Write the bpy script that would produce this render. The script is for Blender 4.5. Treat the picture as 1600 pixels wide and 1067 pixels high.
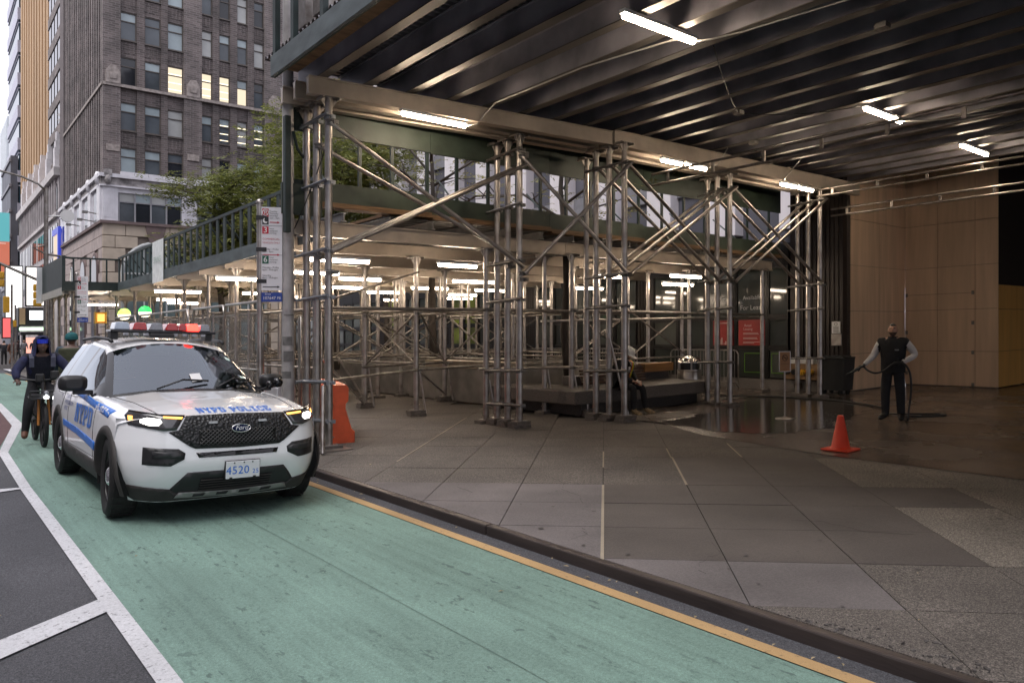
import bpy, bmesh, math, random
import numpy as np
from mathutils import Vector, Matrix, Euler, noise as mnoise
random.seed(7)
S = bpy.context.scene
for o in list(bpy.data.objects): bpy.data.objects.remove(o)
# ---------------- camera, world, sun, exposure ----------------
CAM_H = 1.70; YAW = 38.962
SLX, SLY = .010389, -.01217            # the ground rises into the plaza and falls away down the avenue
cd = bpy.data.cameras.new('camera'); cam = bpy.data.objects.new('camera', cd); S.collection.objects.link(cam)
cam.location = (0, 0, CAM_H); cam.rotation_euler = (math.radians(90), 0, math.radians(-YAW))
cd.sensor_width = 36; cd.lens = 36*1150/1600; cd.shift_y = -18.5/1600; cd.clip_start = .05; cd.clip_end = 3000
S.camera = cam
W = bpy.data.worlds.new('World'); S.world = W; W.use_nodes = True
nt = W.node_tree; bg = nt.nodes['Background']
sky = nt.nodes.new('ShaderNodeTexSky'); sky.sky_type = 'NISHITA'; sky.sun_disc = False
SUN_EL, SUN_AZ = math.radians(58), math.radians(262)
sky.sun_elevation = SUN_EL; sky.sun_rotation = SUN_AZ; sky.air_density = 1.0; sky.dust_density = 4.0; sky.ozone_density = 1.0
hs = nt.nodes.new('ShaderNodeHueSaturation'); hs.inputs['Saturation'].default_value = .45
nt.links.new(sky.outputs[0], hs.inputs['Color'])
ov = nt.nodes.new('ShaderNodeMix'); ov.data_type = 'RGBA'; ov.inputs[0].default_value = .65; ov.inputs[7].default_value = (5.5, 5.35, 6.0, 1)   # even overcast
nt.links.new(hs.outputs[0], ov.inputs[6]); nt.links.new(ov.outputs[2], bg.inputs[0])
bg.inputs[1].default_value = .15
sd = bpy.data.lights.new('sun', 'SUN'); sd.energy = 1.5; sd.angle = math.radians(45); sd.color = (1, .97, .95)
sun = bpy.data.objects.new('sun', sd); S.collection.objects.link(sun)
sun.rotation_euler = (math.radians(90)-SUN_EL, 0, math.pi-SUN_AZ)
S.view_settings.view_transform = 'Standard'; S.view_settings.look = 'None'
S.view_settings.exposure = .8; S.view_settings.gamma = 1; S.view_settings.use_curve_mapping = False
S.render.engine = 'CYCLES'; S.cycles.use_denoising = True
S.cycles.max_bounces = 8; S.cycles.diffuse_bounces = 4; S.cycles.glossy_bounces = 4; S.cycles.transparent_max_bounces = 12
S.cycles.sample_clamp_indirect = 6; S.cycles.caustics_reflective = False; S.cycles.caustics_refractive = False
TUBE = 33.0                            # glow of the lit tubes

# ---------------- materials ----------------
MATS = {}
def M(name, col, rough=.6, metal=0, var=.12, scale=6, bump=0, bscale=40, spec=.5, stretch=None, coat=0, emit=None, es=0, alpha=1, detail=5, rvar=0, col2=None):
    if name in MATS: return MATS[name]
    m = bpy.data.materials.new(name); m.use_nodes = True; n = m.node_tree.nodes; L = m.node_tree.links
    b = n['Principled BSDF']; MATS[name] = m
    b.inputs['Base Color'].default_value = (*col, 1); b.inputs['Roughness'].default_value = rough
    b.inputs['Metallic'].default_value = metal; b.inputs['Specular IOR Level'].default_value = spec
    if coat: b.inputs['Coat Weight'].default_value = coat; b.inputs['Coat Roughness'].default_value = .03
    if emit: b.inputs['Emission Color'].default_value = (*emit, 1); b.inputs['Emission Strength'].default_value = es
    if var or bump:
        tc = n.new('ShaderNodeTexCoord'); mp = n.new('ShaderNodeMapping'); L.new(tc.outputs['Object'], mp.inputs[0])
        if stretch: mp.inputs['Scale'].default_value = stretch
        nz = n.new('ShaderNodeTexNoise'); nz.inputs['Scale'].default_value = scale; nz.inputs['Detail'].default_value = detail
        L.new(mp.outputs[0], nz.inputs['Vector'])
        if var:
            r = n.new('ShaderNodeValToRGB'); r.color_ramp.elements[0].position = .3; r.color_ramp.elements[1].position = .7
            r.color_ramp.elements[0].color = (*(col2 or [c*(1-var) for c in col]), 1); r.color_ramp.elements[1].color = (*[min(1, c*(1+var)) for c in col], 1)
            L.new(nz.outputs[0], r.inputs[0]); L.new(r.outputs[0], b.inputs['Base Color'])
        if rvar:
            mr = n.new('ShaderNodeMapRange'); mr.inputs[1].default_value = .3; mr.inputs[2].default_value = .7
            mr.inputs[3].default_value = max(.02, rough-rvar); mr.inputs[4].default_value = min(1, rough+rvar)
            L.new(nz.outputs[0], mr.inputs[0]); L.new(mr.outputs[0], b.inputs['Roughness'])
        if bump:
            n2 = n.new('ShaderNodeTexNoise'); n2.inputs['Scale'].default_value = bscale; n2.inputs['Detail'].default_value = 4
            L.new(mp.outputs[0], n2.inputs['Vector'])
            bp = n.new('ShaderNodeBump'); bp.inputs['Strength'].default_value = bump; bp.inputs['Distance'].default_value = .02
            L.new(n2.outputs[0], bp.inputs['Height']); L.new(bp.outputs[0], b.inputs['Normal'])
    return m
def nodes(m): return m.node_tree.nodes, m.node_tree.links, m.node_tree.nodes['Principled BSDF']
def emat(name, col, s):
    if name in MATS: return MATS[name]
    return M(name, (.06, .06, .06), .4, var=0, emit=col, es=s)

def ground_mat(name, col, spot=None, spots=0, rough=.85, speck=.25, sscale=350, blot=.2, stretch=(1, 1, 1), spot_th=.62, spot_scale=9, worn=None, worn_th=.7, wet=0, streak=0, grain=0):
    """street surface: fine speckle, broad blotches, dark spots stretched along the wheel paths"""
    m = bpy.data.materials.new(name); m.use_nodes = True; n, L, b = nodes(m); MATS[name] = m
    g = n.new('ShaderNodeNewGeometry')
    def nz(sc, det=3, st=(1, 1, 1), rg=.5):
        mp = n.new('ShaderNodeMapping'); mp.inputs['Scale'].default_value = st; L.new(g.outputs['Position'], mp.inputs[0])
        t = n.new('ShaderNodeTexNoise'); t.inputs['Scale'].default_value = sc; t.inputs['Detail'].default_value = det; t.inputs['Roughness'].default_value = rg
        L.new(mp.outputs[0], t.inputs['Vector']); return t.outputs[0]
    def ramp(src, a, c, ca, cb):
        r = n.new('ShaderNodeValToRGB'); r.color_ramp.elements[0].position = a; r.color_ramp.elements[1].position = c
        r.color_ramp.elements[0].color = (*ca, 1); r.color_ramp.elements[1].color = (*cb, 1); L.new(src, r.inputs[0]); return r.outputs[0]
    def mul(a, c, fac=1, typ='MULTIPLY'):
        x = n.new('ShaderNodeMix'); x.data_type = 'RGBA'; x.blend_type = typ
        if isinstance(fac, (int, float)): x.inputs[0].default_value = fac
        else: L.new(fac, x.inputs[0])
        for s, v in ((6, a), (7, c)):
            if isinstance(v, tuple): x.inputs[s].default_value = (*v, 1)
            else: L.new(v, x.inputs[s])
        return x.outputs[2]
    c = ramp(nz(sscale, 2), .35, .65, tuple(q*(1-speck) for q in col), tuple(q*(1+speck) for q in col))
    c = mul(c, ramp(nz(.9, 5, stretch), .3, .7, (1-blot,)*3, (1+blot*.5,)*3))
    if grain: c = mul(c, ramp(nz(55, 3, (1, 1, 1), .75), .36, .64, (1-grain,)*3, (1+grain*.8,)*3))
    if streak: c = mul(c, ramp(nz(1, 6, (15, .16, 1), .62), .33, .55, (1-streak,)*3, (1.04,)*3))
    if spot:
        f = ramp(nz(spot_scale, 4, stretch, .6), spot_th, spot_th+.05, (0, 0, 0), (spots,)*3)
        f2 = ramp(nz(1.1, 3, (1.4*stretch[0], stretch[1], 1)), .42, .6, (.12,)*3, (1, 1, 1))
        f = mul(f, f2)
        c = mul(c, spot, f, 'MIX')
    if worn:
        f = ramp(nz(26, 6, (1, 1, 1), .7), worn_th-.08, worn_th, (0, 0, 0), (.9,)*3); c = mul(c, worn, f, 'MIX')
    L.new(c, b.inputs['Base Color']); b.inputs['Roughness'].default_value = rough
    if wet:
        mr = n.new('ShaderNodeMapRange'); mr.inputs[1].default_value = .35; mr.inputs[2].default_value = .62; mr.inputs[3].default_value = rough-wet; mr.inputs[4].default_value = rough
        L.new(nz(.8, 5), mr.inputs[0]); L.new(mr.outputs[0], b.inputs['Roughness'])
    bp = n.new('ShaderNodeBump'); bp.inputs['Strength'].default_value = .35; bp.inputs['Distance'].default_value = .006
    L.new(nz(220, 3), bp.inputs['Height']); L.new(bp.outputs[0], b.inputs['Normal'])
    return m

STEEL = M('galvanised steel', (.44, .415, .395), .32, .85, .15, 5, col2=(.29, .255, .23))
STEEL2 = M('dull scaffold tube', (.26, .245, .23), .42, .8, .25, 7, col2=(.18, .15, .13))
ALU = M('mill finish girder', (.44, .375, .31), .42, .35, .16, 3, bump=.08, bscale=12, rvar=.1)
ALUD = M('dark joist metal', (.23, .22, .25), .45, .25, .4, 1.6, bump=.08, bscale=6, rvar=.12)
FLANGE = M('joist flange metal', (.15, .135, .125), .45, .7, .4, 3, rvar=.12, stretch=(1, .35, 1))
DECK = M('corrugated deck steel', (.19, .18, .19), .4, .7, .3, 3)
GREEN = M('dark green shed paint', (.014, .027, .025), .5, 0, .35, 4, bump=.1, bscale=9, spec=.5)
GREENB = M('green plywood', (.027, .040, .029), .55, 0, .4, 2.5, bump=.1, bscale=15)
GREENF = M('weathered green board', (.085, .105, .11), .55, 0, .35, 5, stretch=(1, .4, 1), bump=.1)
WOODE = M('raw plank edge', (.15, .085, .04), .7, 0, .5, 8, stretch=(.4, 1, 8))
CLAMP = M('scaffold clamp', (.22, .21, .20), .5, .8, .3, 20)
BLUECL = M('galvanised clamp', (.27, .285, .31), .4, .8, .2, 20)
WOODB = M('grey sole board', (.13, .113, .10), .8, 0, .4, 9, stretch=(1, 6, 6), bump=.2)
BLACK = M('black plastic', (.015, .015, .016), .42, 0, .1, 10)
RUBBER = M('tyre rubber', (.012, .011, .011), .75, 0, .2, 20)
WHITEP = M('white paint', (.72, .72, .72), .45, 0, .05, 6)
TUBEM = emat('lit tube', (1, .80, .60), TUBE)
TUBEU = emat('bright lit tube', (1, .80, .59), TUBE*1.6)
GLASSD = M('dark window glass', (.012, .016, .018), .04, 0, .3, .6, spec=.7)

# ---------------- mesh helpers ----------------
WL = {}
def wl(o): return WL.get(o.name, Vector((0, 0, 0))) if o else Vector((0, 0, 0))
def tag(o, label=None, cat=None, group=None, kind=None):
    if label: o['label'] = label
    if cat: o['category'] = cat
    if group: o['group'] = group
    if kind: o['kind'] = kind
    return o
def thing(name, loc, label, cat, group=None):
    o = bpy.data.objects.new(name, None); o.empty_display_size = .2; S.collection.objects.link(o)
    o.location = loc; WL[o.name] = Vector(loc); return tag(o, label, cat, group)
class MB:
    def __init__(s): s.v = []; s.f = []; s.sm = []
    def add(s, vs, fs, smooth=False):
        k = len(s.v); s.v += [tuple(p) for p in vs]
        for f in fs: s.f.append(tuple(i+k for i in f)); s.sm.append(smooth)
        return s
    def box(s, x0, y0, z0, x1, y1, z1):
        v = [(x0,y0,z0),(x1,y0,z0),(x1,y1,z0),(x0,y1,z0),(x0,y0,z1),(x1,y0,z1),(x1,y1,z1),(x0,y1,z1)]
        return s.add(v, [(0,3,2,1),(4,5,6,7),(0,1,5,4),(1,2,6,5),(2,3,7,6),(3,0,4,7)])
    def cbox(s, c, d): return s.box(c[0]-d[0]/2, c[1]-d[1]/2, c[2]-d[2]/2, c[0]+d[0]/2, c[1]+d[1]/2, c[2]+d[2]/2)
    def obox(s, c, ax, ay, az, d):
        """box with its own axes"""
        c = Vector(c); ax, ay, az = Vector(ax)*d[0]/2, Vector(ay)*d[1]/2, Vector(az)*d[2]/2
        v = [c+ax*i+ay*j+az*k for k in (-1, 1) for j in (-1, 1) for i in (-1, 1)]
        return s.add(v, [(0,2,3,1),(4,5,7,6),(0,1,5,4),(1,3,7,5),(3,2,6,7),(2,0,4,6)])
    def tube(s, p, q, r, n=10, r2=None, caps=True):
        p, q = Vector(p), Vector(q); d = (q-p).normalized(); a = d.orthogonal().normalized(); b = d.cross(a); r2 = r if r2 is None else r2
        v = []
        for i in range(n):
            t = 2*math.pi*i/n; e = a*math.cos(t)+b*math.sin(t); v.append(p+e*r); v.append(q+e*r2)
        s.add(v, [(2*i, 2*((i+1) % n), 2*((i+1) % n)+1, 2*i+1) for i in range(n)], True)
        if caps:
            k = len(v); s.add([v[2*i] for i in range(n)][::-1], [tuple(range(n))]); s.add([v[2*i+1] for i in range(n)], [tuple(range(n))])
        return s
    def path(s, pts, r, n=8, closed=False):
        P = [Vector(p) for p in pts]; v = []; N = len(P); a = None
        for i in range(N):
            d = (P[(i+1) % N]-P[i-1]) if closed else (P[min(i+1, N-1)]-P[max(i-1, 0)]); d.normalize()
            if a is None: a = d.orthogonal().normalized()
            a = (a-d*a.dot(d)).normalized(); b = d.cross(a); rr = r[i] if isinstance(r, (list, tuple)) else r
            v += [P[i]+(a*math.cos(2*math.pi*j/n)+b*math.sin(2*math.pi*j/n))*rr for j in range(n)]
        R = N if closed else N-1
        f = [(i*n+j, i*n+(j+1) % n, ((i+1) % N)*n+(j+1) % n, ((i+1) % N)*n+j) for i in range(R) for j in range(n)]
        if not closed: f += [tuple(range(n))[::-1], tuple((N-1)*n+j for j in range(n))]
        return s.add(v, f, True)
    def prism(s, poly, a, b, axis='z'):
        """poly of 2D points pushed from a to b along the axis"""
        n = len(poly)
        mk = {'z': lambda p, t: (p[0], p[1], t), 'y': lambda p, t: (p[0], t, p[1]), 'x': lambda p, t: (t, p[0], p[1])}[axis]
        v = [mk(p, a) for p in poly]+[mk(p, b) for p in poly]
        return s.add(v, [tuple(range(n))[::-1], tuple(range(n, 2*n))]+[(i, (i+1) % n, n+(i+1) % n, n+i) for i in range(n)])
    def lathe(s, c, prof, n=16, smooth=True):
        c = Vector(c); v = []; k = len(prof)
        for i in range(n):
            t = 2*math.pi*i/n
            v += [c+Vector((r*math.cos(t), r*math.sin(t), z)) for r, z in prof]
        f = [(i*k+j, ((i+1) % n)*k+j, ((i+1) % n)*k+j+1, i*k+j+1) for i in range(n) for j in range(k-1)]
        return s.add(v, f, smooth)
    def grid(s, rows, smooth=True):
        m = len(rows[0]); v = [p for r in rows for p in r]
        return s.add(v, [(i*m+j, i*m+j+1, (i+1)*m+j+1, (i+1)*m+j) for i in range(len(rows)-1) for j in range(m-1)], smooth)
    def quad(s, a, b, c, d): return s.add([a, b, c, d], [(0, 1, 2, 3)])
    def build(s, name, mat, parent=None, loc=None, bevel=0, fix=True):
        """world coordinates in; the object's origin is its parent's, or loc"""
        org = Vector(loc) if loc is not None else (wl(parent) if parent else Vector((0, 0, 0)))
        me = bpy.data.meshes.new(name); me.from_pydata([(p[0]-org.x, p[1]-org.y, p[2]-org.z) for p in s.v], [], s.f)
        me.polygons.foreach_set('use_smooth', s.sm)
        if fix:
            bm = bmesh.new(); bm.from_mesh(me); bmesh.ops.recalc_face_normals(bm, faces=bm.faces); bm.to_mesh(me); bm.free()
        for m in (mat if isinstance(mat, (list, tuple)) else [mat]): me.materials.append(m)
        o = bpy.data.objects.new(name, me); S.collection.objects.link(o); WL[o.name] = org
        if parent: o.parent = parent; o.location = org-wl(parent)
        else: o.location = org
        if bevel:
            md = o.modifiers.new('edge', 'BEVEL'); md.width = bevel; md.segments = 2; md.limit_method = 'ANGLE'; md.angle_limit = .6
        return o
def copy_at(o, loc, parent=None, rz=None, name=None):
    """a copy of an object with copies of its children"""
    c = o.copy(); S.collection.objects.link(c)
    if parent: c.parent = parent
    if loc is not None: c.location = loc
    if rz is not None: c.rotation_euler.z = rz
    for ch in o.children: copy_at(ch, None, c)
    return c
def dup(o, loc, label=None, rz=None):
    c = copy_at(o, loc, None, rz); WL[c.name] = Vector(loc)
    if label: c['label'] = label
    return c
def text_polys(body, size=1, shear=0, align='CENTER', space=1):
    cu = bpy.data.curves.new('t', 'FONT'); cu.body = body; cu.size = size; cu.shear = shear; cu.align_x = align; cu.align_y = 'CENTER'
    cu.space_character = space; cu.resolution_u = 3
    o = bpy.data.objects.new('t', cu); S.collection.objects.link(o)
    dg = bpy.context.evaluated_depsgraph_get(); me = bpy.data.meshes.new_from_object(o.evaluated_get(dg))
    v = [tuple(p.co) for p in me.vertices]; f = [tuple(p.vertices) for p in me.polygons]
    bpy.data.objects.remove(o); bpy.data.curves.remove(cu); bpy.data.meshes.remove(me)
    return v, f
def text_on(mb, body, c, right, up, size, off=.002, **k):
    """flat print: letters laid on a plane through c"""
    v, f = text_polys(body, size, **k); c, right, up = Vector(c), Vector(right).normalized(), Vector(up).normalized(); nrm = right.cross(up)
    mb.add([c+right*p[0]+up*p[1]+nrm*off for p in v], f); return mb
SLAB_LET = dict(
 N=[(0,0,.34,.16),(.05,.16,.27,.84),(0,.84,.34,1),(.62,.84,1,1),(.7,.16,.92,.84),('q',.10,1,.34,1,.92,0,.66,0)],
 Y=[(.28,0,.72,.16),(.39,.16,.61,.5),(0,.84,.4,1),(.6,.84,1,1),('q',.06,.84,.32,.84,.61,.45,.39,.45),('q',.68,.84,.94,.84,.61,.46,.39,.46)],
 P=[(0,0,.5,.16),(.12,.16,.36,.84),(0,.84,.75,1),(.36,.38,.75,.54),(.72,.5,.96,.9)],
 D=[(0,0,.72,.16),(.12,.16,.36,.84),(0,.84,.72,1),(.7,.1,.95,.9)],
 O=[(.05,.12,.3,.88),(.2,0,.8,.17),(.2,.83,.8,1),(.7,.12,.95,.88)],
 L=[(0,0,.95,.16),(.12,.16,.36,.84),(0,.84,.5,1),(.75,.16,.95,.38)],
 I=[(.1,0,.9,.16),(.37,.16,.63,.84),(.1,.84,.9,1)],
 C=[(.05,.12,.3,.88),(.2,0,.85,.17),(.2,.83,.85,1),(.72,.62,.94,.9),(.72,.1,.94,.34)],
 E=[(0,0,.95,.16),(.12,.16,.36,.84),(0,.84,.95,1),(.36,.42,.66,.58),(.75,.16,.95,.36),(.75,.64,.95,.84)])
def slab_text(body, w, h, gap=.12, nx=3):
    """slab-serif lettering as strips; returns quads in a w by h box centred on 0"""
    n = sum(.55 if c == ' ' else 1 for c in body)+gap*(len(body)-1); cw = w/n; x = -w/2; out = []
    for c in body:
        if c == ' ': x += cw*(.55+gap); continue
        for k, q in enumerate(SLAB_LET[c]):
            p = [(q[1],q[2]),(q[3],q[4]),(q[5],q[6]),(q[7],q[8])] if q[0] == 'q' else [(q[0],q[1]),(q[2],q[1]),(q[2],q[3]),(q[0],q[3])]
            out.append(([(x+a*cw, (b-.5)*h) for a, b in p], k*.0004))
        x += cw*(1+gap)
    return out
# ---------------- the street and the plaza floor ----------------
ASPH = ground_mat('asphalt', (.072, .072, .080), speck=.5, sscale=150, blot=.28, grain=.35)
LANE = ground_mat('green lane paint', (.18, .285, .24), spot=(.06, .095, .085), spots=.7, speck=.2, sscale=200, blot=.22, stretch=(2.0, .8, 1), spot_th=.585, spot_scale=11, streak=.13, grain=.18, worn=(.075, .15, .12), worn_th=.76)
LINE = ground_mat('worn white line', (.60, .60, .62), speck=.1, blot=.15, worn=(.20, .20, .21), worn_th=.645, grain=.12)
YLINE = ground_mat('worn yellow line', (.46, .30, .14), speck=.2, blot=.25, worn=(.14, .11, .08), worn_th=.68)
KERB = M('brown steel kerb', (.048, .037, .034), .45, .2, .35, 5, bump=.2, bscale=30, stretch=(1, .2, 1))
SMOOTH = ground_mat('smooth flagstone', (.148, .131, .129), spot=(.06, .05, .05), spots=.6, speck=.2, sscale=300, blot=.34, grain=.16, spot_th=.68, spot_scale=5)
SMOOTHW = ground_mat('smooth brown flagstone', (.092, .078, .071), spot=(.05, .04, .04), spots=.6, speck=.2, sscale=300, blot=.32, grain=.15, spot_th=.69, spot_scale=5, rough=.75)
AGG = ground_mat('speckled flagstone', (.122, .106, .094), speck=.6, sscale=130, blot=.3, grain=.5, spot=(.06, .05, .05), spots=.5, spot_th=.7, spot_scale=5)
AGGL = ground_mat('pale speckled flagstone', (.20, .175, .148), speck=.55, sscale=140, blot=.28, grain=.55, spot=(.07, .06, .06), spots=.5, spot_th=.7, spot_scale=5)
BED = ground_mat('mortar bed', (.04, .034, .031), speck=.3, sscale=200)
JOINT = ground_mat('pale joint filler', (.34, .29, .22), speck=.2, blot=.3)
FLOOR = ground_mat('wet plaza floor', (.115, .092, .077), rough=.32, speck=.15, sscale=300, blot=.35, wet=.20)
PUD = ground_mat('standing water', (.055, .046, .040), rough=.09, speck=.05, blot=.3)
PUD.node_tree.nodes['Bump'].inputs['Strength'].default_value = .06
def rz(x): return -.03*max(0, x-1.4)
def strip(name, x0, x1, y0, y1, z, mat, ny=1):
    m = MB(); xs = sorted({x0, x1} | ({1.4} if x0 < 1.4 < x1 else set()))
    ys = [y0+(y1-y0)*i/ny for i in range(ny+1)]
    m.grid([[(x, y, rz(x)+z) for x in xs] for y in ys], False)
    return tag(m.build(name, mat), kind='structure')
strip('ground', -300, 3.90, -60, 1200, -.008, ASPH)
tag(MB().grid([[(3.90, y, -.15) for y in (-60, 1200)], [(400, y, -.15) for y in (-60, 1200)]], False).build('earth', BED), kind='structure')
strip('bike_lane', 1.01, 3.585, -20, 47, -.002, LANE)
strip('lane_line', .915, 1.02, -20, 10.1, .004, LINE)
strip('yellow_line', 3.585, 3.695, -20, 47, .004, YLINE)
m = MB()
for p in ([(.30,5.02),(.92,5.42),(.915,5.14),(.28,4.72)], [(.72,10.19),(.94,10.12),(.94,10.03),(.70,9.98)], [(-.8,.2),(.915,1.5),(.915,1.2),(-.8,-.1)]):
    m.add([(x, y, .003) for x, y in p], [(0, 1, 2, 3)])
tag(m.build('hatch_line', LINE), kind='structure')
m = MB()   # the hatched island narrows to a point up the street
for p in ([(.915,10.1),(1.02,10.1),(1.07,13.4),(.95,13.4)], [(.95,13.4),(1.07,13.4),(1.66,17.7),(1.46,17.5)], [(1.46,17.5),(1.66,17.7),(1.76,24),(1.60,24)], [(.3,13.2),(1.0,14.4),(.97,14.75),(.3,13.8)]):
    m.add([(x, y, .006+rz(x)) for x, y in p], [(0, 1, 2, 3)])
tag(m.build('island_line', LINE), kind='structure')
tag(MB().add([(x, y, .002+rz(x)) for x, y in [(.2,13.6),(1.0,14.0),(1.47,17.5),(1.62,24),(.2,24)]], [(0,1,2,3,4)]).build('painted_island', M('dull red paint', (.10, .05, .05), .85)), kind='structure')
for k in range(8):
    x = 1.6+.95*k if k else 2.6
    pass
m = MB()
for k in range(9):
    x = -4+1.15*k
    z0 = .003
    m.add([(x, 50, z0+rz(x)), (x+.55, 50, z0+rz(x+.55)), (x+.55, 54, z0+rz(x+.55)), (x, 54, z0+rz(x))], [(0, 1, 2, 3)])
tag(m.build('crosswalk', LINE), kind='structure')
# kerb in steel faced lengths
kerb = tag(bpy.data.objects.new('kerb', None), kind='structure'); S.collection.objects.link(kerb)
y = 5.17-3.05*6
while y < 46:
    MB().box(3.885, y+.006, -.25, 3.965, y+6.094, .006).build('kerb_segment', KERB, kerb, bevel=.012); y += 6.1
# paving laid at 45 degrees to the kerb
pave = tag(bpy.data.objects.new('plaza_paving', None), kind='structure'); S.collection.objects.link(pave)
tag(MB().box(3.975, -30, -.14, 60, 46, -.025).build('paving_bed', BED), kind='structure')
PA, PB = (.6927, -.7212), (.7212, .6927); DS, DT, T0 = .905, .887, 4.66
ARC = [(9.7,-12),(9.45,-3),(9.38,1),(9.36,3.2),(9.34,5.0),(9.75,7.2),(10.6,9.0),(11.4,9.9),(12.6,10.35)]
def in_floor(x, y):
    if x > 12.6: return y < 10.5
    return x > np.interp(y, [a[1] for a in ARC], [a[0] for a in ARC])+.02 and y < 10.3
def clip(poly, a, b, c):
    """keep a*x+b*y >= c"""
    out = []
    for i, p in enumerate(poly):
        q = poly[(i+1) % len(poly)]; dp, dq = a*p[0]+b*p[1]-c, a*q[0]+b*q[1]-c
        if dp >= 0: out.append(p)
        if dp*dq < 0: t = dp/(dp-dq); out.append((p[0]+(q[0]-p[0])*t, p[1]+(q[1]-p[1])*t))
    return out
SM = {(1,4),(2,4),(1,5),(2,5),(0,3),(1,3),(2,3),(3,3),(0,1),(1,1),(2,1),(0,2),(1,2),(2,2),(0,0),(1,0),(-1,3),(-1,2),(-1,1),(-1,0)}
rest = MB()
for i in range(-14, 8):
    for j in range(-10, 16):
        s0, s1, t0, t1 = i*DS-.02, (i+1)*DS-.02, T0+j*DT, T0+(j+1)*DT; g = .0042
        poly = [(s*PA[0]+t*PB[0], s*PA[1]+t*PB[1]) for s, t in ((s0+g,t0+g),(s1-g,t0+g),(s1-g,t1-g),(s0+g,t1-g))]
        poly = clip(poly, 1, 0, 3.98)
        if len(poly) < 3: continue
        cx, cy = sum(p[0] for p in poly)/len(poly), sum(p[1] for p in poly)/len(poly)
        if all(in_floor(*p) for p in poly) or cy > 15.5 or cy < -6: continue
        if cx > 10.3 and cy > 10.6: continue
        z = random.uniform(-.0025, .0015)
        if (i, j) in SM: mt = SMOOTHW if (i >= 0 and j >= 1) else SMOOTH
        elif i >= 1 and j < 6: mt = AGGL if j >= 1 else AGG
        elif i < 0 and j <= 3: mt = SMOOTH
        else: mt = AGG
        vis = cx*.6288+cy*.7776 > 2.5 and abs((cx*.7776-cy*.6288)/max(.1, cx*.6288+cy*.7776)) < .8
        mm = MB().prism(poly, -.03, z)
        if vis: mm.build('slab', mt, pave)
        else: rest.prism(poly, -.03, z)
tag(rest.build('slab', AGG, pave), kind='stuff')
m = MB()
for s, ta, tb, w in ((-.02, 5.5, 8.15, .013), (.885, 8.2, 9.98, .013), (-.02, 9.2, 10.4, .010), (.87, 9.9, 10.7, .010), (1.79, 10.0, 11.2, .010), (-2.74, 9.5, 14.5, .009)):
    pts = [(s-w, ta), (s+w, ta), (s+w, tb), (s-w, tb)]
    m.add([(a*PA[0]+b*PB[0], a*PA[1]+b*PB[1], .0045) for a, b in pts], [(0, 1, 2, 3)])
tag(m.build('joint_filler', JOINT), kind='structure')
tag(MB().grid([[(3.98, y, -.006) for y in (15.2, 46)], [(40, y, -.006) for y in (15.2, 46)]], False).build('pavement', AGG), kind='structure')
m = MB(); poly = ARC+[(18.3, 10.5), (40, 10.5), (40, -12)]
m.add([(x, y, .006) for x, y in poly], [tuple(range(len(poly)))])
tag(m.build('plaza_floor', FLOOR), kind='structure')
m = MB().add([(x, y, -.004) for x, y in [(10.3, 9.9), (18.6, 10.0), (18.6, 46), (10.3, 46)]], [(0, 1, 2, 3)])
tag(m.build('inner_pavement', FLOOR), kind='structure')
# puddle on the hosed floor, an uneven edge
m = MB(); pts = []
base = [(10.55,8.7),(10.25,7.6),(10.4,6.75),(11.0,6.3),(12.1,6.25),(13.0,6.6),(14.2,6.9),(15.8,7.3),(17.2,8.2),(17.4,9.8),(15.8,10.2),(14.6,9.9),(13.2,9.2),(11.7,8.9)]
for i in range(len(base)):
    p, q = Vector(base[i]), Vector(base[(i+1) % len(base)])
    for k in range(6):
        c = p.lerp(q, k/6); w = mnoise.noise((c.x*1.7, c.y*1.7, 3))*.28; pts.append((c.x+w, c.y-w, .0095))
m.add(pts, [tuple(range(len(pts)))]); tag(m.build('puddle', PUD), kind='structure')
m = MB(); pts = [(10.1+.9*t+.10*math.sin(9*t), 9.35-1.3*t+.1*math.cos(7*t), .0085) for t in np.linspace(0, 1, 14)]
pts += [(p[0]+.05+.12*abs(math.sin(5*i)), p[1]+.06, p[2]) for i, p in enumerate(pts)][::-1]
m.add(pts, [tuple(range(len(pts)))]); tag(m.build('water_trickle', PUD), kind='structure')
# small litter and gum on the pavement and the street
m = MB()
for k in range(110):
    x, y = random.uniform(4.1, 9), random.uniform(1.2, 9); r = random.uniform(.012, .03); e = random.uniform(.5, 1)
    m.add([(x+r*math.cos(t*.785), y+r*e*math.sin(t*.785), .0065) for t in range(8)], [tuple(range(8))])
tag(m.build('gum_spots', M('old gum', (.085, .075, .072), .9)), kind='stuff')
m = MB()
for k in range(34):
    x, y = random.choice([random.uniform(3.7, 3.87), random.uniform(3.7, 3.87), random.uniform(.2, 6)]), random.uniform(1.3, 9); a = random.uniform(0, 6.28); r = random.uniform(.012, .028)
    z = rz(x)+.006 if x < 3.88 else .008
    m.add([(x+r*math.cos(a), y+r*math.sin(a), z), (x-.4*r*math.sin(a), y+.4*r*math.cos(a), z+.008), (x-r*math.cos(a), y-r*math.sin(a), z+.001), (x+.4*r*math.sin(a), y-.4*r*math.cos(a), z+.004)], [(0, 1, 2, 3)])
tag(m.build('fallen_leaves', M('dry leaf', (.34, .27, .16), .8, var=.4, scale=3)), kind='stuff')
m = MB()
for k in range(70):   # broken paving along the kerb
    y = random.uniform(1.15, 2.35); x = random.uniform(3.985, 4.03+.28*max(0, 1-abs(y-1.7)/.55)); r = random.uniform(.004, .012)
    m.obox((x, y, .004), Euler((random.random(), random.random(), random.random()*6)).to_matrix().col[0], Euler((0, 0, random.random()*6)).to_matrix().col[1], (0, 0, 1), (2*r, r*1.4, r))
tag(m.build('broken_stone', M('broken mortar', (.10, .09, .085), .9, var=.5, scale=30)), kind='stuff')

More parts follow.
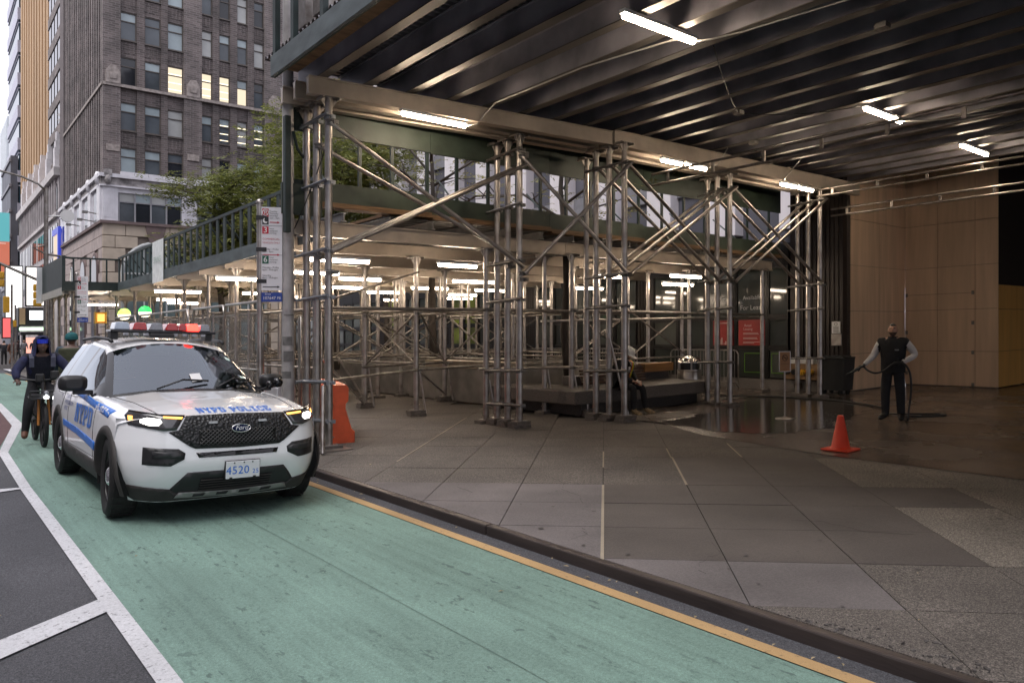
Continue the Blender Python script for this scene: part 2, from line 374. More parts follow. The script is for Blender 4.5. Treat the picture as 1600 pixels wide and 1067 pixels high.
SEAM = M('dark crack filler', (.085, .13, .11), .9, var=.3)
m = MB()
for x, y0, y1, w in ((2.42, 1, 30, .0022),):
    N = 60; L_ = [(x+.012*mnoise.noise((0, i*.7, x)), y0+(y1-y0)*i/N) for i in range(N+1)]
    m.grid([[(p[0]-w*(.6+.5*mnoise.noise((p[1]*3, 1, 2))), p[1], rz(p[0])+.0015), (p[0]+w, p[1], rz(p[0])+.0015)] for p in L_], False)
rc = random.Random(4)
for k in range(2):
    x, y = rc.uniform(1.2, 3.4), rc.uniform(1.5, 8); a = rc.uniform(-.5, .5) if k % 2 else rc.uniform(1.1, 2.0); P_ = []
    for i in range(14): P_.append((x, y)); a += rc.gauss(0, .3); x += .075*math.sin(a); y += .075*math.cos(a); x = min(3.5, max(1.08, x))
    m.grid([[(p[0]-.003, p[1]-.002, rz(p[0])+.0012), (p[0]+.003*rc.random()+.001, p[1]+.002, rz(p[0])+.0012)] for p in P_], False)
tag(m.build('lane_cracks', SEAM, fix=False), kind='structure')
m = MB()
for pts in ([(5.1,5.2),(5.3,5.45),(5.38,5.8),(5.6,6.0),(5.75,6.4)], [(4.2,3.1),(4.4,3.3),(4.75,3.35),(4.95,3.6)], [(6.3,2.6),(6.1,2.9),(6.15,3.3),(5.95,3.55)], [(4.3,6.1),(4.6,6.35),(4.65,6.8)], [(4.1,4.35),(4.35,4.4),(4.5,4.62)]):
    Q = [Vector((*p, 0)) for p in pts]; F_ = []
    for a, b in zip(Q, Q[1:]): F_ += [a.lerp(b, t)+Vector((mnoise.noise((a.x*9, t*5, 1))*.035, mnoise.noise((t*6, b.y*7, 4))*.035, 0)) for t in (0, .25, .5, .75)]
    m.grid([[(p.x-.003, p.y-.002, .0035), (p.x+.004, p.y+.002, .0035)] for p in F_], False)
tag(m.build('paving_cracks', M('crack shadow', (.03, .026, .025), .95), fix=False), kind='structure')
# ---------------- the tall sidewalk shed over the plaza ----------------
def sub_root(name, loc, label, cat, group=None): return thing(name, loc, label, cat, group)
def tubep(par, name, p, q, r, mat, n=10): return MB().tube(p, q, r, n).build(name, mat, par, loc=p)
def clampp(par, p, mat=CLAMP, k=1.0):
    m = MB().tube((p[0], p[1], p[2]-.045*k), (p[0], p[1], p[2]+.045*k), .072*k, 10)
    m.cbox((p[0]+.07*k, p[1]-.06*k, p[2]), (.10*k, .09*k, .07*k)).tube((p[0]-.11*k, p[1]-.05*k, p[2]+.01), (p[0]+.02, p[1]-.11*k, p[2]+.01), .013*k, 6)
    return m.build('clamp', mat, par, loc=p)
RX, RY0 = 19.1, -24
tall = thing('tall_sidewalk_shed', (8.3, 9.9, 0), 'tall steel sidewalk shed with ribbed roof over the plaza and braced post clusters', 'scaffold')
def jz(x): return 5.47-.004*(x-4.4)
def gy(x): return float(np.interp(x, [4.4, 8.3, 10.2, 17.2, 26], [10.2, 10.03, 9.55, 9.17, 8.6]))
def gz(x): return float(np.interp(x, [4.4, 10.2, 17.2, 26], [5.21, 5.16, 5.05, 4.95]))
def post(par, x, y, z1, r, blocks=1, mat=STEEL, head=True, z0=0, rail=True):
    b = .06*blocks
    p = MB().tube((x, y, z0+b+.012), (x, y, z1*.46), r*1.08, 14).tube((x, y, z1*.46), (x, y, z1), r, 14)
    p = p.build('post', mat, par, loc=(x, y, z0))
    MB().box(x-.1, y-.1, z0+b, x+.1, y+.1, z0+b+.014).tube((x-.0, y, z0+b), (x, y, z0+b+.16), r*.75).tube((x-.1, y-.02, z0+b+.1), (x+.1, y+.03, z0+b+.11), .012, 6).build('base_plate', mat, p, loc=(x, y, z0))
    for k in range(blocks):
        a = random.uniform(-.2, .2)
        MB().obox((x+random.uniform(-.02, .02), y+random.uniform(-.02, .02), z0+.03+.06*k), (math.cos(a), math.sin(a), 0), (-math.sin(a), math.cos(a), 0), (0, 0, 1), (.34, .24, .058)).build('sole_board', WOODB, p, loc=(x, y, z0))
    if head:
        h = MB().prism([(x-.15, z1+.0), (x+.15, z1+.0), (x+.035, z1-.19), (x-.035, z1-.19)], y-.006, y+.006, 'y').box(x-.16, y-.09, z1-.004, x+.16, y+.09, z1+.006)
        h.tube((x+.13, y-.12, z1-.02), (x+.13, y+.12, z1-.02), .02, 6).tube((x-.13, y-.12, z1-.02), (x-.13, y+.12, z1-.02), .02, 6)
        h.build('post_head', mat, p, loc=(x, y, z0))
    return p
CL = [[(4.75,10.2),(4.72,10.55),(4.70,10.88)], [(8.28,10.03),(8.30,10.39),(8.31,10.71)], [(10.19,9.29),(10.14,9.63),(10.11,9.95),(10.40,10.5)], [(13.88,9.56),(13.84,9.86),(13.90,10.16)], [(17.0,9.17),(17.06,9.5),(17.12,9.82)]]
for ci, c in enumerate(CL):
    for k, (x, y) in enumerate(c): post(tall, x, y, gz(x)-.012*k, .056 if ci < 3 else .054, 2 if ci in (1, 2) else 1)
    zs = [4.9, 3.92, 2.95, 2.25, .97, .42] if ci < 2 else [4.75, 2.75, 2.1, .95]
    for z in zs:
        a, b = c[0], c[2]
        z += random.uniform(-.04, .04)
        tubep(tall, 'tie_tube', (a[0]-.09, a[1]-.16, z+.02), (b[0]-.09, b[1]+.2, z-.02), .024, BLUECL if ci == 0 else CLAMP)
        for x, y in c[:3]:
            clampp(tall, (x-.02, y, z), BLUECL if ci == 0 else CLAMP, .78)
tubep(tall, 'kicker', (4.62, 10.1, .95), (4.45, 9.75, .02), .03, STEEL); tubep(tall, 'kicker', (10.02, 9.5, 1.55), (10.25, 9.25, .12), .022, STEEL)
MB().box(4.3, 9.9, 0.004, 5.0, 10.6, .02).build('mesh_plate', STEEL2, tall)
# crossed braces between the clusters
def brace(a, za, b, zb, off=-.09):
    tubep(tall, 'brace', (a[0]-.02, a[1]+off, za), (b[0]+.02, b[1]+off, zb), .034, STEEL)
for i in range(4):
    A, B = CL[i], CL[i+1]; n = 2 if i == 0 else (1 if i == 1 else 3)
    for k in range(n):
        hi = 4.83-.28*k if i == 0 else 4.78; lo = 2.62+.25*k if i == 0 else 2.72
        brace(A[k], hi, B[k], lo+.22 if i == 0 else lo); brace(A[k], 2.92 if i == 0 else lo, B[k], 4.62 if i == 0 else hi, -.17)
        for q, z in ((A[k], hi), (B[k], lo), (A[k], lo), (B[k], hi)): clampp(tall, (q[0], q[1]-.06, z), CLAMP, .8)
# girders on the post heads, two lengths butted at the third cluster
def girder(par, p, q, z0p, z0q, h, t, mat):
    d = (Vector((*q, 0))-Vector((*p, 0))).normalized(); nn = Vector((-d.y, d.x, 0)); m = MB()
    for off, a, b in ((0, 0, h), ):
        v = []
        for s, z in ((p, z0p), (q, z0q)):
            for o in (-t/2, t/2):
                for zz in (0, h): v.append((s[0]+nn.x*o, s[1]+nn.y*o, z+zz))
        m.add(v, [(0,1,5,4),(2,6,7,3),(0,4,6,2),(1,3,7,5),(0,2,3,1),(4,5,7,6)])
    for zz in (.0, h-.018):   # flange lips
        v = []
        for s, z in ((p, z0p), (q, z0q)):
            for o in (-t/2-.025, t/2+.025):
                for e in (0, .018): v.append((s[0]+nn.x*o, s[1]+nn.y*o, z+zz+e+(.001 if zz else -.001)))
        m.add(v, [(0,1,5,4),(2,6,7,3),(0,4,6,2),(1,3,7,5),(0,2,3,1),(4,5,7,6)])
    return m.build('girder', mat, par)
for k, dy in enumerate((0, .34, .67)):
    girder(tall, (4.42-.06*k, gy(4.42)+dy), (10.12, gy(10.12)+dy), gz(4.42), gz(10.12), .255, .10, ALU)
    girder(tall, (10.17, gy(10.17)+dy), (18.7, gy(18.7)+dy), gz(10.17), gz(18.7), .29, .10, ALU)
for k in range(2):   # lines of girders carrying the roof behind the camera
    girder(tall, (4.3, -3.4+.35*k), (18.9, -3.4+.35*k), 5.2, 5.1, .26, .1, ALU)
# roof joists along the street with corrugated deck on top
x = 4.62
while x < RX:
    z = jz(x)
    MB().box(x-.012, RY0, z+.014, x+.012, 10.98, z+.35).box(x-.055, RY0, z+.35, x+.055, 10.98, z+.364).build('joist', ALUD, tall)
    MB().box(x-.075, RY0, z, x+.075, 10.98, z+.013).build('joist_flange', FLANGE, tall)
    x += .70
for a, b in ((4.08, 9.5), (9.5, 16), (16, RX)):
    rows = []; y = RY0; k = 0
    while y < 10.98:
        zz = (.372, .372, .412, .412)[k % 4]; rows.append([(a, y, jz(a)+zz), (b-.004, y, jz(b)+zz)]); y += (.045, .02, .045, .02)[k % 4]; k += 1
    MB().grid(rows, False).build('deck_sheet', DECK, tall)
MB().box(4.35, RY0, 5.93, RX, 10.98, 5.96).build('deck_boards', WOODE, tall)
MB().box(19.13, RY0, 5.55, 19.2, 9.3, 6.42).build('sky_stop_board', M('black sky stop', (.012, .010, .009), .8), tall)  # added board, blocks sky light through the gap past the roof
MB().box(3.985, RY0, 5.44, 4.035, 10.5, 5.74).build('fascia_board', GREENF, tall, bevel=.006)
MB().box(4.04, RY0, 5.60, 4.40, 10.5, 5.63).build('edge_plank', WOODE, tall)
MB().box(4.04, RY0, 5.44, 4.06, 10.5, 5.46).build('fascia_lip', GREENB, tall)
for y in (10.35, 9.7, 8.75, 7.6, 6.4, 5.2): MB().box(4.0, y, 5.745, 4.075, y+.1, 8.2).build('parapet_post', GREEN, tall)
for y in (10.35, 8.75): tubep(tall, 'parapet_stay', (4.06, y, 7.4), (4.9, y-.1, 5.96), .025, GREEN)
# cameras and boxes that stand on the roof edge
pc = thing('roof_equipment', (4.4, 9.9, 5.96), 'grey metal equipment boxes mounted on the tall shed roof edge', 'equipment box')
for x, y, w, h in ((4.35, 9.9, .32, .85), (4.32, 9.3, .3, .45)): MB().box(x-w/2, y-w/2, 6.0, x+w/2, y+w/2, 6.0+h).box(x-w/2-.02, y-w/2-.02, 6.0+h*.55, x+w/2+.02, y-w/2+.02, 6.0+h*.75).tube((x, y, 6+h), (x, y, 6.2+h), .03, 8).build('equipment_case', STEEL2, pc, bevel=.01)
# green infill between the two sheds
def gyb(x): return 10.95
fill = thing('infill_screen', (11, 10.95, 3.7), 'dark green framed screen with board and thin posts between the two shed roofs', 'screen')
for a, b in ((4.36, 7.0), (7.006, 9.8), (9.806, 12.6), (12.606, 15.4), (15.406, 18.2)):
    zz = lambda x: 3.80-.012*(x-4.4)
    MB().box(a, 10.93, zz(a)-.0, b, 10.955, zz(a)+.31).build('board', GREENB, fill)
    MB().box(a, 10.86, zz(a)-.09, b, 11.1, zz(a)-.05).box(a, 10.88, zz(a)-.045, b, 11.1, zz(a)-.004).build('plank', WOODE, fill)
    MB().box(a, 10.93, 4.86-.02*(a-4.4)*.3, b, 10.97, 5.62).build('header_board', GREENB, fill)
for x in (4.97, 5.66, 6.26, 6.96, 7.59, 8.3, 9.0, 9.6, 10.3, 11.0, 11.7, 12.5, 13.3, 14.1, 14.9, 15.8, 16.7, 17.7):
    MB().box(x-.03, 10.96, 3.9, x+.03, 11.0, 4.9).build('infill_post', GREEN, fill)
for x in (5.2, 7.7, 9.9, 12.3, 14.6, 16.4): tubep(fill, 'stay', (x, 11.05, 3.95), (x+.12, 11.9, 4.6), .018, GREEN)
MB().box(4.29, 10.70, 3.25, 4.38, 10.80, 5.0).build('corner_post', GREEN, fill, bevel=.008)
MB().path([(4.45, 10.8, 4.8), (4.55, 10.86, 4.55), (4.8, 10.9, 4.3), (4.95, 10.92, 4.25)], .025).build('stay', GREEN, fill)
MB().box(4.30, 10.85, 3.55, 4.95, 10.92, 4.02).build('board', GREENB, fill)
# ladder beams hung below the tall roof
def ladder(x, y0, y1, za, zb, label, step=1.05):
    r = thing('ladder_beam', (x, y0, za), label, 'truss')
    for z in (za, zb): tubep(r, 'chord', (x, y0, z), (x, y1, z-.05), .026, STEEL2, 8)
    y = y0-.4
    while y > y1: MB().box(x-.012, y-.03, zb+.01, x+.012, y+.03, za-.01).build('rung', STEEL2, r); y -= step
ladder(11.45, 9.7, -6, 4.80, 4.58, 'dark ladder beam nearest the middle under the ribbed roof')
ladder(16.9, 9.2, -6, 5.0, 4.85, 'upper steel ladder beam crossing before the plywood wall')
ladder(17.6, 9.2, -6, 4.60, 4.44, 'lower steel ladder beam crossing before the plywood wall')
for x, y in ((9.3, 4.2), (11.0, 7.4), (14.9, 3.9), (13.0, 8.4)):
    jb = thing('junction_box', (x, y, jz(x)), {9.3: 'small grey junction box on the roof joists past the nearest lamp', 11.0: 'small grey junction box on the roof joists near the third post cluster', 14.9: 'small grey junction box at the end of the paired lamps conduit', 13.0: 'small grey junction box above the middle girder lamps'}[x], 'junction box')
    MB().box(x-.07, y-.07, jz(x)-.075, x+.07, y+.07, jz(x)-.004).build('box_case', STEEL2, jb, bevel=.006)
# strip lights
def tube_light(x0, x1, y, z, label, tilt=0, rod=.018):
    r = thing('strip_light', ((x0+x1)/2, y, z), label, 'strip light', 'lit strip lights under the sheds')
    MB().box(x0, y-.045, z+.03, x1, y+.045, z+.075).build('lamp_housing', WHITEP, r)
    MB().tube((x0+.03, y, z), (x1-.03, y, z), .034, 10).build('lamp_tube', TUBEU if z > 4 else TUBEM, r); return r
tube_light(6.40, 7.76, 5.87, 5.37, 'strip light nearest the viewer under the tall ribbed roof')
tube_light(12.4, 13.4, 5.90, 5.36, 'longer of two strip lights end to end under the tall roof')
tube_light(13.5, 13.8, 5.90, 5.36, 'stubby strip light end to end with a longer one under the tall roof')
tube_light(16.45, 17.9, 5.88, 5.33, 'strip light nearest the plywood wall under the tall roof')
tube_light(5.85, 7.1, gy(6.4)-.13, 5.12, 'strip light hung on the tall girder beside the corner posts')
tube_light(11.3, 11.95, gy(11.8)-.12, 5.0, 'left half of the pair hung on the girder past the third post cluster')
tube_light(12.05, 12.75, gy(11.8)-.12, 5.0, 'right half of the pair hung on the girder past the third post cluster')
tube_light(15.2, 15.85, gy(15.8)-.12, 4.94, 'left half of the pair hung on the girder near its far end')
tube_light(15.95, 16.6, gy(15.8)-.12, 4.94, 'right half of the pair hung on the girder near its far end')
def conduit(pts, label, r=.012):
    c = tag(MB().path(pts, r, 6).build('conduit', M('zinc conduit', (.6, .58, .55), .35, .7), loc=pts[0]), label, 'conduit'); return c
gx = gy(7.1)-.1
conduit([(7.12, gx, 5.13), (7.25, gx-.1, 5.16), (7.3, gx-.25, 5.3), (7.33, gx-.5, jz(7.3)-.03), (7.36, 7.5, jz(7.3)-.02), (7.6, 6.1, jz(7.6)-.02), (7.72, 5.95, jz(7.7)-.02)], 'thin metal conduit linking the girder lamp to the nearest roof lamp')
conduit([(7.78, 5.87, 5.39), (7.95, 5.75, 5.42), (8.1, 5.4, jz(8)-.02), (8.3, 4, jz(8)-.02), (8.5, 0, jz(8)-.02)], 'thin metal conduit running from the nearest roof lamp towards the street')
conduit([(13.82, 5.88, 5.38), (14.2, 5.6, 5.38), (14.9, 4.2, jz(15)-.02), (15.4, 2, jz(15)-.02)], 'thin metal conduit beside the pair of roof lamps')
conduit([(12.78, gy(12.7)-.12, 5.03), (12.95, 9.2, 5.1), (13.0, 9.0, jz(13)-.02)], 'short bent conduit above the middle girder lamps')
conduit([(15.3, gy(15.3)-.12, 4.98), (15.1, 8.9, 5.1), (15.15, 8.6, jz(15)-.02)], 'short bent conduit above the far girder lamps')

# ---------------- the low sidewalk shed along the street and the building ----------------
low = thing('low_sidewalk_shed', (10, 16, 0), 'low steel sidewalk shed on many posts with green railing along the avenue', 'scaffold')
LGZ = 3.27
rows = [11.05, 13.1, 15.3, 17.4, 19.4, 21.4, 24.0, 27.0, 30.5, 34.5]
P0 = [(4.45,11.05),(8.29,11.03),(10.42,10.95),(10.1,11.42),(17.5,11.05),(7.98,13.0),(8.05,15.35),(10.19,15.26),(9.5,17.4),(11.0,19.1),(10.19,13.1),(12.1,11.9),(15.9,12.2),(15.3,13.1),(13.4,13.1)]
for x, y in P0: post(low, x, y, LGZ, .05, 2 if (x, y) in ((7.98,13.0),(8.05,15.35),(10.19,15.26)) else 1, STEEL)
for y in rows[1:]:
    for x in ((5.75, 8.0, 10.2, 12.4, 14.6, 16.8) if y < 16 else (5.75, 6.9, 8.0, 9.1, 10.2, 11.4, 12.4, 13.6, 14.6, 15.7, 16.8)):
        if y < 16 and x < 11: continue
        if y > 25 and x > 13: continue
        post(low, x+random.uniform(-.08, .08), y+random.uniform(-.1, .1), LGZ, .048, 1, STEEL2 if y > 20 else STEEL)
for y in rows:
    z = LGZ-.008
    girder(low, (4.2 if y < 12 else (4.9 if y < 14 else 5.52), y), (10.3, y), z, z-.01, .24, .1, ALU); girder(low, (10.306, y), (17.9 if y < 25 else 13, y), z-.01, z-.03, .24, .1, ALU)
x = 5.35
while x < 18:
    ye_ = 13.2 if x < 5.5 else (36 if x < 13 else 25.5)
    MB().box(x-.008, 10.92, LGZ+.262, x+.008, ye_, LGZ+.38).box(x-.045, 10.92, LGZ+.242, x+.045, ye_, LGZ+.262).box(x-.045, 10.92, LGZ+.38, x+.045, ye_, LGZ+.392).build('deck_joist', M('low deck joist', (.28, .27, .26), .4, .6, .2), low); x += .85
for a, b, ye in ((6.25, 10.2, 36), (10.206, 17.9, 25.5)):
    rws = []; y = 10.95; k = 0
    while y < ye: rws.append([(a, y, LGZ+(.40, .40, .44, .44)[k % 4]), (b, y, LGZ+(.40, .40, .44, .44)[k % 4])]); y += (.07, .03, .07, .03)[k % 4]; k += 1
    MB().grid(rws, False).build('deck_sheet', M('grey deck sheet', (.16, .155, .15), .45, .5, .3, 2), low)
    MB().box(a, 11.3, LGZ+.45, b, ye, LGZ+.5).build('deck_boards', WOODE, low)
# street railing
def railing(y0, y1, x, par=low, step=.54):
    MB().box(x-.03, y0, 3.36, x+.015, y1, 3.63).build('edge_board', GREENF, par)
    MB().box(x-.03, y0, 4.44, x+.02, y1, 4.51).build('top_rail', GREEN, par)
    y = y0+.03; k = 0
    while y < y1-.04:
        w = .17 if k % 3 == 0 else .13
        MB().box(x-.02, y, 3.63, x+.012, y+w, 4.44).build('baluster', GREEN, par); y += step; k += 1
    y = y0+.2
    while y < y1-.5: tubep(par, 'rail_stay', (x+.05, y, 4.35), (x+.6, y+.05, 3.6), .02, GREEN); y += 1.2
railing(12.3, 28.7, 5.5)
MB().box(3.88, 28.70, 3.34, 5.53, 28.74, 3.64).build('edge_board', GREEN, low)
MB().box(3.84, 28.70, 4.40, 5.53, 28.74, 4.46).build('top_rail', GREEN, low)
for x in (4.1, 4.6, 5.1): MB().box(x, 28.705, 3.64, x+.05, 28.735, 4.40).build('baluster', GREEN, low)
MB().box(3.78, 28.64, 3.3, 3.88, 28.74, 4.5).build('corner_post', GREEN, low)
MB().box(3.81, 28.74, 3.44, 3.85, 33.9, 4.5).build('side_panel', GREEN, low)
MB().box(3.79, 28.74, 3.18, 3.86, 33.95, 3.435).build('edge_board', M('pale board', (.45, .42, .38), .6), low)
MB().box(3.62, 33.92, 3.1, 3.84, 33.97, 4.5).build('end_panel', WHITEP, low)
MB().box(3.9, 28.76, 3.36, 5.5, 34, 3.42).build('deck_boards', DECK, low)
for y in (29, 30.6, 32.2, 33.7): post(low, 4.15, y, 3.3, .045, 1, STEEL2)
# bands of rails, and crossed bracing between the posts
for y in (13.1, 15.3, 17.4, 19.4, 21.4, 24.0, 27.0, 30.5):
    for z in ((2.2, .95) if y < 16 else (2.3, 1.1)):
        tubep(low, 'rail', (5.75 if y > 16 else 7.9, y-.08, z), (10.4, y-.08, z+.02), .026, STEEL2, 8)
        tubep(low, 'rail', (10.4, y-.08, z), (16.9 if y < 25 else 12.5, y-.08, z-.02), .026, STEEL2, 8)
for x in (5.75, 8.0, 10.2, 12.4, 14.6):
    for z in (2.12, 1.0):
        tubep(low, 'rail', (x+.08, 12.9 if x < 11 else 13.0, z+.07), (x+.08, 21.4 if x > 7 else 34, z+.05), .026, STEEL2, 8)
tubep(low, 'rail', (4.9, 11.0, 2.13), (10.6, 11.0, 2.1), .028, STEEL2); tubep(low, 'rail', (8.1, 11.02, 1.02), (10.6, 10.95, .95), .028, STEEL)
tubep(low, 'rail', (5.0, 11.3, .93), (7.98, 12.95, .95), .026, STEEL); tubep(low, 'rail', (5.0, 11.2, 2.2), (7.98, 12.9, 2.95), .02, STEEL2)
tubep(low, 'rail', (10.4, 11.0, 2.1), (17.5, 11.0, 2.05), .028, STEEL2); tubep(low, 'rail', (10.5, 12.0, 1.92), (17.5, 11.15, 2.0), .026, STEEL)
def xb(p, q, z0, z1, r=.022):
    tubep(low, 'brace', (*p, z0), (*q, z1), r, STEEL2, 8); tubep(low, 'brace', (p[0], p[1]-.06, z1), (q[0], q[1]-.06, z0), r, STEEL2, 8)
for p, q in (((8.05,15.3),(8.0,13.0)), ((10.19,15.26),(10.19,13.1)), ((8.05,15.35),(10.19,15.26)), ((12.4,13.1),(14.6,13.1)), ((14.6,13.1),(16.8,13.1)), ((8.0,17.4),(8.0,19.4)), ((8.0,17.4),(10.2,17.4)), ((10.2,19.4),(12.4,19.4)), ((5.75,19.4),(8,19.4)), ((5.75,24),(8,24)), ((12.4,17.4),(14.6,17.4)), ((14.6,19.4),(16.8,19.4)), ((12.4,21.4),(14.6,21.4)), ((10.2,21.4),(12.4,21.4)), ((5.75,27),(8,27)), ((14.6,15.3),(16.8,15.3))):
    xb(p, q, 1.0, 2.15)
for p, q in (((8.0,13.1,1.0),(10.15,15.2,.2)), ((7.3,15.2,1.2),(8.05,15.3,.15)), ((5.2,11.4,1.3),(8.0,15.3,.1)), ((8.08,13.0,2.1),(10.2,15.2,.9))): tubep(low, 'brace', p, q, .024, STEEL)
for x, y in P0[5:8]+P0[1:4]:
    tubep(low, 'kicker', (x+.06, y-.02, .95 if y > 11.4 else .8), (x+.16, y-.12, .03), .022, STEEL)
    for z in (2.12, .95): clampp(low, (x, y-.02, z), CLAMP, .75)
tubep(low, 'kicker', (4.55, 11.0, 2.5), (4.7, 11.4, 2.5), .02, CLAMP)
for z in (2.96, 2.6, 2.25, .97): clampp(low, (4.45, 11.03, z), BLUECL, .9)
low_l = [(7.85,8.8,12.0,3.02,'strip light just inside the low shed between the corner and second post clusters'),(7.8,8.95,16.2,3.03,'second row strip light behind the single front post of the low shed'),(10.65,12.05,15.6,3.02,'second row strip light beside the dark tree trunk'),(14.0,15.2,11.3,2.98,'strip light on the low shed girder before the shop windows'),
 (10.8,12.2,20.6,3.0,'third row strip light over the planter'),(14.1,15.3,20.9,3.0,'third row strip light near the shop end of the planter'),(14.0,14.8,25.2,3.0,'fourth row strip light deepest behind the planter'),(5.3,6.5,12.2,3.02,'strip light behind the tall corner posts'),(5.2,6.4,17.0,3.0,'strip light behind the chain link fence, middle row'),(5.2,6.5,22.5,3.0,'strip light behind the fence, third row back'),(7.7,8.9,22.6,3.0,'strip light in the third row above the subway side'),(5.0,6.2,32.3,3.0,'strip light at the far end of the low shed above the far sign'),(7.4,8.6,30,3.0,'strip light at the far end above the subway lamps'),(6.4,7.2,27.4,3.0,'strip light over the subway entrance'),(15.6,16.8,16.2,3.0,'second row strip light next to the shop glass'),(12.6,13.6,12.4,3.0,'strip light above the granite bench'),(9.4,10.6,24.2,3.0,'fourth row strip light behind the brown posts'),(15.3,16.6,12.6,2.9,'short strip light before the lease sign'),
 (11.0,12.3,18.2,3.0,'strip light above the planter between the second and third rows'),(13.4,14.7,18.4,3.0,'strip light behind the brown posts above the far planter side'),(8.6,9.9,18.9,3.0,'strip light over the pavement beside the planter wall'),(6.0,7.2,14.9,3.02,'strip light behind the orange barrier'),(15.6,16.8,23.2,3.0,'strip light far back beside the green shop windows')]
for a, b, y, z, l in low_l: tube_light(a, b, y, z, l)
conduit([(8.75, 12.0, 3.06), (9.6, 11.6, 3.2), (10.2, 11.2, 3.25)], 'thin cable from the first low strip light to its girder', .008)

def sag(p, q, d, label):
    P_ = [Vector(p).lerp(Vector(q), t)-Vector((0, 0, d*4*t*(1-t))) for t in np.linspace(0, 1, 12)]; tag(MB().path(P_, .009, 5).build('cable', BLACK, loc=p), label, 'cable')
sag((8.2, 5.9, jz(8.2)-.01), (11.0, 7.4, jz(11)-.04), .10, 'black cable sagging from the nearest roof lamp to a junction box')
sag((11.0, 7.4, jz(11)-.04), (12.4, 5.95, jz(12.4)-.02), .08, 'black cable sagging between a junction box and the paired roof lamps')
sag((14.9, 3.9, jz(14.9)-.04), (16.4, 5.9, jz(16.4)-.02), .08, 'black cable sagging towards the lamp near the plywood wall')
sag((4.5, 11.2, 3.1), (4.78, 10.2, 4.7), .1, 'thin black cable drooping beside the corner posts')
# ---------------- the shop front and the office block on the plaza ----------------
RIB = M('dark brown ribbed metal', (.022, .016, .014), .45, .3, .3, 3, stretch=(1, 1, .2))
MULL = M('dark mullion', (.012, .011, .011), .4, .3)
STONEB = M('grey granite base', (.17, .155, .145), .5, 0, .3, 60)
SHOPG = M('shop glass', (.045, .052, .047), .06, 0, .35, .5, spec=.6)
SHOPG2 = M('shop glass papered', (.10, .108, .10), .12, 0, .3, .6)
SHOPY = M('shop glass green print', (.14, .17, .02), .3, 0, .7, 1.2)
ob = thing('office_building', (18.3, 20, 0), 'dark shop fronts below white concrete piers of the office block on the plaza', 'building')
X0 = 18.3
def ribbed(x, y0, y1, z0, z1, par, mat=RIB, p=.12, name='ribbed_panel'):
    m = MB().box(x+.02, y0, z0, x+.2, y1, z1); y = y0
    while y < y1-.05: m.box(x-.012, y, z0, x+.021, y+p*.62, z1); y += p
    return m.build(name, mat, par)
ribbed(X0, 9.25, 10.72, .28, 6.2, ob)
MB().box(X0-.02, 9.25, -.02, X0+.25, 46, .285).build('stone_base', STONEB, ob)
MB().box(X0+.08, 10.72, .28, X0+.5, 46, 4.0).build('wall', MULL, ob)
y = 10.76; k = 0; RW = [(.30, 1.10), (1.19, 1.94), (2.05, 3.35)]
while y < 44:
    w = .60 if k == 0 else .93
    if abs(y-15.0) < .5: ribbed(X0-.02, y, y+.6, .3, 3.6, ob); y += .64; k += 1; continue
    if y > 15 and k % 6 == 5: ribbed(X0-.02, y, y+.6, .3, 3.6, ob); y += .64; k += 1; continue
    for j, (a, b) in enumerate(RW):
        fr = MB(); fx0, fx1 = X0-.03, X0+.06
        for q in ((y, a, y+.035, b), (y+w-.035, a, y+w, b), (y+.035, a, y+w-.035, a+.03), (y+.035, b-.03, y+w-.035, b)): fr.box(fx0, q[0], q[1], fx1, q[2], q[3])
        f = fr.build('window', MULL, ob)
        g = SHOPY if (y > 20 and k % 7 in (1, 2) and j > 0) else (SHOPG2 if (k+j*2) % 3 == 0 else SHOPG)
        MB().box(X0+.01, y+.035, a+.03, X0+.022, y+w-.035, b-.03).build('pane', g, f)
    MB().box(X0-.045, y+w, .29, X0+.07, y+w+.085, 3.7).build('mullion', MULL, ob)
    y += w+.085; k += 1
for a, b in ((1.10, 1.19), (1.94, 2.05), (3.35, 3.9)): MB().box(X0-.04, 10.75, a+.004, X0+.07, 46, b-.004).build('transom', MULL, ob)
PIER = M('white concrete pier', (.62, .59, .62), .7, 0, .1, 2, stretch=(1, 1, .2))
PIERD = M('office glass', (.10, .10, .12), .15, 0, .3, .3)
MB().box(20.4, 9.5, 3.9, 45, 39, 34).build('tower_core', PIERD, ob)
y = 11.0
while y < 38: MB().box(19.95, y, 4.6, 20.45, y+1.05, 34).build('pier', PIER, ob, bevel=.03); y += 2.55
for z in (6.2, 9.9, 13.6, 17.3): MB().box(20.3, 9.6, z, 20.42, 38.8, z+.7).build('spandrel', M('office spandrel', (.19, .19, .21), .5), ob)
for y, t, wd in ((12.75, 'Retail', .3), (11.86, 'Available', .26)):
    m = MB(); text_on(m, t, (X0-.034, y, 2.55), (0, -1, 0), (0, 0, 1), .16)
    if y < 12: text_on(m, 'For Lease', (X0-.034, y, 2.27), (0, -1, 0), (0, 0, 1), .19)
    m.build('lettering', M('white vinyl letters', (.6, .6, .6), .5, var=0), ob, fix=False)
RED = M('red poster', (.34, .028, .026), .45, 0, .25, 2)
VINYL = M('pale print', (.65, .5, .48), .6, var=0)
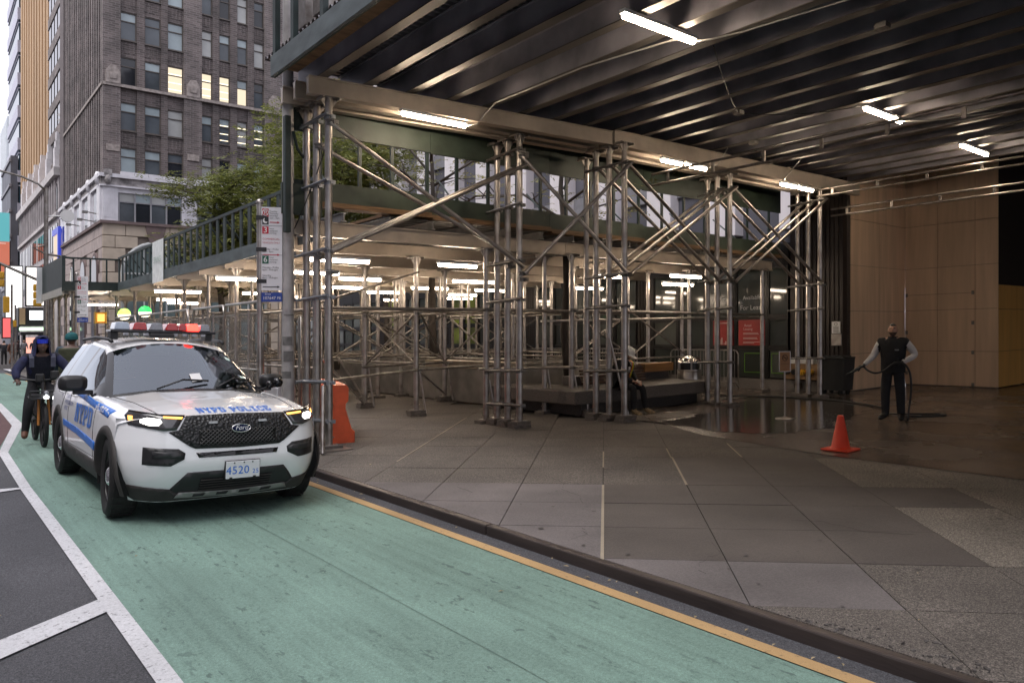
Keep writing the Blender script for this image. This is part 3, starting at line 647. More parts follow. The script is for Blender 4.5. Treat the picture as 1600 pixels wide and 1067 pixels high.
for i, (a, b) in enumerate(((11.43, 12.28), (12.42, 13.14))):
    p = thing('poster', (X0-.04, (a+b)/2, 1.2), ('red leasing poster with lines of white print on the shop window', 'red leasing poster with a white city outline, next to the barrier')[i], 'poster')
    MB().box(X0-.045, a, 1.21, X0-.038, b, 1.93).build('sheet', RED, p)
    m = MB()
    if i == 0:
        text_on(m, 'Retail\nLeasing', (X0-.046, (a+b)/2+.12, 1.72), (0, -1, 0), (0, 0, 1), .10)
        for z in (1.55, 1.52, 1.42, 1.39, 1.30, 1.27): m.box(X0-.048, a+.15+.2*(z*37 % 1), z, X0-.0465, b-.15, z+.014)
    else:
        for q in range(9): m.box(X0-.048, a+.06+.068*q, 1.23, X0-.0465, a+.08+.068*q+.02*(q % 2), 1.28+.05*((q*7) % 4))
        m.box(X0-.048, a+.05, 1.84, X0-.0465, b-.2, 1.86)
    m.build('lettering', VINYL, p, fix=False)
m = MB()
for a, b in ((10.85, 11.25), (11.5, 12.1)):
    for q in ((a, .45, b, .47), (a, .98, b, 1.0), (a, .47, a+.02, .98), (b-.02, .47, b, .98)): m.box(X0-.036, q[0], q[1], X0-.0315, q[2], q[3])
m.build('tape_outline', M('green tape', (.12, .30, .02), .5), ob)
n1 = thing('notice', (18.27, 9.42, 1.5), 'white no smoking notice fixed to the dark ribbed wall', 'notice')
MB().box(18.265, 9.31, 1.53, 18.285, 9.53, 1.83).build('plate', WHITEP, n1)
m = MB().lathe((0, 0, 0), [(.03, 0), (.042, 0), (.042, .002), (.03, .002), (.03, 0)], 14)
m.v = [(18.262-c[2], 9.42+c[0], 1.765+c[1]) for c in m.v]
for z in (1.68, 1.65, 1.62, 1.58, 1.55): m.box(18.262, 9.35, z, 18.2645, 9.49, z+.012)
m.build('print', M('dark print', (.05, .04, .04), .6, var=0), n1)
n2 = thing('brushed_plaque', (18.27, 9.4, 1.35), 'brushed steel plaque right under the white notice', 'plaque')
MB().box(18.26, 9.28, 1.22, 18.285, 9.54, 1.515).build('plate', STEEL, n2, bevel=.004)
# plywood hoarding
PLY = M('weathered plywood', (.64, .45, .30), .75, 0, .14, 2.2, stretch=(2.2, 2.2, .2), bump=.06, bscale=50)
PLYG = M('greyed plywood', (.60, .44, .315), .75, 0, .14, 2.2, stretch=(2.2, 2.2, .2), bump=.06, bscale=50)
PLYO = M('lamp tinted plywood', (.72, .38, .10), .7, 0, .12, 2.2, stretch=(2.2, 2.2, .2))  # orange tint paints a sodium lamp's warm glow into these sheets
ph = thing('plywood_hoarding', (21, 8.5, 0), 'tan plywood hoarding boxed round a column, with a hatch of paired sheets', 'hoarding')
def ply(ax, c, a0, a1, z0, z1, mat, t=.02, pr=0):
    g = .005
    m = MB().box(a0+g, c-pr, z0+g, a1-g, c+t, z1-g) if ax == 'y' else MB().box(c-pr, a0+g, z0+g, c+t, a1-g, z1-g)
    return m.build('plywood_sheet', mat, ph)
for a, b in ((18.9, 20.5), (20.5, 22.1)):
    for z0, z1 in ((.03, .98), (.98, 2.1), (2.1, 3.3), (3.3, 4.5), (4.5, 6.35)): ply('y', 9.35, a, b, z0, z1, PLY)
for a, b in ((9.35, 8.48), (8.48, 7.55), (7.55, 7.0)):
    hz = ((.03, .98), (.98, 2.12), (2.12, 2.56), (2.56, 3.3), (3.3, 4.5), (4.5, 6.35)) if a > 8 else ((.03, .98), (.98, 2.12), (2.12, 3.3), (3.3, 4.5), (4.5, 6.35))
    for z0, z1 in hz: ply('x', 22.1, b, a, z0, z1, PLYG, pr=0 if a < 8 else .008)
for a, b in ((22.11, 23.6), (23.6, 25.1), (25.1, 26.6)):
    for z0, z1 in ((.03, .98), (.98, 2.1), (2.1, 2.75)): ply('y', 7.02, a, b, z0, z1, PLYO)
MB().box(18.9, 9.375, .0, 22.09, 9.5, 6.3).box(22.125, 7.05, 0, 22.25, 9.34, 6.3).build('hoarding_frame', WOODB, ph)
for y, z in ((9.3, .35), (9.3, 2.56), (9.3, 1.5), (7.6, .08), (7.6, .95), (7.6, 1.75), (7.6, 2.56)): MB().box(22.07, y-.03, z-.05, 22.095, y+.03, z+.05).build('hinge', CLAMP, ph)
dw = thing('inner_wall', (24, 7.2, 0), 'dark brown wall above and behind the orange plywood', 'wall')
MB().box(22.3, 7.15, 0, 40, 7.4, 6.4).build('wall', M('matt brown wall', (.03, .02, .013), .9), dw)
MB().box(32, -25, 0, 32.3, 7.1, 6.4).build('wall', RIB, dw)  # unseen side wall, added to cut sky light from the right
MB().box(19.21, -25, 6.42, 40, 9.6, 6.9).build('soffit', M('matt brown wall', (.03, .02, .013)), dw)  # added overhang, stops sky light leaking in beyond the roof
# ---------------- brick tower across the side street ----------------
def brick_mat(name, c1, c2, mor, sc, tint=1):
    m = bpy.data.materials.new(name); m.use_nodes = True; n, L, b = nodes(m)
    tc = n.new('ShaderNodeTexCoord'); sp = n.new('ShaderNodeSeparateXYZ'); L.new(tc.outputs['Object'], sp.inputs[0])
    ad = n.new('ShaderNodeMath'); ad.operation = 'ADD'; L.new(sp.outputs[0], ad.inputs[0]); L.new(sp.outputs[1], ad.inputs[1])
    cb = n.new('ShaderNodeCombineXYZ'); L.new(ad.outputs[0], cb.inputs[0]); L.new(sp.outputs[2], cb.inputs[1])
    br = n.new('ShaderNodeTexBrick'); br.inputs['Scale'].default_value = sc; br.inputs['Color1'].default_value = (*c1, 1); br.inputs['Color2'].default_value = (*c2, 1); br.inputs['Mortar'].default_value = (*mor, 1)
    br.inputs['Mortar Size'].default_value = .03; br.inputs['Brick Width'].default_value = .9; br.inputs['Row Height'].default_value = .3
    L.new(cb.outputs[0], br.inputs['Vector'])
    nz = n.new('ShaderNodeTexNoise'); nz.inputs['Scale'].default_value = .5; nz.inputs['Detail'].default_value = 6; L.new(tc.outputs['Object'], nz.inputs['Vector'])
    r = n.new('ShaderNodeValToRGB'); r.color_ramp.elements[0].position = .3; r.color_ramp.elements[1].position = .7; r.color_ramp.elements[0].color = (.6, .6, .6, 1); r.color_ramp.elements[1].color = (1.25, 1.2, 1.2, 1); L.new(nz.outputs[0], r.inputs[0])
    x = n.new('ShaderNodeMix'); x.data_type = 'RGBA'; x.blend_type = 'MULTIPLY'; x.inputs[0].default_value = 1; L.new(br.outputs[0], x.inputs[6]); L.new(r.outputs[0], x.inputs[7])
    L.new(x.outputs[2], b.inputs['Base Color']); b.inputs['Roughness'].default_value = .85; MATS[name] = m; return m
BRICK = brick_mat('dark brown brick', (.15, .127, .122), (.085, .072, .070), (.20, .185, .18), 1.6)
BRICKL = brick_mat('pale brown brick', (.20, .172, .165), (.12, .104, .10), (.26, .24, .235), 1.6)
TERRA = M('white terracotta', (.68, .67, .71), .45, 0, .12, 1.5, bump=.1, bscale=8)
TERRAD = M('soiled terracotta relief', (.30, .28, .28), .7, 0, .6, 2.2, bump=.8, bscale=3)
TAN = M('tan limestone', (.50, .42, .335), .7, 0, .14, 1.2)
TANP = M('pinkish limestone', (.42, .35, .33), .7, 0, .14, 1.2)
BROWNS = M('brownstone trim', (.16, .115, .11), .7, 0, .2, 2)
FRAME = M('bronze window frame', (.10, .085, .075), .5, 0, .15, 5)
BLIND = M('pale blind behind glass', (.36, .43, .455), .12, 0, .18, .5)
BLINDW = M('warm blind behind glass', (.44, .45, .44), .12, 0, .15, .5)
PDARK = M('dark pane', (.022, .025, .03), .05, 0, .4, .4, spec=.6)
PGREY = M('grey reflecting pane', (.10, .115, .13), .08, 0, .35, .4)
LITW = emat('lit office', (1, .84, .60), .6); LITT = emat('office strip lamp', (1, .85, .6), 1.3)
bt = thing('brick_office_tower', (12, 69, 0), 'dark brown brick tower on a white banded and tan stone base at the corner', 'building')
ZR = [13.99+3.83*k for k in range(1, 8)]
WX = [(13.34,14.62),(15.22,16.54),(17.06,18.39),(19.91,20.88),(21.46,22.45),(23.07,24.05),(24.62,25.62),(27.4,28.4),(29.0,30.0),(30.6,31.6)]
MB().box(12.3, 69.45, 15.4, 40, 92, 46).build('wall', BRICK, bt)
ex = [12.0]+[v for w in WX for v in w]+[40.0]
for i in range(0, len(ex), 2):
    wide = ex[i+1]-ex[i] > 1
    MB().box(ex[i], 69-(.12 if wide else 0), 15.45, ex[i+1], 69.5, 46).build('pier', BRICKL if wide else BRICK, bt)
    if wide and i < 16:
        c = (max(ex[i], 12)+ex[i+1])/2 if i else 12.75
        MB().box(c-.28, 68.84, 18.0, c-.17, 68.9, 23).box(c+.17, 68.84, 18.0, c+.28, 68.9, 23).build('pier_strip', BRICKL, bt)
        MB().prism([(c-.55, 23.0), (c+.55, 23.0), (c+.55, 24.0), (c+.22, 24.5), (c-.22, 24.5), (c-.55, 24.0)], 68.7, 68.95, 'y').cbox((c, 68.68, 23.6), (.5, .1, .5)).build('crest', M('grey stone crest', (.32, .28, .26), .8, 0, .3, 4), bt)
        MB().box(c-.5, 68.78, 17.35, c+.5, 68.95, 17.9).build('corbel', M('grey stone crest', (.3, .3, .3)), bt)
for wi, (a, b) in enumerate(WX):
    for k, zt in enumerate(ZR):
        zb = zt-2.38; lit = (k == 2 and wi in (2, 3, 4))
        zn = ZR[k+1]-2.38 if k+1 < len(ZR) else 46
        sp = MB().box(a, 69.14, zt, b, 69.4, zn)
        if k != 1:
            q = a
            while q < b-.1: sp.box(q, 69.10, zt+.35, q+.16, 69.141, zn-.25); q += .32
        sp.build('spandrel', BRICK, bt)
        f = MB()
        for q in ((a, zb, a+.09, zt), (b-.09, zb, b, zt), (a+.09, zt-.09, b-.09, zt), (a+.09, zb, b-.09, zb+.09), (a+.09, zb+1.55, b-.09, zb+1.63)): f.box(q[0], 69.2, q[1], q[2], 69.34, q[3])
        f.box(a-.04, 69.02, zb-.1, b+.04, 69.3, zb-.001)
        w = f.build('window', FRAME, bt)
        h = (wi*7+k*5+wi*k) % 6
        up, lo = [(BLIND, BLIND), (BLIND, PGREY), (PGREY, PDARK), (BLINDW, BLINDW), (PDARK, PDARK), (BLIND, PGREY)][h]
        if lit: up = lo = LITW
        if k == 2 and wi in (5, 6): lo = LITW if wi == 5 else PGREY
        if k == 3 and wi < 3: up, lo = [(BLIND, PGREY), (PGREY, PGREY), (BLIND, BLIND)][wi]
        MB().box(a+.09, 69.27, zb+.09, b-.09, 69.29, zb+1.55).build('pane', lo, w); MB().box(a+.09, 69.27, zb+1.63, b-.09, 69.29, zt-.09).build('pane', up, w)
        if lit or (k == 1 and wi in (4, 5, 6)):
            m = MB()
            for q in (.35, .95, 1.7): m.box(a+.12, 69.255, zb+q, b-.12, 69.268, zb+q+.07)
            m.build('ceiling_lamp', LITT, w)
MB().box(12, 68.75, 22.78, 40, 69, 23.02).build('string_course', M('grey stone crest', (.3, .3, .3)), bt)
y = 69.4
while y < 89.4:   # ribbed flank along the avenue
    MB().box(12.0, y, 15.45, 12.35, y+.5, 46).build('flank_rib', BRICKL if int(y*2) % 3 == 0 else BRICK, bt)
    MB().box(12.18, y+.5, 15.45, 12.3, y+1.05, 46).build('flank_recess', PGREY if int(y*3) % 2 else FRAME, bt); y += 1.06
MB().box(11.9, 69, 22.78, 12.0, 89.5, 23.02).build('string_course', MATS['grey stone crest'], bt)
MB().box(11.95, 89.5, 15.45, 40, 92, 46).build('flank_pier', M('plain brown wall', (.12, .10, .10), .85, 0, .2, 1), bt)
wing = thing('rear_brick_wing', (12.2, 99, 0), 'darker rear wing of brick with thin banded floors behind the ribbed tower', 'building')
MB().box(12.5, 92.1, 20.5, 38, 104.9, 60).build('wall', BRICK, wing)
z = 21.0
while z < 58:
    MB().box(12.35, 92.2, z, 12.5, 104.8, z+1.2).build('spandrel', BRICKL, wing)
    for k in range(5): MB().box(12.42, 93+2.4*k, z+1.25, 12.52, 94.6+2.4*k, z+3.4).build('window', PDARK, wing)
    z += 3.6
cm = thing('wall_camera', (12.2, 92.6, 25.6), 'pair of white cameras fixed high on the brick wing', 'camera')
tubep(cm, 'camera_body', (12.3, 92.7, 25.9), (11.9, 92.2, 25.8), .16, WHITEP); tubep(cm, 'camera_body', (12.3, 92.7, 25.3), (11.9, 92.2, 25.2), .16, WHITEP)
# white band storey
MB().box(12.0, 69.3, 11.5, 40, 92, 15.4).build('white_storey_wall', TERRA, bt)
for a, b in ((12.0, 13.15), (18.25, 19.5), (25.6, 26.9), (33, 34.2)):
    p = MB().box(a, 68.95, 11.5, b, 69.35, 14.35)
    for k in range(6): p.box(a+.12+.15*k, 68.92, 11.8, a+.2+.15*k, 68.951, 14.1)
    p.build('pilaster', TERRA, bt)
for a, b in ((13.15, 18.25), (19.5, 25.6), (26.9, 33)):
    MB().box(a, 69.05, 13.95, b, 69.35, 14.35).build('lintel', TERRA, bt)
    f = MB(); n = 4; wv = (b-a-.1)/n
    for k in range(n+1): f.box(a+.03+wv*k, 69.1, 11.55, a+.16+wv*k, 69.28, 13.95)
    f.box(a, 69.12, 13.15, b, 69.26, 13.25); w = f.build('window', M('grey window frame', (.28, .28, .3), .5), bt)
    for k in range(n):
        MB().box(a+.16+wv*k, 69.2, 13.25, a+.03+wv*(k+1), 69.22, 13.95).build('pane', BLIND if k % 2 else BLINDW, w)
        MB().box(a+.16+wv*k, 69.2, 11.55, a+.03+wv*(k+1), 69.22, 13.15).build('pane', PGREY if k % 2 == 0 else PDARK, w)
MB().box(11.7, 68.65, 15.12, 40, 69.3, 15.42).box(11.8, 68.8, 14.36, 40, 69.3, 14.5).build('cornice', TERRA, bt)
MB().box(11.85, 68.85, 14.5, 40, 69.3, 15.12).build('frieze', TERRAD, bt)
x = 13.3
while x < 33: MB().box(x, 68.66, 15.42, x+1.05, 68.95, 15.68).build('coping_block', TERRA, bt); x += 1.09
for c in (12.35, 18.85, 26.2):
    MB().lathe((c, 68.7, 14.9), [(.0, -.4), (.18, -.34), (.26, 0), (.18, .34), (0, .4)], 10).cbox((c, 68.75, 15.5), (.6, .3, .5)).build('corner_scroll', TERRAD, bt)
for k, y in enumerate((69.1, 73.3, 77.7, 82.0, 86.5)):
    MB().box(11.8, y, 11.5, 12.01, y+1.3, 14.4).build('pilaster', TERRA, bt); MB().lathe((11.75, y+.5, 15.0), [(0, -.5), (.2, -.4), (.25, .3), (.15, .6), (0, .62)], 8).build('corner_scroll', TERRA, bt)
    w = MB().box(11.96, y+1.5, 11.7, 12.01, y+3.6, 14.2).build('window', M('grey window frame', (.28, .28, .3)), bt); MB().box(11.94, y+1.65, 11.85, 11.958, y+3.5, 14.05).build('pane', PDARK, w)
MB().box(11.65, 69.31, 15.1, 12.3, 91, 15.42).box(11.8, 69.31, 14.38, 12.3, 91, 14.6).build('cornice', TERRA, bt)
MB().box(11.85, 69.31, 14.6, 12.2, 91, 15.1).build('frieze', TERRAD, bt)
# tan stone base with arches
MB().box(12.1, 69.2, -.2, 40, 91, 11.3).build('base_wall', M('mortar recess', (.2, .165, .14), .9), bt)
MB().box(11.8, 68.8, 11.28, 40, 69.3, 11.52).box(11.8, 69.31, 11.28, 12.2, 91, 11.52).build('belt_course', BROWNS, bt)
def in_arch(x, z, cx, r, zs): return abs(x-cx) < r and (z < zs or (x-cx)**2+(z-zs)**2 < r*r)
for r_ in range(11):
    z0 = r_*1.03; x = 12.0-(.8 if r_ % 2 else 0)
    while x < 27:
        a, b = max(12.0, x), x+1.75
        if b > 12.2 and not any(in_arch((a+b)/2, z0+.5, cx, 2.75, 7.2) for cx in (16.1, 23.2)):
            MB().box(a+.02, 69.0, z0+.03, b-.02, 69.21, z0+1.0).build('stone_block', TAN, bt, bevel=.03)
        x += 1.75
    y = 69.0-(.8 if r_ % 2 else 0)
    while y < 90:
        a, b = max(69.22, y), y+1.8
        if not any(in_arch((a+b)/2, z0+.5, cy, 1.5, 7.6) for cy in (72.3, 78.0, 84.0)): MB().box(12.0, a+.02, z0+.03, 12.11, b-.02, z0+1.0).build('stone_block', TANP, bt)
        y += 1.8
for cx in (16.1, 23.2):
    R_ = 2.6; arc = [(cx+R_*math.cos(t), 7.2+R_*math.sin(t)) for t in np.linspace(0, math.pi, 15)]
    f = MB().path([(p[0], 69.05, p[1]) for p in [(cx+R_, 0)]+arc+[(cx-R_, 0)]], .16, 6)
    for q in (-.9, .9): f.box(cx+q-.06, 69.05, 0, cx+q+.06, 69.15, 9.4)
    f.box(cx-2.6, 69.05, 7.1, cx+2.6, 69.15, 7.25); w = f.build('arch_window', M('pale arch frame', (.5, .52, .52), .5), bt)
    MB().prism([(cx+R_, 0)]+arc+[(cx-R_, 0)], 69.1, 69.18, 'y').build('pane', M('arch glass', (.13, .17, .17), .08, 0, .4, .5), w)
    MB().prism([(cx-.5, 9.85), (cx+.5, 9.85), (cx+.85, 11.25), (cx-.85, 11.25)], 68.9, 69.02, 'y').build('keystone', BROWNS, bt)
for cy in (72.3, 78.0, 84.0):
    arc = [(cy+1.35*math.cos(t), 7.6+1.5*math.sin(t)) for t in np.linspace(0, math.pi, 13)]
    w = MB().prism([(cy+1.35, 0)]+arc+[(cy-1.35, 0)], 11.93, 12.1, 'x').build('arch_window', BROWNS, bt)
    MB().prism([(cy+1.1, 0)]+[(cy+1.1*math.cos(t), 7.6+1.2*math.sin(t)) for t in np.linspace(0, math.pi, 13)]+[(cy-1.1, 0)], 11.9, 11.925, 'x').build('pane', PDARK, w)
for y, z in ((73, 11.9), (79, 12.2), (70.5, 12.2)):
    b = thing('facade_floodlight', (11.5, y, z), {73: 'floodlight arm on the white storey between two windows', 79: 'floodlight arm furthest up the avenue on the white storey', 70.5: 'floodlight arm nearest the corner of the white storey'}[y], 'floodlight')
    tubep(b, 'arm', (12, y, z), (10.9, y-.3, z+.1), .05, CLAMP); MB().cbox((10.9, y-.3, z+.05), (.4, .3, .2)).build('lamp_head', CLAMP, b)
# ---------------- buildings further up the avenue ----------------
gb = thing('ornate_grey_building', (12, 113, 0), 'pale grey ornate block with roof finials beyond the brick tower', 'building')
GREYS = M('pale grey stone', (.44, .405, .41), .75, 0, .2, .6)
MB().box(12.1, 94, 0, 30, 133, 20.3).build('wall', GREYS, gb)
MB().box(11.6, 93.8, 19.6, 30, 133.2, 20.5).box(11.8, 93.9, 15.2, 12.2, 133, 15.6).build('cornice', M('grey stone trim', (.5, .47, .47), .7, 0, .2, 1), gb)
y = 94.6
while y < 132:
    w = MB().prism([(y, 16), (y+1.1, 16), (y+1.1, 18.2), (y+.55, 18.9), (y, 18.2)], 12.02, 12.11, 'x').build('window', PDARK, gb)
    MB().box(11.9, y+1.25, 15.6, 12.11, y+1.6, 19.6).build('pilaster', GREYS, gb)
    for z in (11.6, 8): MB().box(12.03, y, z, 12.11, y+1.2, z+2.9).build('window', PDARK if int(y) % 3 else BLINDW, gb)
    y += 1.9
for k in range(6):
    y = 95.5+6.6*k
    MB().box(11.9, y, 20.5, 13.1, y+1.2, 22.2).box(11.9, y+.05, 22.22, 13.0, y+1.15, 23.0).box(12.0, y+.1, 23.02, 12.9, y+1.1, 23.8).box(12.1, y+.2, 23.82, 12.8, y+1.0, 24.8).build('finial', M('white finial', (.62, .6, .62), .6, 0, .15, 2), gb)
bs = thing('blue_framed_sign', (11.8, 91.5, 9), 'bright blue framed sign with a lit edge on the corner of the grey block', 'sign')
MB().box(11.6, 90.6, 8, 11.9, 91.2, 13.6).box(11.6, 91.2, 13.0, 11.9, 95, 13.6).build('blue_frame', emat('blue sign glow', (.02, .06, .8), .35), bs)
MB().box(11.75, 91.2, 8, 11.9, 95, 13.0).build('sign_face', emat('warm sign glow', (1, .75, .5), .4), bs)
tt = thing('tan_tower', (13, 120, 0), 'tall tan tower of plain vertical ribs rising behind the grey block', 'building')
MB().box(13.2, 105, 0, 32, 140, 110).build('wall', M('tan wall', (.30, .185, .10), .8, 0, .12, .3, stretch=(1, 1, .1)), tt)
for k in range(12): MB().box(12.75, 105.2+2.95*k, 20.5, 13.21, 106.6+2.95*k, 110).build('rib', M('tan rib', (.43, .29, .17), .8, 0, .12, .4, stretch=(1, 1, .1)), tt)
gt = thing('blue_glass_tower', (12.6, 150, 0), 'dark blue glass tower with pale floor bands at the frame edge', 'building')
MB().box(12.7, 141, 0, 36, 158, 120).build('wall', M('blue tower glass', (.02, .05, .075), .1, 0, .3, .3), gt)
z = 6.0
while z < 118: MB().box(12.5, 140.9, z, 36.1, 158.1, z+1.9).build('floor_band', M('pale floor band', (.42, .42, .5), .5), gt); MB().box(12.6, 140.95, z+4.6, 36, 158, z+4.75).build('glazing_bar', M('pale floor band', (.4, .4, .5)), gt); z += 5.2
lb = thing('low_grey_building', (13, 165, 0), 'low dark grey building with thin ledges under the glass tower', 'building')
MB().box(11.6, 141.2, 0, 12.6, 156, 31).build('wall', M('slate wall', (.10, .105, .13), .6, 0, .2, .5), lb)
for z in (10, 14, 18, 22, 26, 30): MB().box(11.4, 141, z, 11.7, 156, z+.5).build('ledge', M('slate ledge', (.22, .22, .25), .6), lb)
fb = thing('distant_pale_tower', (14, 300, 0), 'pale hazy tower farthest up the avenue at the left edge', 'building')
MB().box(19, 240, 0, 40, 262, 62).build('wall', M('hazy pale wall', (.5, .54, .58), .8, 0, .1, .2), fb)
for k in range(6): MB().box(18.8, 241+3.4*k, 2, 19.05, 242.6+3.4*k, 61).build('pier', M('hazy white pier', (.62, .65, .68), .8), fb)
fb2 = thing('distant_brick_block', (10, 200, 0), 'brown low block closing the avenue far behind the crowd', 'building')
MB().box(14, 180, 0, 40, 230, 20).build('wall', M('far brown wall', (.22, .16, .15), .8, 0, .3, .3), fb2)
for k in range(8): MB().box(13.8, 182+5*k, 3, 14.02, 185+5*k, 18).build('window', PGREY, fb2)
far = thing('distant_end_building', (0, 420, 0), 'grey building across the far end of the avenue', 'building')
MB().box(-60, 420, -10, 60, 440, 26).build('wall', M('far grey wall', (.25, .24, .26), .8, 0, .3, .2), far)
for k in range(20): MB().box(-40+5*k, 419.7, 4, -37.5+5*k, 420.02, 22).build('window', PGREY, far)
def screen(name, x0, x1, y, z0, z1, mat, label, t=.5):
    r = thing(name, ((x0+x1)/2, y, z0), label, 'screen')
    MB().box(x0-.15, y+.02, z0-.15, x1+.15, y+t, z1+.15).build('screen_case', BLACK, r); MB().box(x0, y-.02, z0, x1, y+.019, z1).build('screen_face', mat, r); return r
screen('lit_billboard', 9.35, 11.15, 120, 4.4, 11.6, emat('billboard white', (1, .97, .93), 1.6), 'tall glowing white billboard left of the yellow signal')
screen('lit_billboard', 9.75, 11.65, 100, 5.6, 9.9, emat('billboard warm', (1, .93, .86), 1.5), 'glowing cream billboard right beside the brick tower base')
sc3 = screen('colour_billboard', 9.2, 10.55, 130, 11.5, 16.0, emat('billboard orange', (.85, .22, .12), .4), 'teal and orange billboard screen at the left frame edge')
MB().box(9.2, 129.96, 16.0, 10.55, 130.02, 20.2).build('screen_face', emat('billboard teal', (.12, .55, .6), .45), sc3)
MB().lathe((9.6, 129.9, 15.7), [(0, -.05), (.5, -.05), (.5, .05), (0, .05)], 16).build('screen_shape', emat('billboard pale', (1, .6, .5), .4), sc3)
th = thing('theatre_front', (10.2, 100, 0), 'black theatre front with a small lit screen over its entrance', 'theatre')
MB().box(8.85, 99, 3.2, 11.55, 101, 5.3).build('sign_box', BLACK, th); MB().box(9.9, 98.95, 3.9, 11.2, 99.0, 4.95).build('screen_face', emat('theatre screen', (.9, .95, 1), 1.3), th)
MB().box(8.95, 98.94, 3.4, 9.5, 99.0, 5.2).build('logo_panel', M('gold emblem', (.5, .35, .2), .4), th)
MB().box(9.0, 98.5, 2.2, 11.9, 101, 2.55).build('marquee', BLACK, th); MB().box(8.9, 98.6, 2.7, 11.7, 98.75, 3.05).build('marquee_lights', emat('marquee glow', (.6, 1, .6), 1.2), th)
MB().box(9.3, 99.5, -.2, 9.6, 101, 2.2).box(10.9, 99.5, -.2, 11.9, 101, 2.2).build('door_pier', BLACK, th); MB().box(9.65, 99.6, -.2, 10.8, 99.8, 1.9).build('door_glow', emat('door glow', (1, .45, .35), .8), th)
for x0, x1, y, z0, z1, c, l in ((7.0, 8.6, 125, 1.6, 3.2, (1, .3, .2), 'small red lit shop sign above the crowd'), (8.4, 9.2, 112, 2.0, 4.4, (.7, .1, .1), 'dark red tall sign beside the white billboard'), (5.5, 6.9, 140, 2.5, 3.2, (.3, 1, .4), 'thin green lit sign far up the avenue')):
    screen('shop_sign', x0, x1, y, z0, z1, emat('glow '+l[:9], c, .9), l, .3)

op = thing('opposite_building', (-26, 10, 0), 'grey stone block on the other side of the avenue', 'building')  # out of view, added to keep low sky light off the plaza
MB().box(-46, -70, -.3, -26, 130, 44).build('wall', GREYS, op)
for r_ in range(9):
    for k in range(22): MB().box(-26.01, -66+8.6*k, 3+4.6*r_, -25.95, -61.5+8.6*k, 6+4.6*r_).build('window', PGREY if (r_+k) % 3 else BLIND, op)
# ---------------- trees, planter and bench ----------------
BARK = M('dark bark', (.055, .045, .038), .9, 0, .4, 8, stretch=(1, 1, .3), bump=.6, bscale=25)
def leaf_mat(name, a, b):
    m = bpy.data.materials.new(name); m.use_nodes = True; n, L, p = nodes(m)
    g = n.new('ShaderNodeNewGeometry'); r = n.new('ShaderNodeValToRGB'); r.color_ramp.elements[0].color = (*a, 1); r.color_ramp.elements[1].color = (*b, 1)
    L.new(g.outputs['Random Per Island'], r.inputs[0]); L.new(r.outputs[0], p.inputs['Base Color']); p.inputs['Roughness'].default_value = .6
    tr = n.new('ShaderNodeBsdfTranslucent'); L.new(r.outputs[0], tr.inputs[0]); mx = n.new('ShaderNodeMixShader'); mx.inputs[0].default_value = .35
    L.new(p.outputs[0], mx.inputs[1]); L.new(tr.outputs[0], mx.inputs[2]); L.new(mx.outputs[0], n['Material Output'].inputs[0]); return m
LEAF = leaf_mat('locust leaf', (.085, .115, .028), (.28, .29, .085)); LEAFY = leaf_mat('thin yellow leaf', (.13, .15, .04), (.34, .31, .11))
def tree(x, y, h, cz, R, nb, nl, label, leaf=LEAF, seed=1, r0=.12, ls=.11, base=.0, spread=1.0, first=.35):
    rnd = random.Random(seed); t = thing('locust_tree', (x, y, base), label, 'tree', 'street trees')
    tr = MB(); tips = []
    top = Vector((x+rnd.uniform(-.3, .3), y+rnd.uniform(-.3, .3), h))
    pts = [Vector((x, y, base)).lerp(top, i/6)+Vector((rnd.uniform(-.08, .08), rnd.uniform(-.08, .08), 0))*(i > 0) for i in range(7)]
    tr.path(pts, [r0*(1-.8*i/6) for i in range(7)], 8)
    for k in range(nb):
        f = first+(.97-first)*k/max(1, nb-1); b = pts[0].lerp(pts[-1], f); a = k*2.4+rnd.uniform(-.4, .4)
        L_ = R*(1.0-.45*abs(f-.55))*rnd.uniform(.75, 1.1)*spread
        e = b+Vector((math.cos(a)*L_, math.sin(a)*L_, rnd.uniform(.25, .75)*L_*.8)); mid = b.lerp(e, .5)+Vector((rnd.uniform(-.2, .2), rnd.uniform(-.2, .2), .15*L_))
        tr.path([b, mid, e], [r0*.42*(1-f*.4), r0*.26, r0*.07], 6); tips += [mid.lerp(e, q) for q in (.2, .6, 1.0)]
        for q in range(4):
            s = b.lerp(mid, rnd.uniform(.5, 1)) if q % 2 else mid.lerp(e, rnd.uniform(.1, .8))
            u = s+Vector((rnd.uniform(-1, 1), rnd.uniform(-1, 1), rnd.uniform(-.1, .8)))*R*.33
            tr.path([s, s.lerp(u, .5)+Vector((0, 0, .1)), u], [r0*.15, r0*.09, r0*.03], 5); tips += [u, s.lerp(u, .6)]
    tr.build('trunk', BARK, t)
    cr = MB(); V = []; Fc = []
    for k in range(nl):
        c = tips[rnd.randrange(len(tips))]; g = R*.19
        # fronds: several leaflets along a drooping stalk
        p = c+Vector((rnd.gauss(0, g), rnd.gauss(0, g), rnd.gauss(0, g*.7))); a = rnd.uniform(0, 6.28); d = Vector((math.cos(a), math.sin(a), rnd.uniform(-.7, .2))).normalized(); sd_ = d.cross(Vector((0, 0, 1))).normalized()
        for q in range(5):
            o = p+d*(q*ls*.75); w = ls*rnd.uniform(.65, 1.5)
            for sg in (-1, 1):
                e = o+sd_*sg*w+d*w*.35+Vector((0, 0, rnd.uniform(-.35, .1)*w)); n_ = len(V)
                V += [o, o.lerp(e, .5)+d*w*.28, e, o.lerp(e, .5)-d*w*.2]; Fc.append((n_, n_+1, n_+2, n_+3))
    cr.v = [tuple(v) for v in V]; cr.f = Fc; cr.sm = [False]*len(Fc)
    cr.build('crown', leaf, t, fix=False); return t
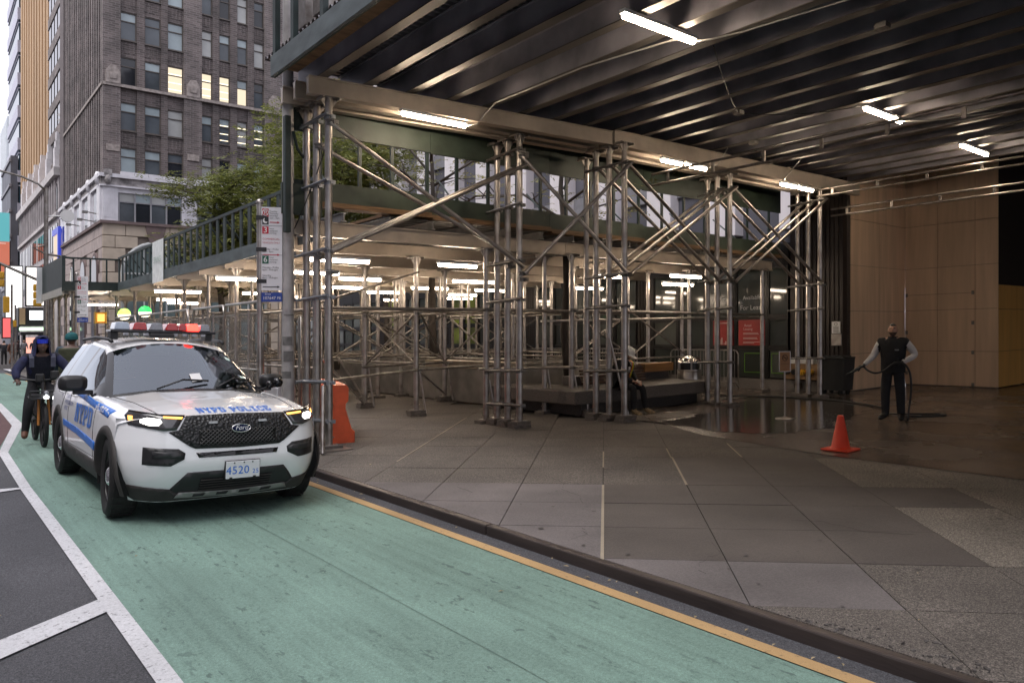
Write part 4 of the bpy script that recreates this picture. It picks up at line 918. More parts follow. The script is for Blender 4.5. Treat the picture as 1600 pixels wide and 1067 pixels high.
tree(11.7, 28.5, 7.5, 6.6, 2.6, 17, 4600, 'dense green locust rising behind the railing beside the brick tower', seed=3, r0=.2, first=.42)
tree(7.9, 25, 6.6, 6, 1.75, 12, 2600, 'lower green locust just behind the street railing', seed=8, r0=.16, first=.45)
tree(10.2, 21.4, 7.5, 6.5, 2.5, 15, 5000, 'leafy locust seen through the screen beside the corner posts', seed=5, r0=.15, first=.42, base=.6)
tree(11.35, 17.5, 8.2, 6.8, 2.9, 12, 330, 'nearly bare tree branching behind the middle of the screen', LEAFY, seed=12, r0=.13, ls=.09, base=.6, first=.45)
tree(12.0, 12.7, 7.2, 6, 2.4, 9, 190, 'thin dark trunk beside the third post cluster', LEAFY, seed=21, r0=.12, ls=.085, base=.6, first=.5)
tree(15.2, 27, 9.5, 7, 3.0, 11, 420, 'sparse yellowing tree before the white piers', LEAFY, seed=31, r0=.15, ls=.1, base=.6, first=.42)
GRAN = M('speckled granite', (.095, .083, .077), .5, 0, .5, 70, bump=.1, bscale=80)
GRAND = M('dark wet granite', (.05, .045, .042), .35, 0, .3, 30)
CONC = M('stained concrete', (.20, .185, .17), .7, 0, .3, 2.2, bump=.1)
pl = thing('raised_planter', (10.4, 17, 0), 'long low concrete planter wall with trees under the low shed', 'planter')
MB().box(10.42, 13.0, 0, 10.75, 24, .82).build('planter_wall', CONC, pl, bevel=.015); MB().box(10.76, 23.7, 0, 15.6, 24, .82).box(15.3, 13.0, 0, 15.6, 23.69, .82).box(10.76, 13.0, 0, 15.29, 13.3, .82).build('planter_wall', CONC, pl, bevel=.015)
MB().box(10.76, 13.31, .3, 15.29, 23.69, .62).build('soil', M('dark soil', (.03, .024, .02), .95, bump=.5), pl)
MB().box(10.40, 13.0, .82, 10.9, 16.5, 1.0).build('planter_cap', M('pale planter cap', (.33, .27, .21), .6, 0, .2, 4), pl, bevel=.015)
bn = thing('granite_bench', (12, 11, 0), 'L shaped speckled granite bench on a dark plinth with wooden seat backs', 'bench')
MB().box(10.2, 10.45, .02, 13.9, 12.9, .26).build('plinth', GRAND, bn)
MB().prism([(9.95, 10.35), (14.05, 10.2), (14.2, 11.4), (11.0, 11.5), (11.0, 12.95), (9.85, 12.95)], .25, .52, 'z').build('seat_slab', GRAN, bn, bevel=.02)
MB().box(10.9, 11.42, .52, 14.1, 11.75, .72).build('rear_block', GRAN, bn, bevel=.015)
WOODS = M('dark stained bench wood', (.075, .042, .028), .6, 0, .3, 6, stretch=(.3, 3, 3)); WOODO = M('orange bench wood', (.23, .115, .04), .6, 0, .25, 6, stretch=(.3, 3, 3))
for k in range(5): MB().box(11.95, 11.15+.02*k, .56+.065*k, 12.95, 11.2+.02*k, .605+.065*k).build('seat_slat', WOODS, bn, bevel=.006)
for k in range(5): MB().box(10.95, 11.15+.02*k, .56+.065*k, 11.9, 11.2+.02*k, .605+.065*k).build('seat_slat', WOODS, bn, bevel=.006)
MB().box(12.0, 11.28, .53, 12.95, 11.42, .9).build('seat_back', WOODS, bn); MB().box(12.98, 11.2, .725, 14.0, 11.42, .92).build('seat_back', WOODO, bn, bevel=.008)
# ---- police car surface (u across, v back from the bumper, z up) ----
def _ip(x, xs, ys): return float(np.interp(x, xs, ys))
def car_vf(u):
    a = abs(u); return .10*a*a + 3.2*max(0, a-.62)**2
def car_vz(z): return _ip(z, [.2,.30,.42,.55,.72,.9,1.0], [.16,.10,.03,.0,.02,.06,.11])
CAR_ST = [.0,.3,.9,1.5,1.64,2.6,2.78,3.6,4.5,4.85,5.0]
CAR_K  = [.486,.42,.32,.26,.25,.10,.06,.0,-.05,-.12,-.2]
CAR_P = dict(
 z5=[.985,1.03,1.085,1.12,1.13,1.665,1.70,1.735,1.70,1.58,1.2],
 u4=[.72,.74,.78,.83,.84,.665,.65,.65,.63,.60,.75],
 z4=[.965,1.0,1.055,1.075,1.062,1.548,1.61,1.665,1.63,1.48,1.12],
 u3=[.95,.955,.955,.95,.945,.935,.935,.93,.92,.90,.88],
 z3=[.90,.95,1.01,1.05,1.06,1.10,1.10,1.13,1.16,1.14,1.08],
 u2=[.972,.985,.99,.985,.985,.985,.985,.985,.97,.94,.90],
 z2=[.70,.72,.74,.76,.76,.78,.78,.8,.8,.78,.75],
 u1=[.955,.965,.97,.965,.965,.965,.965,.965,.95,.92,.88],
 z1=[.42,.42,.40,.38,.38,.38,.38,.38,.40,.42,.45],
 u0=[.90,.90,.90,.90,.90,.90,.90,.90,.90,.88,.85],
 z0=[.25,.25,.25,.24,.24,.24,.24,.24,.25,.28,.32])
def car_pt(vs, t):
    """t 0..5: 0 rocker, 1 sill, 2 waist, 3 belt, 4 roof or hood edge, 5 centre line"""
    g = lambda k: _ip(vs, CAR_ST, CAR_P[k])
    K = _ip(vs, CAR_ST, CAR_K)
    if t <= 1: u = g('u0')+(g('u1')-g('u0'))*t; z = g('z0')+(g('z1')-g('z0'))*t
    elif t <= 2:
        f = t-1; u = g('u1')+(g('u2')-g('u1'))*(1-(1-f)**2); z = g('z1')+(g('z2')-g('z1'))*f
    elif t <= 3:
        f = t-2; u = g('u2')+(g('u3')-g('u2'))*f**1.8; z = g('z2')+(g('z3')-g('z2'))*f
    elif t <= 4:
        f = t-3; u = g('u3')+(g('u4')-g('u3'))*f; z = g('z3')+(g('z4')-g('z3'))*f+.02*math.sin(math.pi*f)
    else:
        f = t-4; u = g('u4')*(1-f); z = g('z5')+(g('z4')-g('z5'))*(1-f)**2.2
        if vs < 1.6: z += .012*math.exp(-((u-.42)/.09)**2)*min(1, vs/.35)
    v = vs + K*car_vf(u)/.486 + max(0, 1-vs/.6)*car_vz(z)
    return (u, v, z)
def car_front(u, z):
    w = _ip(z, [.2,.42,.7,.9,1.0], [.93,.98,1.0,.985,.97])
    return (u*w, car_vf(u)+car_vz(z), z)
def car_side(v, z, off=0, s=-1):
    vs = v; t = 2.
    for _ in range(5):
        lo, hi = 0., 4.
        for _ in range(22):
            m = (lo+hi)/2
            if car_pt(vs, m)[2] < z: lo = m
            else: hi = m
        t = (lo+hi)/2; p = car_pt(vs, t); vs += v-p[1]
    return (s*(p[0]+off), v, z)
# ---------------- the police car ----------------
CARW = M('white car paint', (.88, .88, .89), .22, 0, .02, 2, coat=.8)
CBLK = M('black car trim', (.018, .018, .019), .45, 0, .15, 12)
CGLOSS = M('gloss black trim', (.008, .008, .009), .08, 0, 0)
CDUST = M('dusty black cladding', (.035, .031, .029), .7, 0, .3, 6)
CBLUE = M('police blue vinyl', (.012, .16, .62), .35, 0, .05, 4)
CSIL = M('silver skid paint', (.32, .31, .30), .4, .5, .1, 8)
CHR = M('chrome', (.75, .75, .75), .12, 1, 0)
HLG = M('smoked lamp glass', (.05, .048, .05), .05, 0, .3, 14, coat=1)
HOT = emat('headlamp beam', (1, .97, .90), 7); AMB = emat('amber lamp', (1, .42, .08), 2.2)
def glass_mat(name, tint, op, ior=1.75):
    m = bpy.data.materials.new(name); m.use_nodes = True; n, L, b = nodes(m); MATS[name] = m
    b.inputs['Base Color'].default_value = (.01, .012, .014, 1); b.inputs['Roughness'].default_value = .02; b.inputs['Specular IOR Level'].default_value = .9
    t = n.new('ShaderNodeBsdfTransparent'); t.inputs[0].default_value = (*tint, 1)
    mx = n.new('ShaderNodeMixShader'); mx.inputs[0].default_value = op
    gl = n.new('ShaderNodeBsdfGlossy'); gl.inputs['Roughness'].default_value = .01; gl.inputs[0].default_value = (.84, .92, 1, 1)
    fr = n.new('ShaderNodeFresnel'); fr.inputs[0].default_value = ior; m2 = n.new('ShaderNodeMixShader')
    L.new(t.outputs[0], mx.inputs[1]); L.new(b.outputs[0], mx.inputs[2]); L.new(fr.outputs[0], m2.inputs[0]); L.new(mx.outputs[0], m2.inputs[1]); L.new(gl.outputs[0], m2.inputs[2])
    L.new(m2.outputs[0], n['Material Output'].inputs[0]); return m
WSG = glass_mat('windscreen glass', (.66, .70, .70), .10, 2.3); SDG = glass_mat('tinted side glass', (.16, .18, .18), .7, 1.28)
car = thing('police_car', (0, 0, 0), 'white police SUV with lit headlights and red flashing roof bar in the green lane', 'police car')
VS = list(np.linspace(0, .6, 22))+list(np.linspace(.6, 5.0, 130))[1:]
TT = [0, .35, .7, 1]+[1+i/8 for i in range(1, 9)]+[2+i/9 for i in range(1, 10)]+[3+i/12 for i in range(1, 13)]+[4+i/12 for i in range(1, 13)]
def carrow(vs):
    h = [car_pt(vs, t) for t in TT]; return [(p[0], p[1], p[2]) for p in h]+[(-p[0], p[1], p[2]) for p in h[-2::-1]]
TF = TT+TT[-2::-1]
VERT = [carrow(v) for v in VS]; NC = len(TF)
WC = ((.83, .375), (3.83, .375)); bins = {}
def cls(vs, t, p):
    if t < 3 and any((p[1]-c[0])**2+(p[2]-c[1])**2 < .435**2 for c in WC): return None
    if 1.66 < vs < 2.58:
        if t > 4.05: return 'windscreen'
    if t > 3.1 and t < 3.9 and 1.98 < vs < 4.62:
        if 3.0 < vs < 3.1 or 3.9 < vs < 3.98: return 'trim'
        return 'w0' if vs < 3.05 else ('w1' if vs < 3.94 else 'w2')
    if 1.66 < vs < 2.58 and t > 3.82: return 'trim'
    if 3.0 < t <= 3.1 and 1.9 < vs < 4.7: return 'trim'
    if t > 3.1 and t < 3.94 and 1.66 < vs < 4.66: return 'trim'
    if t < .75 and vs > 1.1: return 'clad'
    return 'body'
for i in range(len(VS)-1):
    for j in range(NC-1):
        t = (TF[j]+TF[j+1])/2; pc_ = [(VERT[i][j][k]+VERT[i+1][j+1][k])/2 for k in range(3)]
        c = cls((VS[i]+VS[i+1])/2, t, pc_)
        if c in ('w0', 'w1', 'w2'): c += 'R' if pc_[0] < 0 else 'L'
        if c: bins.setdefault(c, []).append((i*NC+j, i*NC+j+1, (i+1)*NC+j+1, (i+1)*NC+j))
flat = [p for r in VERT for p in r]
def sub_mesh(name, faces, mat, extra=None):
    m = MB(); use = {}; 
    for f in faces:
        for q in f:
            if q not in use: use[q] = len(use)
    m.add([flat[q] for q in use], [tuple(use[q] for q in f) for f in faces], True)
    if extra: extra(m)
    o = m.build(name, mat, car, fix=False)
    bm = bmesh.new(); bm.from_mesh(o.data); bmesh.ops.recalc_face_normals(bm, faces=bm.faces); bm.to_mesh(o.data); bm.free(); return o
def front_skin(m):
    us = [i/22*2-1 for i in range(23)]; zs = [.2+.05*k for k in range(16)]+[.985]
    m.grid([[car_front(u*.972, z if z < .9 else z-.02*0-(.06*abs(u)**2 if z > .95 else 0)) for u in us] for z in zs])
    n0 = len(VS)-1; ring = VERT[n0]
    m.add([(0, 5.06, .8)]+ring, [(0, k+1, k+2) for k in range(NC-1)], True)
body = sub_mesh('body', bins['body'], CARW, front_skin)
ws = sub_mesh('windscreen', bins['windscreen'], WSG)
sub_mesh('window_trim', bins['trim'], CGLOSS)
sub_mesh('sill_cladding', bins['clad'], CDUST)
for k in ('w0R', 'w1R', 'w2R', 'w0L', 'w1L', 'w2L'): sub_mesh('side_window', bins[k], SDG)
def patch(name, poly, fn, mat, par=None, off=.004, depth=.012, cuts=4):
    """a panel with an outline on one of the car's surfaces: fn(a, b, off) gives a point"""
    bm = bmesh.new(); f = bm.faces.new([bm.verts.new((p[0], p[1], 0)) for p in poly])
    bmesh.ops.triangulate(bm, faces=[f])
    for _ in range(cuts):
        es = [e for e in bm.edges if e.calc_length() > .065]
        if not es: break
        bmesh.ops.subdivide_edges(bm, edges=es, cuts=1); bmesh.ops.triangulate(bm, faces=[f for f in bm.faces if len(f.verts) > 3])
    bd = [e for e in bm.edges if e.is_boundary]
    new = bmesh.ops.extrude_edge_only(bm, edges=bd)['geom']; nv = {v for v in new if isinstance(v, bmesh.types.BMVert)}
    m = MB(); idx = {v: k for k, v in enumerate(bm.verts)}
    vs = [fn(v.co.x, v.co.y, -depth if v in nv else off) for v in bm.verts]
    m.add(vs, [tuple(idx[v] for v in f.verts) for f in bm.faces], True); bm.free()
    return m.build(name, mat, par or car)
def FR(u, z, o): p = car_front(u, z); return (p[0]*(1+.3*o), p[1]-o, p[2])
def SDf(sgn): return lambda v, z, o: car_side(v, z, o, sgn)
def HD(u, vs, o):
    u4 = _ip(vs, CAR_ST, CAR_P['u4']); p = car_pt(vs, 4+max(0, 1-abs(u)/u4)); return (math.copysign(p[0], u), p[1], p[2]+o)
def mir(poly): return [(-a, b) for a, b in poly]
# bonnet shut line, grille, lamps, bumper
GR = [(-.47,.985),(0,.995),(.47,.985),(.535,.86),(.62,.845),(.44,.715),(.39,.69),(0,.68),(-.39,.69),(-.44,.715),(-.62,.845),(-.535,.86)]
GRM = M('honeycomb grille plastic', (.014, .014, .015), .4, 0, 0)
n, L, b = nodes(GRM); vt = n.new('ShaderNodeTexVoronoi'); vt.inputs['Scale'].default_value = 38; tc = n.new('ShaderNodeTexCoord'); bp = n.new('ShaderNodeBump'); bp.inputs['Strength'].default_value = 1; bp.inputs['Distance'].default_value = .012
L.new(tc.outputs['Object'], vt.inputs['Vector']); L.new(vt.outputs['Distance'], bp.inputs['Height']); L.new(bp.outputs[0], b.inputs['Normal'])
gr = patch('grille', GR, FR, GRM, off=.006)
patch('grille_mesh_back', [(-.36,.86),(.36,.86),(.36,.715),(-.36,.715)], FR, M('grille hollow', (.003, .003, .003), .9, var=0), gr, off=.010)
m = MB(); nb = 18
for k in range(-4, nb+1):
    for sg in (1, -1):
        pts = []
        for q in np.linspace(0, 1, 6):
            z = .718+.14*q; u = -.36+.72*(k+q*4*1.0)/nb if sg > 0 else -.36+.72*(k+4-q*4)/nb
            if -.36 <= u <= .36: pts.append(FR(u, z, .016))
        if len(pts) > 1: m.path(pts, .0035, 4)
m.build('grille_wire', M('grille wire', (.09, .09, .09), .35, .3, 0), gr)
for sg in (-1, 1): MB().obox(FR(sg*.235, .92, .014), (1, 0, 0), (0, 1, 0), (0, 0, 1), (.075, .02, .02)).build('grille_strobe', M('clear strobe', (.6, .6, .62), .2), gr)
em = MB(); em.v = []; 
pts = [FR(.02+.088*math.cos(a), .86+.037*math.sin(a), .028) for a in np.linspace(0, 2*math.pi, 24, endpoint=False)]
em.path(pts, .0065, 6, True); e1 = em.build('emblem', CHR, car)
patch('emblem_face', [(.02+.085*math.cos(a), .86+.034*math.sin(a)) for a in np.linspace(0, 2*math.pi, 24, endpoint=False)], FR, M('emblem blue', (.01, .02, .09), .2), e1, off=.024)
m = MB(); v, f = text_polys('Ford', .062, shear=.35); m.add([FR(.02+p[0], .862+p[1], .031) for p in v], f); m.build('emblem_script', M('emblem silver', (.75, .76, .78), .35, var=0), e1, fix=False)
for sg in (-1, 1):
    P = lambda q: [(sg*a, b) for a, b in q]
    hl = patch('headlight', P([(.485,.985),(.70,1.0),(.90,1.03),(.925,.985),(.90,.905),(.66,.86),(.555,.862)]), FR, HLG, off=.010)
    patch('lamp_rim', P([(.475,.992),(.70,1.006),(.90,1.036),(.905,1.026),(.70,.997),(.49,.984)]), FR, CGLOSS, hl, off=.014)
    patch('beam_lens', P([(.69,.962),(.78,.972),(.825,.958),(.825,.93),(.77,.908),(.70,.908),(.675,.935)]), FR, HOT, hl, off=.016)
    patch('amber_strip', P([(.50,.976),(.665,.988),(.665,.972),(.51,.958)]), FR, AMB, hl, off=.016)
    patch('amber_corner', P([(.875,.985),(.905,.985),(.90,.945),(.875,.95)]), FR, AMB, hl, off=.015)
    fg = patch('fog_recess', P([(.475,.655),(.53,.695),(.80,.715),(.81,.56),(.60,.545),(.485,.60)]), FR, CBLK, off=.004)
    patch('fog_bezel', P([(.49,.648),(.55,.672),(.74,.678),(.74,.628),(.50,.608)]), FR, M('ribbed vent', (.03, .03, .032), .4, 0, .3, 60, stretch=(.1, 1, 8)), fg, off=.016)
patch('lower_slot', [(-.385,.652),(.385,.652),(.37,.607),(-.36,.607)], FR, CGLOSS, off=.005)
lg = patch('lower_grille', [(-.60,.325),(-.455,.475),(.455,.475),(.60,.325),(.57,.25),(-.57,.25)], FR, CBLK, off=.005)
m = MB()
for z in (.29, .315, .34, .365, .39): m.box(-.33, car_front(0, z)[1]-.022, z, .33, car_front(0, z)[1]-.004, z+.008)
m.build('lower_vane', CDUST, lg)
patch('valance', [(-.955,.365),(-.60,.325),(-.55,.285),(0,.262),(.55,.285),(.60,.325),(.955,.365),(.94,.27),(.86,.205),(-.86,.205),(-.94,.27)], FR, CDUST, off=.008)
sk = patch('skid_plate', [(-.52,.285),(0,.268),(.52,.285),(.56,.232),(0,.212),(-.56,.232)], FR, CSIL, off=.022)
for u in (-.33, -.11, .11, .33): patch('skid_notch', [(u-.055,.262),(u+.055,.262),(u+.035,.235),(u-.065,.235)], FR, CBLK, sk, off=.026)
npz = .47
pt = MB().box(-.125, -.03, .395, .19, -.018, .555).build('number_plate', M('plate white', (.75, .76, .78), .4, var=0), car, bevel=.004)
MB().box(-.13, -.018, .39, .195, .03, .56).build('plate_frame', CBLK, pt)
m = MB(); text_on(m, '4520', (-.018, -.031, .468), (1, 0, 0), (0, 0, 1), .105, space=1.05); text_on(m, '25', (.15, -.031, .450), (1, 0, 0), (0, 0, 1), .058, space=1.15)
m.build('plate_number', CBLUE, pt, fix=False)
m = MB()
for u in (-.05, .04, .12): m.cbox((u, -.031, .54), (.012, .004, .012))
for u in (-.08, .14): m.cbox((u, -.034, .402), (.025, .01, .012))
m.build('plate_bolt', CBLK, pt)
# bonnet lettering and shut lines
m = MB()
for q, dz in slab_text('NYPD POLICE', .70, .20, .16):
    m.add([HD(.03+p[0]*(1-.0*p[1]), .20+p[1], .006+dz) for p in q], [(0, 1, 2, 3)])
m.build('bonnet_lettering', CBLUE, car, fix=False)
m = MB()
for sg in (-1, 1): m.path([HD(sg*.80*_ip(v, [0, 1.5], [.80, .98]), v, .002) for v in np.linspace(.02, 1.5, 14)], .004, 4)
m.build('shut_line', CBLK, car)
# side graphics
for sg in (-1, 1):
    F_ = SDf(sg)
    patch('side_stripe', [(.80,1.0),(1.2,1.03),(1.6,1.047),(2.2,1.082),(2.85,1.115),(2.85,1.06),(2.2,1.02),(1.6,.982),(1.2,.955),(.86,.93)], F_, CBLUE, off=.004, depth=-.001)
    patch('side_stripe', [(1.32,.655),(2.4,.705),(3.38,.725),(3.38,.65),(2.4,.625),(1.36,.565)], F_, CBLUE, off=.004, depth=-.001)
    m = MB()
    for q, dz in slab_text('NYPD', 1.0, .205, .10): m.add([F_(2.05+p[0]*(sg), .865+p[1], .006+dz) for p in q], [(0, 1, 2, 3)])
    m.build('door_lettering', CBLUE, car, fix=False)
    m = MB()
    for q, dz in slab_text('POLICE', .40, .048, .2): m.add([F_(1.25+p[0]*sg, .99+p[1]+.0*p[0], .009+dz) for p in q], [(0, 1, 2, 3)])
    m.build('stripe_lettering', CARW, car, fix=False)
    m = MB(); v, f = text_polys('COURTESY\nPROFESSIONALISM\nRESPECT', .075, align='LEFT'); m.add([F_(3.3+p[0]*sg*.9-(0 if sg < 0 else 0), .93+p[1]*.9, .004) if sg > 0 else F_(3.35-p[0]*.9, .93+p[1]*.9, .004) for p in v], f); m.build('motto_lettering', M('dark blue print', (.02, .04, .2), .5, var=0), car, fix=False)
    m = MB()
    for v0, z0, z1 in ((1.45, .42, 1.06), (3.05, .42, 1.1), (3.42, .75, 1.12)): m.path([F_(v0+(.15 if v0 > 3.3 else 0)*(z1-z)/.3, z, .001) for z in np.linspace(z0, z1, 9)], .0035, 4)
    m.path([F_(v, .47+.02*math.sin(v), .001) for v in np.linspace(1.45, 3.3, 12)], .003, 4); m.build('door_gap', CBLK, car)
    for v in (2.72, 3.62):
        h = MB(); h.path([F_(v-.11, 1.035, .012), F_(v-.07, 1.04, .035), F_(v+.07, 1.045, .035), F_(v+.11, 1.048, .012)], .016, 8); h.build('door_handle', CARW, car)
    for c in WC:   # arch mouldings
        a = np.linspace(-.25 if c[0] > 1 else -.12, math.pi+.25, 26); rin, rout = .405, .485; rows_ = []
        for r, o in ((rin, -.10), (rin, .012), (.45, .022), (rout, .012), (rout+.004, -.006)):
            rows_.append([F_(c[0]+r*math.cos(t), max(.24, c[1]+r*math.sin(t)), o) for t in a])
        MB().grid(rows_).build('arch_moulding', CDUST, car)
        w_ = MB(); w_.grid([[(sg*u, c[0]+.42*math.cos(t), c[1]+.42*math.sin(t)) for t in np.linspace(-.3, math.pi+.3, 16)] for u in (.5, .965)])
        w_.build('wheel_well', M('wheel well', (.006, .006, .006), .9, var=0), car)
    # rocker
    patch('rocker_panel', [(1.24,.46),(3.42,.46),(3.36,.27),(1.30,.27)], F_, CDUST, off=.012)
# wheels
def wheel(par):
    w = bpy.data.objects.new('wheel', None); S.collection.objects.link(w); w.parent = par; w.empty_display_size = .1
    def rot(m): m.v = [(z, x, y) for x, y, z in m.v]; return m     # lathe axis turned to x; outside is -x
    t = rot(MB().lathe((0, 0, 0), [(.24, -.10), (.30, -.125), (.345, -.125), (.372, -.10), (.378, -.06), (.374, -.055), (.378, -.05), (.380, 0), (.378, .05), (.374, .055), (.378, .06), (.372, .10), (.345, .125), (.30, .125), (.24, .10)], 40))
    for k in range(60):
        a = 2*math.pi*k/60
        t.obox((-.05+.1*(k % 2), .380*math.cos(a), .380*math.sin(a)), (1, 0, 0), (0, -math.sin(a), math.cos(a)), (0, math.cos(a), math.sin(a)), (.09, .022, .008))
    t = t.build('tyre', RUBBER, w, loc=(0, 0, 0))
    r = rot(MB().lathe((0, 0, 0), [(.245, -.105), (.25, -.09), (.215, -.08), (.205, -.03), (.19, -.03), (.14, -.045), (.10, -.06), (.085, -.075), (0, -.075)], 32)).build('rim', M('black steel rim', (.015, .014, .014), .25, .4, .1, 6), w, loc=(0, 0, 0))
    h = rot(MB().lathe((0, 0, 0), [(.10, -.062), (.095, -.09), (.06, -.115), (.04, -.12), (0, -.12)], 20)).build('hub_cap', CHR, w, loc=(0, 0, 0))
    m = MB()
    for k in range(10):
        a = 2*math.pi*k/10; m.obox((-.045, .168*math.cos(a), .168*math.sin(a)), (1, 0, 0), (0, -math.sin(a), math.cos(a)), (0, math.cos(a), math.sin(a)), (.02, .04, .05))
    m.build('rim_slot', M('rim slot', (.003, .003, .003), .8, var=0), w, loc=(0, 0, 0)); return w
w0 = wheel(car); first = True
for c in WC:
    for sg in (-1, 1):
        o = w0 if first else copy_at(w0, None, car); first = False
        o.location = (sg*.845, c[0], .378); o.rotation_euler.z = 0 if sg < 0 else math.pi
        if c[0] < 1: o.rotation_euler.z += math.radians(-4)
# mirrors, wipers, roof bar
for sg in (-1, 1):
    m = MB(); c = Vector((sg*1.085, 2.12, 1.205)); rows_ = []
    for k, (dy, sc) in enumerate(((-.10, .55), (-.085, .85), (-.04, 1), (.05, 1), (.06, .96))):
        rows_.append([(c.x+sg*.135*sc*math.copysign(abs(math.cos(t))**.55, math.cos(t)), c.y+dy, c.z+.085*sc*math.copysign(abs(math.sin(t))**.55, math.sin(t))) for t in np.linspace(0, 2*math.pi, 20)])
    m.grid(rows_); m.add(rows_[0][:-1], [tuple(range(19))], True); m.add(rows_[-1][:-1], [tuple(range(19))[::-1]])
    m.box(*( (sg*.90 if sg > 0 else -1.08), 2.08, 1.085, (1.08 if sg > 0 else -.90), 2.16, 1.13))
    mm = m.build('door_mirror', CBLK, car)
    MB().box(c.x-.115, c.y+.061, c.z-.065, c.x+.115, c.y+.066, c.z+.065).build('mirror_glass', CHR, mm)
sp = MB().lathe((.98, 1.86, 1.17), [(0, -.05), (.035, -.04), (.052, 0), (.035, .04), (0, .05)], 14).lathe((1.10, 1.92, 1.19), [(0, -.062), (.045, -.048), (.064, 0), (.045, .048), (0, .062)], 16)
sp.tube((.86, 1.9, 1.1), (1.1, 1.9, 1.17), .014, 8).build('spotlight', CGLOSS, car)
for a, bq in (((-.35, 1.64), (.22, 1.74)), ((.28, 1.64), (.74, 1.86))):
    m = MB(); p = HD(a[0], a[1]+.02, .02); q = HD(bq[0], bq[1]+.03, .03); m.path([p, ((p[0]+q[0])/2, (p[1]+q[1])/2, max(p[2], q[2])+.02), q], .011, 6); m.build('wiper', CBLK, car)
patch('cowl', [(-.80,1.60),(0,1.57),(.80,1.60),(.80,1.67),(0,1.665),(-.80,1.67)], HD, CBLK, off=.006)
for sg in (-1, 1): MB().path([(sg*.635, 2.62, 1.665), (sg*.64, 2.75, 1.69), (sg*.645, 3.5, 1.715), (sg*.63, 4.5, 1.685)], .022, 6).build('roof_rail', CBLK, car)
lb_ = MB().box(-.64, 2.68, 1.775, .56, 2.98, 1.81).build('light_bar', CGLOSS, car, bevel=.01)
for x in (-.58, .50): MB().box(x-.05, 2.74, 1.69, x+.03, 2.92, 1.78).build('bar_foot', CBLK, lb_)
MB().box(-.22, 2.64, 1.72, .06, 2.9, 1.775).build('bar_siren', CBLK, lb_, bevel=.02)
RL = M('red lens', (.5, .012, .014), .12, 0, .15, 30, coat=1); CLN = M('clear lens', (.26, .27, .30), .12, 0, .2, 40, coat=1); BL_ = M('pale blue lens', (.50, .58, .70), .1, 0, .1, 20, coat=1)
RHOT = emat('red flasher', (1, .022, .014), 7); 
for x0, x1, mt in ((-.60, -.43, BL_), (-.40, -.24, RL), (-.21, -.06, CLN), (-.03, .115, RL), (.12, .22, RL), (.225, .36, RHOT), (.365, .50, CLN)):
    MB().prism([(x0, 1.811), (x1, 1.811), (x1-.012, 1.885), (x1-.03, 1.9), (x0+.03, 1.9), (x0+.012, 1.885)], 2.70, 2.96, 'y').build('bar_lens', mt, lb_, bevel=.008)
m = MB()
for k in range(9): m.box(-.5+.11*k, 2.672, 1.745, -.45+.11*k, 2.70, 1.774)
tag(m.build('bar_diode', CLN, lb_), kind='stuff')
# cabin
MB().box(-.8, .5, .19, .8, 4.7, .32).box(-.60, .2, .32, .60, 1.5, .8).build('underbody', M('wheel well', (.006,)*3), car)
DRK = M('cabin plastic', (.02, .02, .021), .7, 0, .2, 8)
MB().box(-.80, 1.9, .85, .80, 2.35, 1.07).box(-.85, 1.5, .33, .85, 4.6, .55).box(-.88, 1.9, .6, -.84, 4.6, 1.02).box(.84, 1.9, .6, .88, 4.6, 1.02).build('dashboard', DRK, car)
for u in (-.38, .38):
    MB().box(u-.25, 2.75, .6, u+.25, 3.25, .78).prism([(3.2, .7), (3.38, .7), (3.5, 1.3), (3.38, 1.32)], u-.24, u+.24, 'x').prism([(3.4, 1.33), (3.5, 1.33), (3.52, 1.52), (3.44, 1.52)], u-.12, u+.12, 'x').build('car_seat', DRK, car, bevel=.03)
MB().box(-.7, 4.0, .7, .7, 4.2, 1.25).box(-.62, 3.55, .8, .62, 3.58, 1.5).build('rear_seat', DRK, car)
sw = [(.38+.19*math.cos(t), 2.52+.06*math.sin(t), .99+.17*math.sin(t)) for t in np.linspace(0, 2*math.pi, 22, endpoint=False)]
MB().path(sw, .016, 6, True).tube((.38, 2.5, .98), (.38, 2.3, .92), .03, 8).build('steering_wheel', DRK, car)
MB().box(-.02, 2.48, 1.50, .16, 2.53, 1.56).build('rear_view_mirror', CBLK, car)
MB().add([HD(.05, 1.78, .012), HD(.17, 1.80, .012), HD(.17, 1.95, .012), HD(.05, 1.93, .012)], [(0, 1, 2, 3)]).build('dash_paper', WHITEP, car)
for u, v in ((.60, 2.35), (.66, 1.92)): MB().add([HD(u, v, .006), HD(u+.06, v, .006), HD(u+.05, v+.07, .006), HD(u-.01, v+.07, .006)], [(0, 1, 2, 3)]).build('window_sticker', M('sticker', (.5, .65, .6), .5), car)
CARLOC = Vector((2.345, 7.03, rz(2.345)))
car.location = CARLOC; car.rotation_euler = (0, math.radians(2.3), 0)
